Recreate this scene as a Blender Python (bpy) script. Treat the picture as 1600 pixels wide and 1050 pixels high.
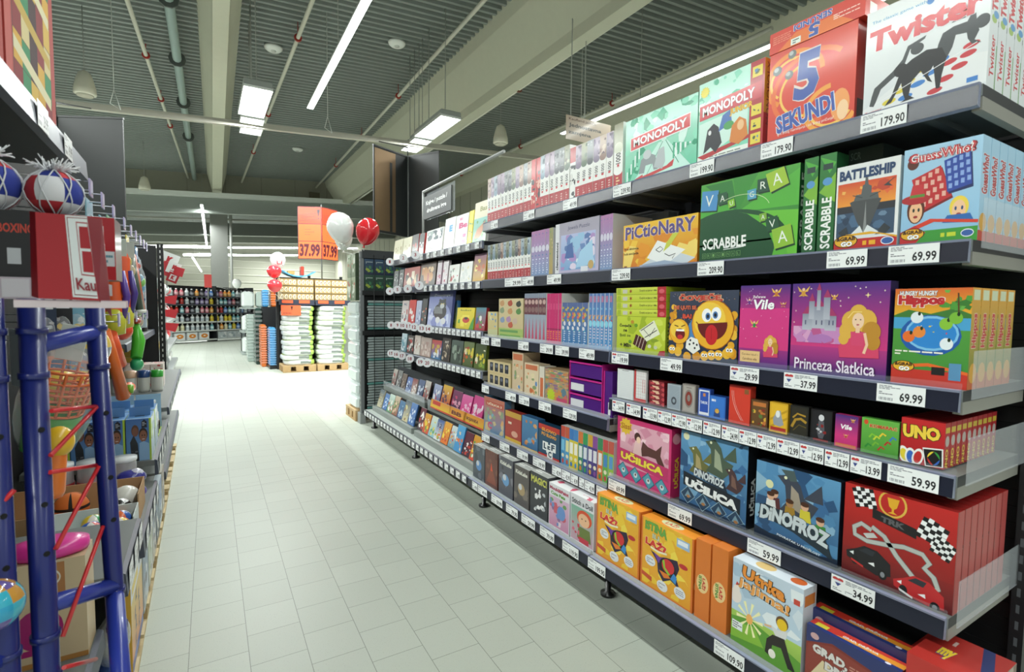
import bpy, math, random
import numpy as np
from mathutils import Vector, Matrix, geometry
for o in list(bpy.data.objects): bpy.data.objects.remove(o)
S=bpy.context.scene; COL=S.collection; PI=math.pi
# ---------------- camera, world, exposure ----------------
H=1.33; YAW,PITCH,ROLL,FPX,CX,CY=.5397,.0603,-.0116,809.07,798.54,529.35
def cam_rot():
    cy,sy=np.cos(YAW),np.sin(YAW); cp,sp=np.cos(PITCH),np.sin(PITCH)
    f=np.array([sy*cp,cy*cp,-sp]); r=np.array([cy,-sy,0]); d=np.cross(f,r)
    cr,sr=np.cos(ROLL),np.sin(ROLL)
    return np.stack([r*cr+d*sr,-r*sr+d*cr,f])
RC=cam_rot()
cd=bpy.data.cameras.new('camera'); cam=bpy.data.objects.new('camera',cd); COL.objects.link(cam); S.camera=cam
cd.sensor_width=36; cd.lens=FPX/1600*36; cd.shift_x=(800-CX)/1600; cd.shift_y=(CY-525)/1600
cd.clip_start=.02; cd.clip_end=200
m=Matrix.Identity(4)
for i in range(3): m[i][0]=RC[0][i]; m[i][1]=-RC[1][i]; m[i][2]=-RC[2][i]
m[2][3]=H; cam.matrix_world=m
cd.dof.use_dof=True; cd.dof.focus_distance=3.3; cd.dof.aperture_fstop=6.3
W=bpy.data.worlds.new('store_air'); S.world=W; W.use_nodes=True
W.node_tree.nodes['Background'].inputs[0].default_value=(.93,1,.97,1)
W.node_tree.nodes['Background'].inputs[1].default_value=.42
S.view_settings.view_transform='Standard'; S.view_settings.look='None'
S.view_settings.gamma=1; S.view_settings.use_curve_mapping=False
S.view_settings.exposure=0.42
SLOPE=.06                                    # the roof falls gently to one side
ROOF=6.2
def rz(z,x): return z+SLOPE*x
def proj(P):
    q=RC@(np.array(P,float)-[0,0,H]); return CX+FPX*q[0]/q[2],CY+FPX*q[1]/q[2]
def on(ax,x,y,v):
    d=RC.T@np.array([x-CX,y-CY,FPX]); o=np.array([0,0,H]); t=(v-o[ax])/d[ax]; return o+d*t
def Yof(x,z,X):                              # distance down the aisle measured off the photo
    a,b=.1,40.
    for _ in range(50):
        c=(a+b)/2
        if (proj((X,c,z))[0]>x)==(X>0): a=c
        else: b=c
    return (a+b)/2
# ---------------- light: the shop's continuous strips and an added one at left ----------------
def strip_light(x0,y0,x1,y1,z,power,w=.09):
    L=math.hypot(x1-x0,y1-y0); l=bpy.data.lights.new('strip_lamp','AREA'); l.shape='RECTANGLE'; l.size=w; l.size_y=L
    l.energy=power*L; l.color=(.94,1,.965)
    o=bpy.data.objects.new('strip_lamp',l); COL.objects.link(o)
    o.location=((x0+x1)/2,(y0+y1)/2,z); o.rotation_euler=(0,0,math.atan2(-(x1-x0),y1-y0))
    return o
STRIPS=[(1.38,-4,1.52,8.69,4.37,10.5),(6.7,-4,6.02,8.24,4.66,11),(-3.1,-4,-3.0,20.5,4.3,40),(.1,21.2,.38,35.6,4.76,26),(-6.5,12,-6.5,34,4.5,24),(-.3,30,.1,43,3.6,20)]  # the nearer left strip is added to brighten the right-hand shelf fronts
# ---------------- mesh helpers ----------------
def C(h,a=None):
    h=h.lstrip('#'); v=[int(h[i:i+2],16)/255 for i in (0,2,4)]
    return tuple(c/12.92 if c<.04045 else ((c+.055)/1.055)**2.4 for c in v)
def mix(a,b,t): return tuple(x+(y-x)*t for x,y in zip(a,b))
MAT={}
def mat(name,rough=.4,metal=0,coat=0,col=None,emit=0,bump=0,noise=.04,spec=.5,trans=0,sss=0):
    M=bpy.data.materials.new(name); M.use_nodes=True; n=M.node_tree.nodes; l=M.node_tree.links; p=n['Principled BSDF']
    p.inputs['Roughness'].default_value=rough; p.inputs['Metallic'].default_value=metal
    p.inputs['Coat Weight'].default_value=coat; p.inputs['Coat Roughness'].default_value=.12
    p.inputs['Specular IOR Level'].default_value=spec; p.inputs['Transmission Weight'].default_value=trans
    if sss: p.inputs['Subsurface Weight'].default_value=sss; p.inputs['Subsurface Radius'].default_value=(.02,.01,.01)
    a=n.new('ShaderNodeVertexColor'); a.layer_name='Col'; src=a.outputs[0]
    if col is not None:
        r=n.new('ShaderNodeRGB'); r.outputs[0].default_value=(*col,1); src=r.outputs[0]
    t=n.new('ShaderNodeTexNoise'); tc=n.new('ShaderNodeTexCoord'); t.inputs['Scale'].default_value=9; t.inputs['Detail'].default_value=4
    l.new(tc.outputs['Object'],t.inputs['Vector'])
    mr=n.new('ShaderNodeMapRange'); mr.inputs[3].default_value=1-noise; mr.inputs[4].default_value=1+noise; l.new(t.outputs[0],mr.inputs[0])
    x=n.new('ShaderNodeVectorMath'); x.operation='MULTIPLY'; l.new(src,x.inputs[0]); l.new(mr.outputs[0],x.inputs[1])
    l.new(x.outputs[0],p.inputs['Base Color'])
    if emit:
        l.new(src,p.inputs['Emission Color']); p.inputs['Emission Strength'].default_value=emit
    if bump:
        b=n.new('ShaderNodeBump'); b.inputs['Strength'].default_value=bump; b.inputs['Distance'].default_value=.01
        t2=n.new('ShaderNodeTexNoise'); t2.inputs['Scale'].default_value=40; l.new(tc.outputs['Object'],t2.inputs['Vector'])
        l.new(t2.outputs[0],b.inputs['Height']); l.new(b.outputs[0],p.inputs['Normal'])
    MAT[name]=M; return M
mat('card',.42,coat=.25); mat('matte',.8); mat('plastic',.3,coat=.2); mat('metal',.38,metal=.85); mat('paint',.45); mat('rail',.3,coat=.12,spec=.35)
mat('foil',.25,metal=.25,bump=.6); mat('balloon',.14,coat=.5,sss=.08); mat('lamp',.5,emit=6); mat('lampdim',.5,emit=2.2); mat('wood',.75,bump=.4,noise=.18); mat('bagfilm',.3,coat=.5,bump=.5)
def film(name,tint,amt,rough=.08):
    M=bpy.data.materials.new(name); M.use_nodes=True; n=M.node_tree.nodes; l=M.node_tree.links; n.remove(n['Principled BSDF'])
    t=n.new('ShaderNodeBsdfTransparent'); g=n.new('ShaderNodeBsdfPrincipled'); g.inputs['Base Color'].default_value=(*tint,1); g.inputs['Roughness'].default_value=rough
    mx=n.new('ShaderNodeMixShader'); lw=n.new('ShaderNodeLayerWeight'); lw.inputs[0].default_value=.25
    ma=n.new('ShaderNodeMath'); ma.operation='MULTIPLY_ADD'; ma.inputs[1].default_value=.3; ma.inputs[2].default_value=amt
    l.new(lw.outputs['Fresnel'],ma.inputs[0]); l.new(ma.outputs[0],mx.inputs[0]); l.new(t.outputs[0],mx.inputs[1]); l.new(g.outputs[0],mx.inputs[2])
    l.new(mx.outputs[0],n['Material Output'].inputs[0]); MAT[name]=M
film('acrylic',(.8,.85,.9),.04); film('shrink',(.9,.92,.95),.12,.2); film('purplefilm',C('#5b2a8a'),.78,.15); film('jar',(.9,.93,.95),.35,.15)
class MB:
    def __init__(s): s.v=[];s.f=[];s.c=[];s.m=[];s.sm=[]
    def face(s,pts,col,mt='card',smooth=False):
        b=len(s.v); s.v+=[tuple(p) for p in pts]; s.f.append(tuple(range(b,b+len(pts))))
        s.c.append(col if isinstance(col[0],(tuple,list)) else [col]*len(pts)); s.m.append(mt); s.sm.append(smooth)
    def grid(s,rows,col,mt='card',smooth=True,closed=False,caps=False):
        b=len(s.v); n=len(rows[0]); fn=col if callable(col) else (lambda i,j:col)
        for r in rows: s.v+=[tuple(p) for p in r]
        for i in range(len(rows)-1):
            for j in range(n if closed else n-1):
                k=(j+1)%n; s.f.append((b+i*n+j,b+i*n+k,b+(i+1)*n+k,b+(i+1)*n+j)); c=fn(i,j); s.c.append([c]*4); s.m.append(mt); s.sm.append(smooth)
        if caps:
            s.f.append(tuple(b+j for j in range(n))[::-1]); s.c.append([fn(0,0)]*n); s.m.append(mt); s.sm.append(False)
            e=b+(len(rows)-1)*n; s.f.append(tuple(e+j for j in range(n))); s.c.append([fn(len(rows)-2,0)]*n); s.m.append(mt); s.sm.append(False)
    def box(s,x0,x1,y0,y1,z0,z1,col,mt='card',bev=0,skip=''):
        if bev:
            b=bev; ring=[(x0+b,y0),(x1-b,y0),(x1,y0+b),(x1,y1-b),(x1-b,y1),(x0+b,y1),(x0,y1-b),(x0,y0+b)]
            cx,cy=(x0+x1)/2,(y0+y1)/2
            ins=[(x+(b if x<cx else -b),y+(b if y<cy else -b)) for x,y in ring]
            s.grid([[(x,y,z0) for x,y in ins],[(x,y,z0+b) for x,y in ring],[(x,y,z1-b) for x,y in ring],[(x,y,z1) for x,y in ins]],col,mt,False,True,True); return
        P=lambda a,b,c:(a,b,c)
        F={'f':[(x0,y0,z0),(x1,y0,z0),(x1,y0,z1),(x0,y0,z1)],'k':[(x1,y1,z0),(x0,y1,z0),(x0,y1,z1),(x1,y1,z1)],
           'l':[(x0,y1,z0),(x0,y0,z0),(x0,y0,z1),(x0,y1,z1)],'r':[(x1,y0,z0),(x1,y1,z0),(x1,y1,z1),(x1,y0,z1)],
           't':[(x0,y0,z1),(x1,y0,z1),(x1,y1,z1),(x0,y1,z1)],'b':[(x0,y1,z0),(x1,y1,z0),(x1,y0,z0),(x0,y0,z0)]}
        for k,q in F.items():
            if k not in skip: s.face(q,col[k] if isinstance(col,dict) and k in col else (col['*'] if isinstance(col,dict) else col),mt)
    def tube(s,path,r,col,mt='paint',n=10,caps=True,closed=False):
        path=[Vector(p) for p in path]; rs=r if isinstance(r,(list,tuple)) else [r]*len(path); rows=[]
        T0=(path[1]-path[0]).normalized(); up=Vector((0,0,1)) if abs(T0.z)<.9 else Vector((1,0,0)); N=T0.cross(up).normalized()
        for i,p in enumerate(path):
            a=path[max(i-1,0)]; b=path[min(i+1,len(path)-1)]; t=(b-a).normalized(); N=(N-t*N.dot(t)).normalized(); B=t.cross(N)
            rows.append([p+(N*math.cos(2*PI*k/n)+B*math.sin(2*PI*k/n))*rs[i] for k in range(n)])
        s.grid(rows,col,mt,True,True,caps)
    def lathe(s,prof,col,mt='plastic',n=20,c=(0,0,0),ax='z',sx=1,sy=1):
        rows=[]
        for r,h in prof:
            ring=[]
            for k in range(n):
                a=2*PI*k/n; x,y=r*math.cos(a)*sx,r*math.sin(a)*sy
                ring.append((c[0]+x,c[1]+y,c[2]+h) if ax=='z' else ((c[0]+x,c[1]+h,c[2]+y) if ax=='y' else (c[0]+h,c[1]+x,c[2]+y)))
            rows.append(ring)
        s.grid(rows,col,mt,True,True,True)
    def ball(s,c,rx,ry=None,rz_=None,col=(1,1,1),mt='plastic',n=20,k=12):
        ry=ry or rx; rz_=rz_ or rx; rows=[]
        for i in range(k+1):
            a=-PI/2+PI*i/k; q=max(math.cos(a),.002)
            rows.append([(c[0]+rx*q*math.cos(2*PI*j/n),c[1]+ry*q*math.sin(2*PI*j/n),c[2]+rz_*math.sin(a)) for j in range(n)])
        s.grid(rows,col,mt,True,True,True)
    def prism(s,poly,d0,d1,f,col,mt='card',side=None):   # f(u,v,d) -> point
        n=len(poly); tris=geometry.tessellate_polygon([[Vector((u,v,0)) for u,v in poly]])
        for t in tris:
            s.face([f(*poly[i],d0) for i in t],col,mt); s.face([f(*poly[i],d1) for i in t[::-1]],col,mt)
        for i in range(n):
            a,b=poly[i],poly[(i+1)%n]; s.face([f(*a,d0),f(*b,d0),f(*b,d1),f(*a,d1)],side or col,mt)
    def xf(s,M,i0=0):
        for i in range(i0,len(s.v)): s.v[i]=tuple(M@Vector(s.v[i]))
    def mesh(s,name):
        me=bpy.data.meshes.new(name); me.from_pydata(s.v,[],s.f)
        ms=[]; [ms.append(x) for x in s.m if x not in ms]
        for x in ms: me.materials.append(MAT[x])
        me.polygons.foreach_set('material_index',[ms.index(x) for x in s.m]); me.polygons.foreach_set('use_smooth',s.sm)
        ca=me.color_attributes.new('Col','FLOAT_COLOR','CORNER'); buf=[]
        for c in s.c:
            for q in c: buf+=[q[0],q[1],q[2],1.]
        ca.data.foreach_set('color',buf); me.update(); return me
    def build(s,name,parent=None,loc=(0,0,0),rot=0):
        return link(name,s.mesh(name),parent,loc,rot)
def link(name,me,parent=None,loc=(0,0,0),rot=0):
    o=bpy.data.objects.new(name,me); COL.objects.link(o); o.parent=parent; o.location=loc
    o.rotation_euler=rot if isinstance(rot,(tuple,list)) else (0,0,rot); return o
def tag(o,label=None,cat=None,group=None,kind=None):
    if label: o['label']=label
    if cat: o['category']=cat
    if group: o['group']=group
    if kind: o['kind']=kind
    return o
def empty(name,loc=(0,0,0),rot=0): return link(name,None,None,loc,rot)
def copy_tree(o,parent=None):
    c=o.copy(); COL.objects.link(c); c.parent=parent
    for ch in list(o.children): copy_tree(ch,c)
    return c
def struct(o): o['kind']='structure'; return o
ORD=['first','second','third','fourth','fifth','sixth','seventh','eighth','ninth','tenth','eleventh','twelfth']+['%dth'%i for i in range(13,21)]
def nth(i):
    i+=1
    if i<=12: return ORD[i-1]
    if 10<=i%100<=20: return '%dth'%i
    return '%d%s'%(i,{1:'st',2:'nd',3:'rd'}.get(i%10,'th'))
# ---------------- printing: lettering and flat colour shapes on a face ----------------
GL={}
def glyphs(t,b=0,sp=1,sh=0):
    k=(t,b,sp,sh)
    if k in GL: return GL[k]
    cu=bpy.data.curves.new('t','FONT'); cu.body=t; cu.size=1; cu.offset=b; cu.space_character=sp; cu.shear=sh; cu.resolution_u=2
    o=bpy.data.objects.new('t',cu); COL.objects.link(o); dg=bpy.context.evaluated_depsgraph_get(); dg.update()
    me=o.evaluated_get(dg).to_mesh(); V=[(v.co.x,v.co.y) for v in me.vertices]; Fs=[tuple(p.vertices) for p in me.polygons]
    o.evaluated_get(dg).to_mesh_clear(); bpy.data.objects.remove(o); bpy.data.curves.remove(cu)
    xs=[v[0] for v in V]; ys=[v[1] for v in V]; x0,x1,y0,y1=min(xs),max(xs),min(ys),max(ys)
    V=[((x-x0)/(x1-x0)-.5,(y-y0)/(y1-y0)-.5) for x,y in V]; GL[k]=(V,Fs); return GL[k]
EPS=3e-5
class Art:
    def __init__(s,mb,o,ux,uy,w,h,mt='card'):
        s.mb=mb; s.o=Vector(o); s.ux=Vector(ux); s.uy=Vector(uy); s.n=s.ux.cross(s.uy); s.w=w; s.h=h; s.k=1; s.mt=mt; s.asp=w/h
    def p(s,u,v):
        u=min(max(u,0.),1.); v=min(max(v,0.),1.); return s.o+s.ux*(u*s.w)+s.uy*(v*s.h)+s.n*(EPS*s.k)
    def R(s,x0,y0,x1,y1,c,c2=None,hold=False):
        s.mb.face([s.p(x0,y0),s.p(x1,y0),s.p(x1,y1),s.p(x0,y1)],[c,c,c2 or c,c2 or c],s.mt)
        if not hold: s.k+=1
    def P(s,pts,c,hold=False):
        if len(pts)<=3: s.mb.face([s.p(*q) for q in pts],c,s.mt)
        else:
            for t in geometry.tessellate_polygon([[Vector((u,v,0)) for u,v in pts]]):
                q=[pts[i] for i in t]
                if (q[1][0]-q[0][0])*(q[2][1]-q[0][1])-(q[1][1]-q[0][1])*(q[2][0]-q[0][0])<0: q=q[::-1]
                s.mb.face([s.p(*r) for r in q],c,s.mt)
        if not hold: s.k+=1
    def E(s,cx,cy,rx,ry,c,n=18,a0=0,a1=2*PI,rot=0,hold=False):
        full=abs(a1-a0-2*PI)<1e-6; N=n if full else n+1; cr,sr=math.cos(rot),math.sin(rot); q=[]
        for i in range(N):
            a=a0+(a1-a0)*i/n; x,y=rx*math.cos(a),ry*math.sin(a)
            x,y=x*cr-y*sr/s.asp,x*sr*s.asp+y*cr; q.append(s.p(cx+x,cy+y))
        s.mb.face(q,c,s.mt)
        if not hold: s.k+=1
    def L(s,pts,wd,c,hold=False,close=False):      # wd as a share of the width
        pts=list(pts)+([pts[0]] if close else []); q=[(x*s.w,y*s.h) for x,y in pts]; wd=wd*s.w/2; A=[];B=[]
        for i,(x,y) in enumerate(q):
            a=q[max(i-1,0)]; b=q[min(i+1,len(q)-1)]
            if close and i in(0,len(q)-1): a=q[-2]; b=q[1]
            dx,dy=b[0]-a[0],b[1]-a[1]; l=math.hypot(dx,dy) or 1; nx,ny=-dy/l*wd,dx/l*wd
            A.append(((x+nx)/s.w,(y+ny)/s.h)); B.append(((x-nx)/s.w,(y-ny)/s.h))
        for i in range(len(q)-1): s.mb.face([s.p(*B[i]),s.p(*B[i+1]),s.p(*A[i+1]),s.p(*A[i])],c,s.mt)
        if not hold: s.k+=1
    def T(s,t,cx,cy,w,h,c,rot=0,b=0,o=None,ow=.03,sh=0,sp=1,arc=0):
        for off,col in (([(b+ow,o)] if o else [])+[(b,c)]):
            V,Fs=glyphs(t,off,sp,sh); g=(1+ (ow*.9 if off!=b else 0)); W_,H_=w*s.w*g,h*s.h*(1+(ow*1.8 if off!=b else 0)); cr,sr=math.cos(rot),math.sin(rot)
            if abs(sr)>.7: W_,H_=w*s.h*g,h*s.w*(1+(ow*1.8 if off!=b else 0))
            bi=len(s.mb.v)
            for x,y in V:
                yy=y*H_+arc*s.h*(.25-x*x)*4; xx=x*W_; s.mb.v.append(tuple(s.p(cx+(xx*cr-yy*sr)/s.w,cy+(xx*sr+yy*cr)/s.h)))
            for f in Fs: s.mb.f.append(tuple(bi+i for i in f)); s.mb.c.append([col]*len(f)); s.mb.m.append(s.mt); s.mb.sm.append(False)
            s.k+=1
    def N(s,n,pal,seed,x0=0,y0=0,x1=1,y1=1,sz=.08):   # scattered soft print
        r=random.Random(seed)
        for i in range(n):
            cx,cy=r.uniform(x0,x1),r.uniform(y0,y1); a=sz*r.uniform(.4,1.2); b=a*r.uniform(.5,1.3)*min(s.asp,2); t=r.uniform(0,PI); m=r.choice((4,5,6,7)); q=[]
            for j in range(m):
                an=t+2*PI*j/m; rr=r.uniform(.7,1.1); u,v=cx+a*rr*math.cos(an),cy+b*rr*math.sin(an)
                q.append((min(max(u,x0),x1),min(max(v,y0),y1)))
            s.mb.face([s.p(*z) for z in q],pal[r.randrange(len(pal))],s.mt); s.k+=.35
        s.k+=.65
    def lines(s,x0,y0,x1,y1,n,c,seed=1,fill=.5):       # rows of tiny print, too small to read
        r=random.Random(seed); st=(y1-y0)/n
        for i in range(n):
            x=x0; y=y0+st*(i+.25)
            while x<x1-.01:
                l=min(r.uniform(.08,.25)*(x1-x0),x1-x); s.R(x,y,x+l,y+st*fill,c,hold=True); x+=l+.03*(x1-x0)
                if r.random()<.12: break
        s.k+=1
    def star(s,cx,cy,r,c,n=5,q=.45,rot=PI/2):
        s.P([(cx+(r if i%2==0 else r*q)*math.cos(rot+PI*i/n),cy+(r if i%2==0 else r*q)*s.asp*math.sin(rot+PI*i/n)) for i in range(2*n)],c)
def carton(w,d,h,front=None,side=None,top=None,base=C('#dddddd'),faces=None,mt='card',lid=0,left=None):
    mb=MB(); col={'*':base}; col.update(faces or {}); mb.box(-w/2,w/2,0,d,0,h,col,mt)
    if lid:                                         # the telescoping lid stops short of the tray
        g=.0012; mb.box(-w/2-g,w/2+g,-g,d+g,h*lid if 0 else .006,h+g,col,mt)
    else: g=0
    if front: front(Art(mb,(-w/2,-g,0),(1,0,0),(0,0,1),w,h,mt))
    if side: side(Art(mb,(w/2+g,0,0),(0,1,0),(0,0,1),d,h,mt))
    if left: left(Art(mb,(-w/2-g,d,0),(0,-1,0),(0,0,1),d,h,mt))
    if top: top(Art(mb,(-w/2,0,h+g),(1,0,0),(0,1,0),w,d,mt))
    return mb
# ---------------- the building ----------------
def floor_mat():
    M=bpy.data.materials.new('floor_tiles'); M.use_nodes=True; n=M.node_tree.nodes; l=M.node_tree.links; p=n['Principled BSDF']
    tc=n.new('ShaderNodeTexCoord'); sx=n.new('ShaderNodeSeparateXYZ'); cx=n.new('ShaderNodeCombineXYZ'); l.new(tc.outputs['Object'],sx.inputs[0])
    def mth(op,a,b):
        x=n.new('ShaderNodeMath'); x.operation=op
        for i,q in enumerate((a,b)):
            if isinstance(q,(int,float)): x.inputs[i].default_value=q
            else: l.new(q,x.inputs[i])
        return x.outputs[0]
    X,Y=sx.outputs[0],sx.outputs[1]
    xr=mth('SUBTRACT',X,mth('MULTIPLY',Y,.0125)); yr=mth('SUBTRACT',Y,mth('MULTIPLY',X,.1*.0))
    l.new(mth('ADD',yr,-.054),cx.inputs[0]); l.new(mth('ADD',xr,.094),cx.inputs[1])
    b=n.new('ShaderNodeTexBrick'); b.offset=.5; b.offset_frequency=2; l.new(cx.outputs[0],b.inputs['Vector'])
    b.inputs['Scale'].default_value=1; b.inputs['Brick Width'].default_value=.2; b.inputs['Row Height'].default_value=.198; b.inputs['Mortar Size'].default_value=.0013; b.inputs['Mortar Smooth'].default_value=.15; b.inputs['Bias'].default_value=0
    b.inputs['Color1'].default_value=(*C('#b9bfb3'),1); b.inputs['Color2'].default_value=(*C('#b4baae'),1); b.inputs['Mortar'].default_value=(*C('#7d8076'),1)
    cut=mth('LESS_THAN',mth('ABSOLUTE',mth('SUBTRACT',mth('SUBTRACT',Y,mth('MULTIPLY',X,.1)),4.14),0),.0022)
    sp=n.new('ShaderNodeTexNoise'); sp.inputs['Scale'].default_value=260; sp.inputs['Detail'].default_value=2; l.new(tc.outputs['Object'],sp.inputs['Vector'])
    cr=n.new('ShaderNodeValToRGB'); cr.color_ramp.elements[0].position=.27; cr.color_ramp.elements[0].color=(.62,.63,.61,1); cr.color_ramp.elements[1].position=.36; cr.color_ramp.elements[1].color=(1,1,1,1); l.new(sp.outputs[0],cr.inputs[0])
    bl=n.new('ShaderNodeTexNoise'); bl.inputs['Scale'].default_value=1.1; l.new(tc.outputs['Object'],bl.inputs['Vector'])
    mr=n.new('ShaderNodeMapRange'); mr.inputs[3].default_value=.94; mr.inputs[4].default_value=1.05; l.new(bl.outputs[0],mr.inputs[0])
    v=n.new('ShaderNodeVectorMath'); v.operation='MULTIPLY'; l.new(b.outputs[0],v.inputs[0]); l.new(cr.outputs[0],v.inputs[1])
    v2=n.new('ShaderNodeVectorMath'); v2.operation='MULTIPLY'; l.new(v.outputs[0],v2.inputs[0]); l.new(mr.outputs[0],v2.inputs[1])
    mx=n.new('ShaderNodeMix'); mx.data_type='RGBA'; l.new(cut,mx.inputs[0]); l.new(v2.outputs[0],mx.inputs[6]); mx.inputs[7].default_value=(*C('#7d8076'),1)
    l.new(mx.outputs[2],p.inputs['Base Color']); p.inputs['Roughness'].default_value=.46; p.inputs['Specular IOR Level'].default_value=.45
    bp=n.new('ShaderNodeBump'); bp.inputs['Strength'].default_value=.15; bp.inputs['Distance'].default_value=.002; l.new(b.outputs['Fac'],bp.inputs['Height']); bp.invert=True; l.new(bp.outputs[0],p.inputs['Normal'])
    MAT['tiles']=M
floor_mat()
mb=MB(); mb.face([(-12,-5,0),(14,-5,0),(14,46,0),(-12,46,0)],(.6,.6,.6),'tiles'); struct(mb.build('floor'))
# corrugated roof sheets: real ribs running across the hall
mb=MB(); g=C('#7e8480'); y=-5; pt=.17
while y<46:
    for a,b,za,zb in ((0,.06,0,0),(.06,.08,0,.065),(.08,.15,.065,.065),(.15,.17,.065,0)):
        mb.face([(-12,y+b,rz(ROOF+zb,-12)),(14,y+b,rz(ROOF+zb,14)),(14,y+a,rz(ROOF+za,14)),(-12,y+a,rz(ROOF+za,-12))],g,'paint')
    y+=pt
struct(mb.build('ceiling'))
# walls
mb=MB(); g=C('#a19f90')
mb.box(-12,9.9,23,23.3,5.35,7.3,g,'matte')
for x in np.arange(-11.6,9.8,1.25): mb.box(x,x+.012,22.993,23,5.35,7.2,C('#77766b'),'matte')
mb.box(3.95,4.35,22.9,23,5.4,6.0,C('#6b6452'),'matte')
struct(mb.build('wall_far'))
mb=MB(); mb.box(9.9,10.1,-5,46,0,7.5,C('#b5b3a4'),'matte')
for yy in np.arange(6,45,1.0): mb.box(9.89,9.9,yy,yy+.02,2.2,6.9,C('#8d8b80'),'matte')
struct(mb.build('wall_right'))
mb=MB(); mb.box(-12.2,-12,-5,46,0,7,C('#a8a79b'),'matte'); struct(mb.build('wall_left'))
mb=MB(); mb.box(-12,10,46,46.2,0,7,C('#aaa99d'),'matte')
for z in np.arange(2.5,6,.55): mb.box(-12,10,45.93,46,z,z+.06,C('#c9c8bd'),'matte')
struct(mb.build('wall_back'))
# roof beams (concrete, wider at the top)
def beam(name,ys,secs,c):
    mb=MB(); mb.grid([[(x,yy,z) for x,z in s] for yy,s in zip(ys,secs)],c,'matte',False,True,True); return struct(mb.build(name))
cb=C('#c9c7b4')
def secL(cx,w,t): return [(cx-t,6.32),(cx-w-.015,5.62),(cx-w,5.5),(cx+w,5.5),(cx+w+.015,5.62),(cx+t,6.32)]
beam('trim_1',[-4,8.4,22.95],[secL(.12,.10,.34),secL(.33,.105,.34),secL(.62,.15,.34)],cb)
def secR(d): return [(4.52+d,6.6),(4.62+d,6.28),(5.02+d,5.66),(5.06+d,5.5),(5.3+d,5.5),(5.32+d,5.66),(5.8+d,6.6)]
beam('trim_2',[-4,22.95],[secR(.05),secR(0)],C('#bdbcaa'))
beam('trim_3',[2,22.95],[[(9.3,7),(9.55,6.2),(9.9,6.2),(9.9,7)]]*2,cb)
mb=MB(); mb.box(.42,1.08,26,26.6,0,6.2,C('#8b8c88'),'matte'); mb.tube([(1.2,26,0),(1.2,26,6)],.06,C('#b9bab6')); struct(mb.build('trim_4'))
def girder(name,y,z0,z1,x0,x1,dep,c,mt='paint'):
    mb=MB(); mb.grid([[(x,y-dep/2,rz(z0,x)),(x,y+dep/2,rz(z0,x)),(x,y+dep/2,rz(z1,x)),(x,y-dep/2,rz(z1,x))] for x in (x0,x1)],c,mt,False,True,True); return struct(mb.build(name))
girder('trim_5',9.95,4.26,4.35,-5,7.4,.07,C('#b3afa3'))
girder('trim_6',22.0,5.17,5.33,-6,9.8,.25,C('#e3e6e2'))
girder('trim_7',22.2,4.62,5.16,-6,9.8,.2,C('#8f9590'))
girder('trim_8',30,4.7,5.3,-8,9.8,.5,C('#70746f'))
girder('trim_9',27,5.05,5.13,-8,9.8,.08,C('#a9a9a2'))
girder('trim_10',36,4.95,5.4,-8,9.8,.5,C('#8b8d86'))
# pipes under the roof, each with its clamps
def pipe(label,p0,p1,r,c,clamps=(),cc=C('#a02a22')):
    o=empty('ceiling_pipe',p0); mb=MB(); d=Vector(p1)-Vector(p0); mb.tube([(0,0,0),tuple(d)],r,c,n=10); mb.build('pipe_run',o)
    for t in clamps:
        mb=MB(); q=d*t; mb.tube([tuple(q-d.normalized()*.02),tuple(q+d.normalized()*.02)],r*1.9,cc,n=10); mb.tube([tuple(q),(q.x,q.y,q.z+.3)],.008,cc,n=6); mb.build('pipe_clamp',o)
    return tag(o,label,'pipe','pipes under the roof')
pipe('thin white roof pipe with red clamps, leftmost',(-1.05,6,5.94),(-.3,22.9,5.98),.035,C('#c4c2b4'),[.36,.5,.62])
pipe('thick grey-green roof pipe left of the first beam',(-.42,4,5.93),(-.1,22.9,5.98),.075,C('#8fa09c'),[.3,.42,.55,.7],C('#4c514e'))
pipe('thin white roof pipe with red clamps beside the first lamp',(1.62,4,6.02),(1.46,22.9,6.05),.035,C('#c4c2b4'),[.32,.55,.75])
pipe('thin white roof pipe with red clamps right of the aisle strip light',(3.9,3,6.2),(4.2,22.9,6.2),.035,C('#c4c2b4'),[.45,.62,.8])
pipe('thin white roof pipe near the right wall',(9.1,6,6.5),(8.75,22.9,6.5),.04,C('#c9c7ba'),[.25,.5,.75])
pipe('white conduit running along the foot of the right beam',(5.42,3,5.62),(5.40,22.5,5.5),.035,C('#d6d4c8'),[.3,.6],C('#7a4a3c'))
# strip lights
def strip(label,x0,y0,x1,y1,z,power,w=.09,susp=True):
    o=empty('strip_light',(0,0,0)); d=Vector((x1-x0,y1-y0,0)).normalized(); q=Vector((-d.y,d.x,0))*(w/2); a=Vector((x0,y0,z)); b=Vector((x1,y1,z))
    mb=MB(); 
    for lo,hi,c,mt,nm in ((.012,.06,C('#b9bcb8'),'paint','housing'),(0.002,.012,(.94,1,.97),'lamp','diffuser')):
        mb=MB(); up=Vector((0,0,1))
        mb.grid([[p-q+up*lo,p+q+up*lo,p+q*.8+up*hi,p-q*.8+up*hi] for p in (a,b)],c,mt,False,True,True); mb.build(nm,o)
    if susp:
        n=max(2,int((b-a).length/3)); 
        for i in range(n):
            p=a+(b-a)*((i+.36)/n); mb=MB(); mb.tube([tuple(p+Vector((0,0,.06))),(p.x,p.y,rz(ROOF,p.x)-.003)],.006,C('#9b9d98'),n=6); mb.build('suspension_wire',o)
    tag(o,label,'light','strip lights over the aisles'); l=strip_light(x0,y0,x1,y1,z-.004,power,w*.9); l.parent=o; return o
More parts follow.
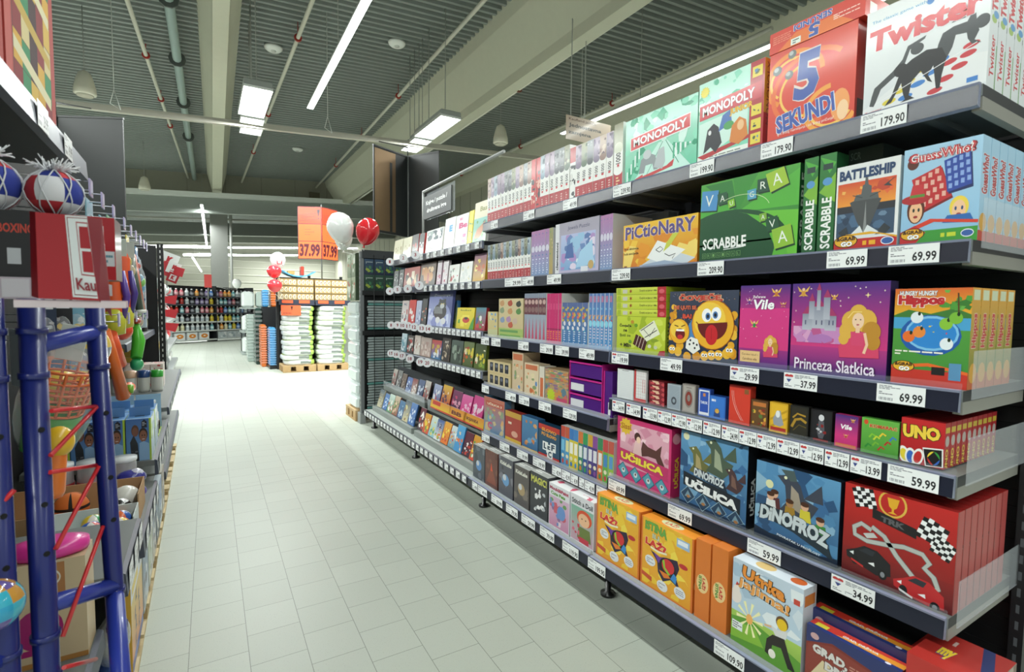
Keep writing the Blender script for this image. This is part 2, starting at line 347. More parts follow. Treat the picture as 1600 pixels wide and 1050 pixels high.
LB=['long bright strip light over the aisle, ending at the middle','long strip light behind the tops of the game boxes at right','added strip light beyond the left shelf, brightening the right shelf fronts','far strip light hanging beyond the long crosswise girder','strip light over the far left aisles','short slanting strip light far back below the crosswise lights']
for s,lb in zip(STRIPS,LB): strip(lb,*s)
for i,(y,z,x0,x1) in enumerate(((38.1,4.82,-4,9.8),(44.2,4.82,-1,9.5))):
    o=empty('strip_light',(0,0,0)); mb=MB(); mb.grid([[(x,y-.06,rz(z,x)),(x,y+.06,rz(z,x)),(x,y+.05,rz(z+.1,x)),(x,y-.05,rz(z+.1,x))] for x in (x0,x1)],(.95,1,.97),'lamp',False,True,True); mb.build('diffuser',o)
    mb=MB(); mb.grid([[(x,y-.05,rz(z+.1,x)),(x,y+.05,rz(z+.1,x)),(x,y+.05,rz(z+.16,x)),(x,y-.05,rz(z+.16,x))] for x in (x0,x1)],C('#b0b4b0'),'paint',False,True,True); mb.build('housing',o)
    [link('suspension_wire',(lambda m:(m.tube([(x,y,rz(z+.16,x)),(x,y,rz(ROOF,x)-.003)],.008,C('#9b9d98'),n=6),m)[1])(MB()).mesh('suspension_wire'),o) for x in (x0+1,x0+4,x1-1)]
    tag(o,['upper of the two far crosswise strip lights','lower of the two far crosswise strip lights'][i],'light','strip lights over the aisles')
    l=strip_light(x0,y-.1,x1,y-.1,rz(z,(x0+x1)/2)-.02,45)
# louvred high-bay lamps
def louvre(label,x0,x1,y0,y1,z,power):
    o=empty('louvre_lamp',((x0+x1)/2,(y0+y1)/2,z)); w,h=(x1-x0)/2,(y1-y0)/2
    mb=MB(); mb.box(-w,w,-h,h,.03,.12,C('#9fa39f'),'paint',bev=.01); mb.build('housing',o)
    mb=MB(); mb.box(-w*.94,w*.94,-h*.97,h*.97,.018,.03,(.95,1,.98),'lamp'); mb.build('diffuser',o)
    mb=MB(); n=max(3,int((y1-y0)/.1))
    for i in range(n+1): yy=-h+2*h*i/n; mb.box(-w,w,yy-.004,yy+.004,0,.03,C('#e8ebe8'),'paint')
    mb.box(-w-.006,-w,-h,h,0,.05,C('#c8cbc7'),'paint'); mb.box(w,w+.006,-h,h,0,.05,C('#c8cbc7'),'paint'); mb.build('louvre',o)
    for s in (-1,1):
        mb=MB(); mb.tube([(0,s*h*.6,.12),(0,s*h*.6,rz(ROOF,x0)-z)],.007,C('#9b9d98'),n=6); mb.build('suspension_wire',o)
    l=bpy.data.lights.new('lamp','AREA'); l.shape='RECTANGLE'; l.size=w*1.9; l.size_y=h*1.9; l.energy=power; l.color=(.95,1,.98); lo=bpy.data.objects.new('lamp',l); COL.objects.link(lo); lo.parent=o; lo.location=(0,0,-.01)
    return tag(o,label,'light','louvred lamps under the roof')
for d,side in ((0,'left'),(2.93,'right')):
    zz=4.34 if d==0 else 4.51
    louvre('brightest louvred ceiling lamp, '+side+' of its pair of rows, nearest of three',.57+d,.94+d,8.2,9.45,zz,105)
    louvre('small louvred ceiling lamp, middle one of the '+side+' row',.62+d,.96+d,9.56,9.85,zz,60)
    louvre('small louvred ceiling lamp, farthest of the '+side+' row',.65+d,.98+d,10.02,10.45,zz,75)
# pendant loudspeakers, detectors, hanging wire hooks
def pendant(label,x,y,z,s=1.):
    o=empty('pendant_loudspeaker',(x,y,z)); mb=MB(); mb.lathe([(.002,.0),(.12*s,.01),(.155*s,.03),(.15*s,.12*s),(.115*s,.27*s),(.085*s,.36*s),(.03*s,.40*s),(.005,.41*s)],C('#d5d1c0'),'plastic',20); mb.build('shell',o)
    mb=MB(); mb.lathe([(.002,-.004),(.11*s,-.004),(.12*s,.012),(.002,.014)],C('#b5b1a2'),'matte',18); mb.build('grille',o)
    mb=MB(); mb.tube([(0,0,.4*s),(0,0,rz(ROOF,x)-z)],.006,C('#8e908b'),n=6); mb.build('cable',o); return tag(o,label,'loudspeaker','bell loudspeakers hanging from the roof')
def px(x,y,Y): return on(1,x,y,Y)
for lb,x,y,Y in (('cream bell-shaped loudspeaker hanging at upper left',133,150,11),('cream bell-shaped loudspeaker hanging before the far wall at left',226,297,19),('cream bell-shaped loudspeaker hanging above the puzzle boxes',782,226,9.5)):
    p=px(x,y,Y); pendant(lb,*p)
for lb,x,y,Y in (('white disc detector on the roof beside the strip light',427,58,11.2),('white detector on the roof at the top edge right of the strip light',620,2,10),('round smoke detector on the far roof',465,233,18.2)):
    p=px(x,y,Y); o=empty('ceiling_detector',(p[0],p[1],rz(ROOF,p[0])-.005)); mb=MB(); mb.lathe([(.02,-.07),(.12,-.065),(.16,-.03),(.17,0)],C('#e2e3df'),'plastic',20); mb.build('housing',o); mb=MB(); mb.lathe([(.01,-.085),(.045,-.08),(.05,-.065)],C('#c4c5c0'),'plastic',14); mb.build('sensor',o); tag(o,lb,'detector','detectors on the roof')
for lb,x,y,Y in (('thin white wire hook hanging at upper left',178,140,9.5),('thin white wire hook hanging right of the strip light',512,182,9.5),('thin white wire hook hanging beside the bell loudspeaker',908,188,8)):
    p=px(x,y,Y); mb=MB(); mb.tube([(0,0,rz(ROOF,p[0])-p[2]),(0,0,0),(-.05,0,-.2),(.07,0,-.27),(.0,0,0)],.006,C('#e4e6e2'),n=6); tag(mb.build('wire_hook',None,tuple(p)),lb,'hook','wire hooks hanging from the roof')
# ---------------- the long shelf run on the right ----------------
XU,XB,XK=1.607,1.511,2.10
YE,YA,YC,YM,YD=.513,1.7865,3.04,4.32,5.60
ZN=[1.875,1.507,1.137,.9215,.556,.2017]       # near bay, top shelf first, base last
ZM=[1.875,1.507,1.137,.8209,.4977,.2017]      # middle bay
ZB=[1.766,1.502,1.168,.900]                   # book bays
DK=C('#24262a'); PL=C('#7f8583'); RL=C('#232634'); RLT=C('#858ba2'); BK=C('#101113')
def shelf_part(root,y0,y1,z,xf,name='shelf',riser=0,end=False,xk=2.035,rail=.055):
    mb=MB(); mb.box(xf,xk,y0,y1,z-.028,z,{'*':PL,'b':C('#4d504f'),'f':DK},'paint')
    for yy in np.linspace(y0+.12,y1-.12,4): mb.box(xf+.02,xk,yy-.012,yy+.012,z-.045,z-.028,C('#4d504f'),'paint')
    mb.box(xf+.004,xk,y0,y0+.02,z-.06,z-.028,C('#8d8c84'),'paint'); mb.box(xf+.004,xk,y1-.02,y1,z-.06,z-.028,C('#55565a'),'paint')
    s=mb.build(name,root)
    mb=MB(); mb.grid([[(xf,yy,z-rail),(xf-.016,yy,z-rail+.003),(xf-.012,yy,z-.004),(xf-.014,yy,z+.002),(xf,yy,z+.003)] for yy in (y0+.003,y1-.003)],lambda i,j:[RLT,RL,RLT,RLT,RL][j],'rail',False,True,True); mb.build('price_rail',s)
    if riser:
        mb=MB(); mb.box(xf+.001,xf+.004,y0+.004,y1-.004,z,z+riser,(.8,.85,.9),'acrylic'); mb.build('clear_riser',s)
    if end:
        mb=MB(); mb.box(xf+.01,xk,y0-.016,y0-.013,z-.02,z+end,(.8,.85,.9),'acrylic'); mb.build('end_divider',s)
    return s
def bay(label,y0,y1,zs,ztop,foot=True,**k):
    r=empty('shelving_bay',(0,0,0)); tag(r,label,'shelving unit','bays of the right shelf run')
    mb=MB(); mb.box(XK-.01,XK+.01,y0+.018,y1-.018,.08,ztop,C('#17181a'),'paint')
    for z in np.arange(.3,ztop,.05): mb.box(XK-.012,XK-.01,y0+.03,y1-.03,z,z+.003,C('#0a0a0b'),'matte')
    mb.build('back_panel',r)
    for yy in ((y0,y1) if y1>5 else (y0,)):
        mb=MB(); mb.box(XK-.06,XK+.03,yy-.016,yy+.016,.0,ztop+.01,C('#1b1c1f'),'paint')
        for z in np.arange(.3,ztop,.05): mb.box(XK-.0605,XK-.06,yy-.004,yy+.004,z,z+.025,C('#55585c'),'matte')
        mb.build('upright',r)
    return r
def feet(r,ys):
    for yy in ys:
        mb=MB(); mb.box(1.56,2.0,yy-.03,yy+.03,.105,.135,C('#1a1a1c'),'paint'); mb.lathe([(.035,0),(.035,.012),(.014,.02),(.014,.11)],C('#141415'),'plastic',14,(1.60,yy,0)); mb.build('foot',r)
rn=bay('nearest black shelving bay holding large board games',YE-.02,YA,ZN,2.02)
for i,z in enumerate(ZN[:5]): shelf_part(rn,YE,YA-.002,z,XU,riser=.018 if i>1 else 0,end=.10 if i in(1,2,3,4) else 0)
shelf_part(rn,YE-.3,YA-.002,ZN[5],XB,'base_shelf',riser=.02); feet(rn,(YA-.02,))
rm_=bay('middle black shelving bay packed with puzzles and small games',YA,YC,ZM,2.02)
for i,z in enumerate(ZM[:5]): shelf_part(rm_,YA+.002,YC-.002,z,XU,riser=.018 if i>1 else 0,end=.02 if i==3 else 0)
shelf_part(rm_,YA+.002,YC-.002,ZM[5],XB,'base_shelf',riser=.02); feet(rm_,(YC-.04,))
# ---- price tickets ----
TGM={}
def ticket_mesh(price,w,h,heart):
    k=(price,round(w,3),round(h,3),heart)
    if k in TGM: return TGM[k]
    mb=MB(); mb.box(-w/2,w/2,-.0008,0,0,h,C('#eef0f0'),'card',skip='k'); a=Art(mb,(-w/2,-.0008,0),(1,0,0),(0,0,1),w,h); g=C('#70727a'); bk=C('#15161a')
    if heart:
        if w/h<1.2:
            a.E(.22,.78,.11,.10,C('#c23a3a')); a.E(.40,.78,.11,.10,C('#c23a3a')); a.P([(.12,.76),(.50,.76),(.31,.58)],C('#eceef0')); a.P([(.18,.6),(.44,.6),(.31,.42)],C('#3b4a86')); a.lines(.08,.1,.42,.36,3,g,1); a.lines(.55,.62,.95,.9,3,g,2); px_=(.72,.34,.5,.34)
        else:
            a.E(.10,.80,.07,.10,C('#c23a3a')); a.E(.22,.80,.07,.10,C('#c23a3a')); a.P([(.05,.74),(.27,.74),(.16,.55)],C('#dde0ea')); a.P([(.08,.6),(.24,.6),(.16,.38)],C('#3b4a86')); a.lines(.04,.1,.28,.3,2,g,1); a.lines(.34,.66,.92,.92,3,g,2); a.lines(.34,.12,.5,.3,2,g,4); px_=(.74,.36,.44,.46)
    else:
        a.lines(.05,.70,.5,.94,3,g,3); a.lines(.05,.40,.34,.6,2,g,5)
        for i in range(11): a.R(.05+i*.028,.10,.05+i*.028+(.016 if i%3 else .008),.26,g,hold=True)
        px_=(.71,.36,.50,.50) if len(price)>5 else (.72,.37,.46,.50)
    a.T(price,*px_,bk,b=.022)
    TGM[k]=mb.mesh('price_ticket'); return TGM[k]
def tickets(z,xf,lst,where,rail=.055):
    for i,(price,xl,xr,heart) in enumerate(lst):
        yl,yr=Yof(xl,z-.03,xf-.016),Yof(xr,z-.03,xf-.016); w=yl-yr; h=rail-.006
        o=link('price_ticket',ticket_mesh(price,w,h,heart),None,(xf-.0165,(yl+yr)/2,z-rail+.004),(math.radians(-4)*0,0,-PI/2))
        tag(o,('white heart ticket reading ' if heart else 'white ticket reading ')+price+', '+nth(i)+' from left, '+where,'price tag','price tickets on the shelf edges')
tickets(ZN[0],XU,[('239.90',958,986,0),('199.90',1078,1116,0),('179.90',1189,1239,0),('179.90',1345,1417,0)],'top shelf edge of near bay')
tickets(ZN[1],XU,[('239.90',956,985,0),('209.90',1090,1131,0),('69.99',1292,1355,0),('69.99',1388,1468,0)],'second shelf edge of near bay')
tickets(ZN[2],XU,[('19.99',956,982,1),('49.99',1032,1066,0),('29.99',1141,1186,1),('37.99',1225,1277,1),('69.99',1370,1446,0)],'third shelf edge of near bay')
tickets(ZN[3],XU,[('14.99',957,976,1),('14.99',979,1001,1),('13.99',1005,1027,1),('12.99',1028,1049,1),('12.99',1050,1072,1),('12.99',1073,1097,1),('12.99',1099,1126,1),('24.99',1128,1154,1),('12.99',1155,1182,1),('12.99',1183,1213,1),('12.99',1214,1249,1),('12.99',1250,1287,1),('12.99',1289,1327,1),('13.99',1329,1377,1),('59.99',1387,1467,0)],'card-game shelf edge of near bay')
tickets(ZN[4],XU,[('69.99',951,977,0),('69.99',1044,1081,0),('59.99',1168,1220,0),('34.99',1299,1367,1)],'fifth shelf edge of near bay')
tickets(ZN[5],XB,[('199.90',919,946,0),('109.90',1116,1163,0)],'base shelf edge of near bay')
tickets(ZM[0],XU,[('49.99',767,778,0),('49.99',818,835,0),('49.99',880,902,0)],'top shelf edge of puzzle bay')
tickets(ZM[1],XU,[('29.99',789,815,0),('49.99',816,834,0),('49.99',855,877,0)],'second shelf edge of puzzle bay')
tickets(ZM[2],XU,[('49.99',752,764,0),('19.99',768,782,0),('49.99',810,826,0),('39.99',844,864,0),('39.99',868,889,0),('49.99',905,929,0)],'third shelf edge of puzzle bay')
tickets(ZM[3],XU,[('39.99',753,764,0),('49.99',790,806,0),('29.99',811,827,0),('39.99',842,861,0),('129.90',880,901,0)],'fourth shelf edge of puzzle bay')
tickets(ZM[4],XU,[('59.99',753,765,0),('19.99',781,796,0),('19.99',808,825,0),('19.99',833,852,0),('42.99',863,877,0),('42.99',878,891,0),('45.99',892,903,0),('22.99',905,913,0),('42.99',914,929,0),('45.99',932,948,0)],'fifth shelf edge of puzzle bay')
tickets(ZM[5],XB,[('49.99',738,746,0),('49.99',747,761,0),('59.99',768,785,0),('79.90',791,809,0),('59.99',815,836,0),('79.99',844,866,0),('119.90',879,904,0)],'base shelf edge of puzzle bay')
# ---- product helpers ----
def item(name,label,cat,z,xl,xr,top,d,front,side=None,topf=None,base='#cccccc',group=None,queue=0,qlab=None,X=XU+.022,faces=None,dz=0,left=None,h=None,xt=None):
    z=z+dz; yl,yr=Yof(xl,z,X),Yof(xr,z,X); w=yl-yr-.0015
    if h is None: h=on(0,top[0],top[1],X)[2]-z
    if faces: faces={k:C(v) for k,v in faces.items()}
    me=carton(w,d,h,front,side,topf,C(base),faces,left=left).mesh(name)
    for i in range(queue+1):
        o=link(name,me,None,(X+i*(d+.003),(yl+yr)/2,z+.0006),-PI/2)
        tag(o,label if i==0 else qlab%nth(i-1),cat,group)
    return w,h
BGC='board game'
QL='%s'
def vband(a,c,t,col,rot=PI/2,w=.8,h=.55): a.R(0,0,1,1,c); a.T(t,.5,.5,w,h,col,rot=rot,b=.02)
# -- top shelf, nearest bay
def a_towns(a):
    a.R(0,0,1,1,C('#5fc79f'),C('#b9ecd9')); a.N(60,[C('#8fe0c0'),C('#3fae85'),C('#d7f5ea'),C('#7bd3b2'),C('#2c9a73')],3,sz=.07)
    a.P([(.12,0),(.5,.5),(.62,.5),(.95,.02)],C('#c9efe2')); a.L([(.3,.0),(.56,.5)],.008,C('#37906e')); a.L([(.78,.12),(.6,.5)],.008,C('#37906e'))
    for i in range(8): a.R(.03+i*.03,.05+i*.05,.05+i*.03,.2+i*.055,C('#2f9f78') if i%2 else C('#e9faf4'),hold=True)
    a.k+=1
    for i in range(9): a.R(.70+i*.03,.20+i*.02,.72+i*.03,.42-i*.008,C('#f0fbf7') if i%2 else C('#3fae85'),hold=True)
    a.k+=1; a.P([(.10,.03),(.28,.1),(.28,.07),(.62,.13),(.72,.20),(.70,.10),(.28,.02),(.27,0)],C('#c8383a'))
    a.P([(.22,.12),(.25,.32),(.36,.40),(.46,.33),(.50,.12),(.44,.12),(.42,.22),(.32,.22),(.30,.11)],C('#8f979a')); a.P([(.44,.16),(.5,.40),(.58,.42),(.6,.2),(.56,.1)],C('#b6bec0')); a.E(.34,.38,.06,.07,C('#c5ccce'))
    a.P([(.08,.50),(.92,.56),(.92,.77),(.08,.71)],C('#fbfbf6')); a.P([(.09,.515),(.91,.574),(.91,.755),(.09,.697)],C('#cf2f35')); a.T('MONOPOLY',.5,.637,.74,.125,C('#ffffff'),rot=.035,b=.03,o=C('#3a1214'),ow=.02)
item('board_game_box','pale green town board game box with a red name plate','board game',ZN[0],976,1088,(975,193),.05,a_towns,lambda a:vband(a,C('#7fd0b0'),'MONOPOLY',C('#b02a30')),base='#8fd8bd',group='board games on the top shelf',queue=0)
def a_junior(a):
    a.R(0,0,.80,1,C('#7fd9b8'),C('#c4f0e0')); a.R(.80,0,1,1,C('#b3262e')); a.N(22,[C('#53b892'),C('#d9f6ec'),C('#8fdcc0')],9,0,.62,.78,1,.07)
    a.P([(.02,.02),(.78,.3),(.78,.55),(.02,.5)],C('#d3efe4')); a.R(.0,.0,.8,.10,C('#eef3ea'),hold=False); a.lines(.2,.02,.7,.08,2,C('#8a8f8a'),4)
    a.P([(.0,.10),(.8,.2),(.8,.16),(.1,.05)],C('#b92e34'))
    a.P([(.10,.12),(.16,.40),(.26,.46),(.34,.40),(.40,.2),(.30,.10),(.22,.18)],C('#2b2d33')); a.P([(.34,.34),(.40,.52),(.52,.56),(.55,.4)],C('#4d74b8')); a.E(.50,.38,.08,.05,C('#4fa05a')); a.P([(.52,.18),(.55,.36),(.66,.44),(.76,.38),(.79,.2),(.66,.12)],C('#d98235')); a.E(.68,.34,.05,.06,C('#f0c08a')); a.E(.20,.36,.025,.03,C('#e8e8e8'))
    a.P([(.02,.54),(.97,.575),(.97,.76),(.02,.72)],C('#c8303a')); a.T('MONOPOLY',.47,.648,.80,.115,C('#ffffff'),rot=.03,b=.03,o=C('#3a1214'),ow=.02); a.T('JUNIOR',.68,.525,.34,.09,C('#f2c12e'),rot=.03,b=.04,o=C('#7a3410'),ow=.03)
    a.star(.10,.88,.08,C('#e8d83c'),12,.75)
    for y in (.88,.45,.29,.13): a.P([(.83,y-.06),(.97,y-.06),(.97,y+.06),(.83,y+.06)],C('#e8d24a')); a.N(3,[C('#4a5a3a'),C('#5a86b0'),C('#3a3a3a')],int(y*100),.86,y-.03,.94,y+.03,.03)
item('board_game_box','red and green junior town board game box with yellow picture squares','board game',ZN[0],1089,1191,(1089,136),.05,a_junior,lambda a:(a.R(0,0,1,1,C('#d8a52c')),a.R(0,0,1,.4,C('#b02a30')),a.T('MONOPOLY',.5,.62,.7,.5,C('#7a2016'),rot=PI/2)),base='#b3262e',group='board games on the top shelf')
def a_five(a):
    a.R(0,0,1,1,C('#d8402c'),C('#e04a34'))
    for i,(cx,cy,r,c) in enumerate(((.30,.66,.34,'#ee8a2c'),(.52,.5,.46,'#e86a2e'),(.75,.22,.28,'#f0a03c'))):
        a.L([(cx+r*math.cos(t),cy+r*.8*math.sin(t)) for t in np.linspace(i*.8,i*.8+4.2,24) if 0<cx+r*math.cos(t)<1 and 0<cy+r*.8*math.sin(t)<1],.055,C(c)); a.L([(cx+r*.8*math.cos(t),cy+r*.62*math.sin(t)) for t in np.linspace(i*.9+1,i*.9+4.0,20) if 0<cx+r*.8*math.cos(t)<1 and 0<cy+r*.62*math.sin(t)<1],.03,C('#f6c45a'))
    a.E(.85,.22,.10,.16,C('#f3a05a')); a.E(.88,.16,.06,.1,C('#f9cfa0'))
    for cx,cy,r in ((.10,.80,.055),(.28,.92,.05),(.25,.71,.05)): a.E(cx,cy,r,r*a.asp,C('#6a6c68')); a.E(cx-.012,cy+.015,r*.55,r*.5*a.asp,C('#b9bbb4'))
    a.T('5',.46,.64,.30,.50,C('#3b57a8'),b=.04,o=C('#e8d8d0'),ow=.03,sh=.08); a.T('SEKUNDI',.45,.235,.68,.20,C('#3b57a8'),rot=.13,b=.045,o=C('#dfe6f2'),ow=.03,sp=1.02); a.T('Igra brzog razmišljanja i još bržeg pričanja!',.46,.10,.66,.04,C('#fff3e6'),rot=.02)
def a_fives(a):
    a.R(0,0,1,1,C('#d8402c')); a.P([(.1,0),(.3,.6),(.7,.6),(.9,0)],C('#e8752e')); a.T('5',.5,.36,.12,.6,C('#3b57a8'),rot=PI,b=.04,o=C('#e8d8d0')); a.T('SEKUNDI',.48,.80,.40,.28,C('#3b57a8'),rot=PI,b=.03,o=C('#dfe6f2')); a.R(.25,.05,.36,.34,C('#e9efe4')); a.lines(.27,.08,.34,.3,2,C('#2a3a2a'),3); a.lines(.70,.35,.95,.6,3,C('#ffd8c8'),5); a.lines(.04,.4,.25,.8,4,C('#ef8a70'),6)
w5,h5=item('board_game_box','tall red-orange game box with a big blue number five','board game',ZN[0],1198,1334,(1203,89),.062,a_five,lambda a:(a.R(0,0,1,1,C('#b52a20')),a.R(.2,.0,1,.25,C('#1c1a1c'))),base='#d8402c',group='board games on the top shelf')
item('board_game_box','red-orange number five game box lying on top of the upright one','board game',ZN[0],1202,1352,None,.26,a_fives,lambda a:(a.R(0,0,1,1,C('#d1442e')),a.R(.1,.2,.25,.7,C('#e8e0d8'))),base='#d8402c',group='board games on the top shelf',dz=h5+.002,h=.066,X=XU+.021)
def a_twist(a):
    A0_=a; A0_.R(0,0,1,1,C('#d8dcde'),C('#eef1f2')); a=Art(A0_.mb,A0_.o,A0_.ux,A0_.uy,A0_.w,A0_.h*.66); a.k=A0_.k; a.P([(0,.02),(1,.05),(1,.42),(.52,.55),(0,.12)],C('#e6e8e8'))
    dots=['#c8343c','#c8343c','#3a7fc8','#e0cc3c','#3a7fc8']
    for (x,y,c) in ((.72,.44,0),(.86,.47,0),(.80,.35,0),(.88,.57,0),(.70,.24,0),(.62,.12,0),(.66,.50,2),(.58,.38,2),(.48,.28,2),(.38,.15,2),(.40,.34,3),(.34,.26,3),(.24,.15,3),(.52,.46,3)): a.E(x,y,.062,.038,C(dots[c]),rot=.15,hold=True)
    a.k+=1; bk=C('#17181a'); gy=C('#3e4244')
    a.P([(.06,.16),(.10,.14),(.12,.20),(.16,.36),(.30,.50),(.36,.60),(.40,.78),(.52,.86),(.53,.90),(.38,.84),(.34,.68),(.26,.56),(.10,.40),(.08,.30)],gy); a.E(.46,.76,.055,.075,gy)
    a.P([(.60,.50),(.63,.72),(.66,.84),(.74,.88),(.84,.88),(.86,.94),(.72,.93),(.74,.96),(.90,.95),(.91,.82),(.93,.72),(.90,.62),(.95,.56),(.88,.58),(.85,.66),(.84,.74),(.76,.76),(.74,.62),(.70,.50)],gy); a.E(.95,.82,.055,.085,gy)
    a.P([(.20,.10),(.26,.13),(.30,.24),(.34,.36),(.36,.20),(.38,.12),(.34,.09),(.46,.10),(.41,.16),(.43,.34),(.50,.44),(.56,.28),(.60,.24),(.56,.36),(.60,.46),(.62,.24),(.63,.14),(.66,.14),(.67,.30),(.70,.52),(.66,.66),(.54,.70),(.42,.64),(.34,.56),(.30,.40),(.26,.22)],bk); a.E(.33,.54,.06,.09,bk)
    a.L([(.12,.17+.0),(.92,.58)],.006,C('#f0f2f2'))
    A0_.k=a.k; A0_.T('Twister',.50,.715,.93,.20,C('#cf2430'),rot=.02,b=.05,o=C('#f4f4f4'),ow=.02,sh=.05); A0_.T('The classic game with a spin!',.36,.885,.62,.035,C('#3aa0d0'),rot=.0); A0_.E(.55,.88,.03,.03,C('#3a7fc8')); A0_.E(.66,.90,.03,.03,C('#e0cc3c')); a.k=A0_.k; a.T('Twister',.10,.075,.16,.035,C('#c8343c'),rot=.1); a.lines(.03,.02,.16,.045,1,C('#555'+'555'),4); a.R(.86,.10,.94,.16,C('#3a7fc8'))
def a_twists(a):
    a.R(0,0,1,1,C('#e4e8ea')); a.T('Twister',.5,.80,.36,.7,C('#cf2430'),rot=PI/2,b=.05); a.T('Twister',.5,.26,.34,.5,C('#cf2430'),rot=PI/2,b=.02)
    a.E(.5,.56,.3,.035,C('#a8c46a')); a.E(.7,.60,.3,.03,C('#5a9ad0')); a.R(.92,0,1,.36,C('#6aa84a'))
item('board_game_box','white game box with black crouching silhouettes at the shelf end','board game',ZN[0],1347,1541,(1351,25),.052,a_twist,a_twists,base='#e4e8ea',group='white silhouette game boxes',queue=4,qlab='white silhouette game box standing %s behind the front one on the top shelf')
def a_single(a):
    a.R(0,0,1,1,C('#f2f2ee')); a.R(0,.62,1,1,C('#b9bfa8'),C('#8d8a6a')); a.E(.5,.62,.5,.09,C('#d8dcc8')); a.R(0,0,1,.26,C('#b9343c')); a.E(.5,.26,.5,.06,C('#f2f2ee')); a.T('1000',.5,.46,.17,.55,C('#333333'),rot=PI/2,b=.02); a.star(.5,.35,.2,C('#c23a44'),6); a.lines(.3,.04,.7,.18,3,C('#f0d8a0'),3)
item('puzzle_box','lone white and red puzzle box next to the green town game','puzzle',ZN[0],958,972,(958,197),.2,a_single,base='#f2f2ee',group='puzzle boxes on the top shelf')
# -- second shelf
def a_sketch(a):
    a.R(0,0,1,1,C('#d97818'),C('#f0c02c')); a.N(30,[C('#e8981e'),C('#f2c43a'),C('#e08a1c'),C('#f6d870')],5,0,0,1,.7,.12); a.P([(.22,.0),(.62,.36),(.98,.12),(.86,0)],C('#cfd8e0')); a.P([(.36,.2),(.50,.56),(.86,.30),(.62,.02)],C('#f2f4f2')); a.P([(.24,.05),(.40,.0),(.9,.0),(.60,.12)],C('#9fb0c8'))
    a.P([(.58,.3),(.62,.48),(.72,.72),(.78,.68),(.66,.4)],C('#c9cf4a')); a.L([(.48,.36),(.54,.42),(.58,.36),(.53,.30),(.48,.36)],.008,C('#444444')); a.L([(.6,.26),(.66,.2),(.74,.24),(.7,.14)],.008,C('#444444')); a.T('PiCtioNaRY',.5,.80,.94,.30,C('#5b4a86'),rot=.0,b=.03,o=C('#efe4d4'),ow=.02,arc=.02); a.T('Brza skiciranja,',.13,.44,.22,.07,C('#4a2a10'),b=.02); a.T('lude asocijacije.',.13,.33,.22,.07,C('#4a2a10'),b=.02); a.lines(.02,.02,.4,.07,1,C('#7a2c10'),4)
item('board_game_box','orange and yellow sketching game box with a drawn notepad','board game',ZN[1],973,1089,(972,354),.27,a_sketch,lambda a:vband(a,C('#d9861c'),'PICTIONARY',C('#5b4a86')),base='#d9861c',faces={'t':'#c9a040'},group='board games on the second shelf')
def a_tiles(a):
    a.R(0,0,1,1,C('#1f6a34'),C('#4fa63c')); a.P([(.42,.58),(.0,.95),(.0,.55)],C('#4fae3c')); a.P([(.42,.58),(.35,.98),(.05,.98)],C('#2f7f36')); a.P([(.42,.58),(.62,1),(.36,1)],C('#3c9238')); a.P([(.42,.58),(1,.95),(1,.55)],C('#57b43e')); a.P([(.42,.58),(1,.5),(1,.0),(.86,.0)],C('#6cc23c')); a.E(.30,.20,.62,.42,C('#174f2c'),a0=.0,a1=PI,hold=True,n=24); a.R(0,0,.8,.22,C('#174f2c')); a.P([(.42,.58),(.52,.54),(.72,.35),(.80,.12),(.78,.02),(.92,.02),(.88,.24),(.74,.46)],C('#5fb83a'))
    for t,x,y,s,c,r in (('V',.10,.78,.22,'#4f94cc',-.1),('A',.25,.78,.12,'#26583a',.1),('U',.35,.70,.08,'#8fc63a',.2),('G',.56,.76,.10,'#5aa6c8',.05),('R',.67,.84,.13,'#24503a',.0),('A',.80,.88,.20,'#a6c83a',.3),('A',.68,.47,.08,'#7fae3a',.1),('V',.77,.38,.13,'#1f5234',.2),('A',.87,.22,.20,'#92c03a',.2)):
        q=[(x+s*.62*math.cos(r+PI/4+k*PI/2),y+s*.62*a.asp*math.sin(r+PI/4+k*PI/2)) for k in range(4)]; a.P([(u+.012,v-.02) for u,v in q],C('#123d22')); a.P(q,C(c)); a.T(t,x,y,s*.42,s*.5*a.asp,C('#eef4ea'),rot=r*.5)
    a.L([(.44+.3*math.cos(t),.58+.2*math.sin(t)) for t in np.linspace(.2,2.2,14)],.005,C('#cfe8b0')); a.T('SCRABBLE',.28,.225,.48,.14,C('#f4f6f2'),b=.03); a.L([(.28,.14),(.50,.155)],.006,C('#f4f6f2'))
    for i,t in enumerate('ORIGINAL'): x=.06+i*.055; a.L([(x-.02,.05),(x+.02,.05),(x+.02,.11),(x-.02,.11)],.004,C('#7fae6a'),close=True); a.T(t,x,.08,.02,.035,C('#7fae6a'))
item('board_game_box','wide green word game box scattered with letter tiles','board game',ZN[1],1092,1245,(1090,292),.045,a_tiles,lambda a:vband(a,C('#1f5a30'),'SCRABBLE',C('#e8f0e4')),base='#2f7f36',group='green word game boxes')
def a_tspine(a):
    a.R(0,0,1,1,C('#1d5a30'),C('#2f8038')); a.P([(0,.62),(1,.8),(1,.5)],C('#7fb83a')); a.P([(0,.98),(1,.9),(.6,.8)],C('#4fae3c')); a.E(.5,.72,.3,.04,C('#5a9ad0')); a.R(.2,.84,.8,.90,C('#26403a')); a.T('SCRABBLE',.5,.30,.52,.62,C('#f4f6f2'),rot=PI/2,b=.03)
for i,(xl,xr,xt,yt) in enumerate(((1251,1273,1251,251),(1275,1301,1275,245))): item('board_game_box','green word game box on edge, '+['left','right'][i]+' of the two upright spines','board game',ZN[1],xl,xr,(xt,yt),.30,a_tspine,base='#1f5a30',group='green word game boxes')
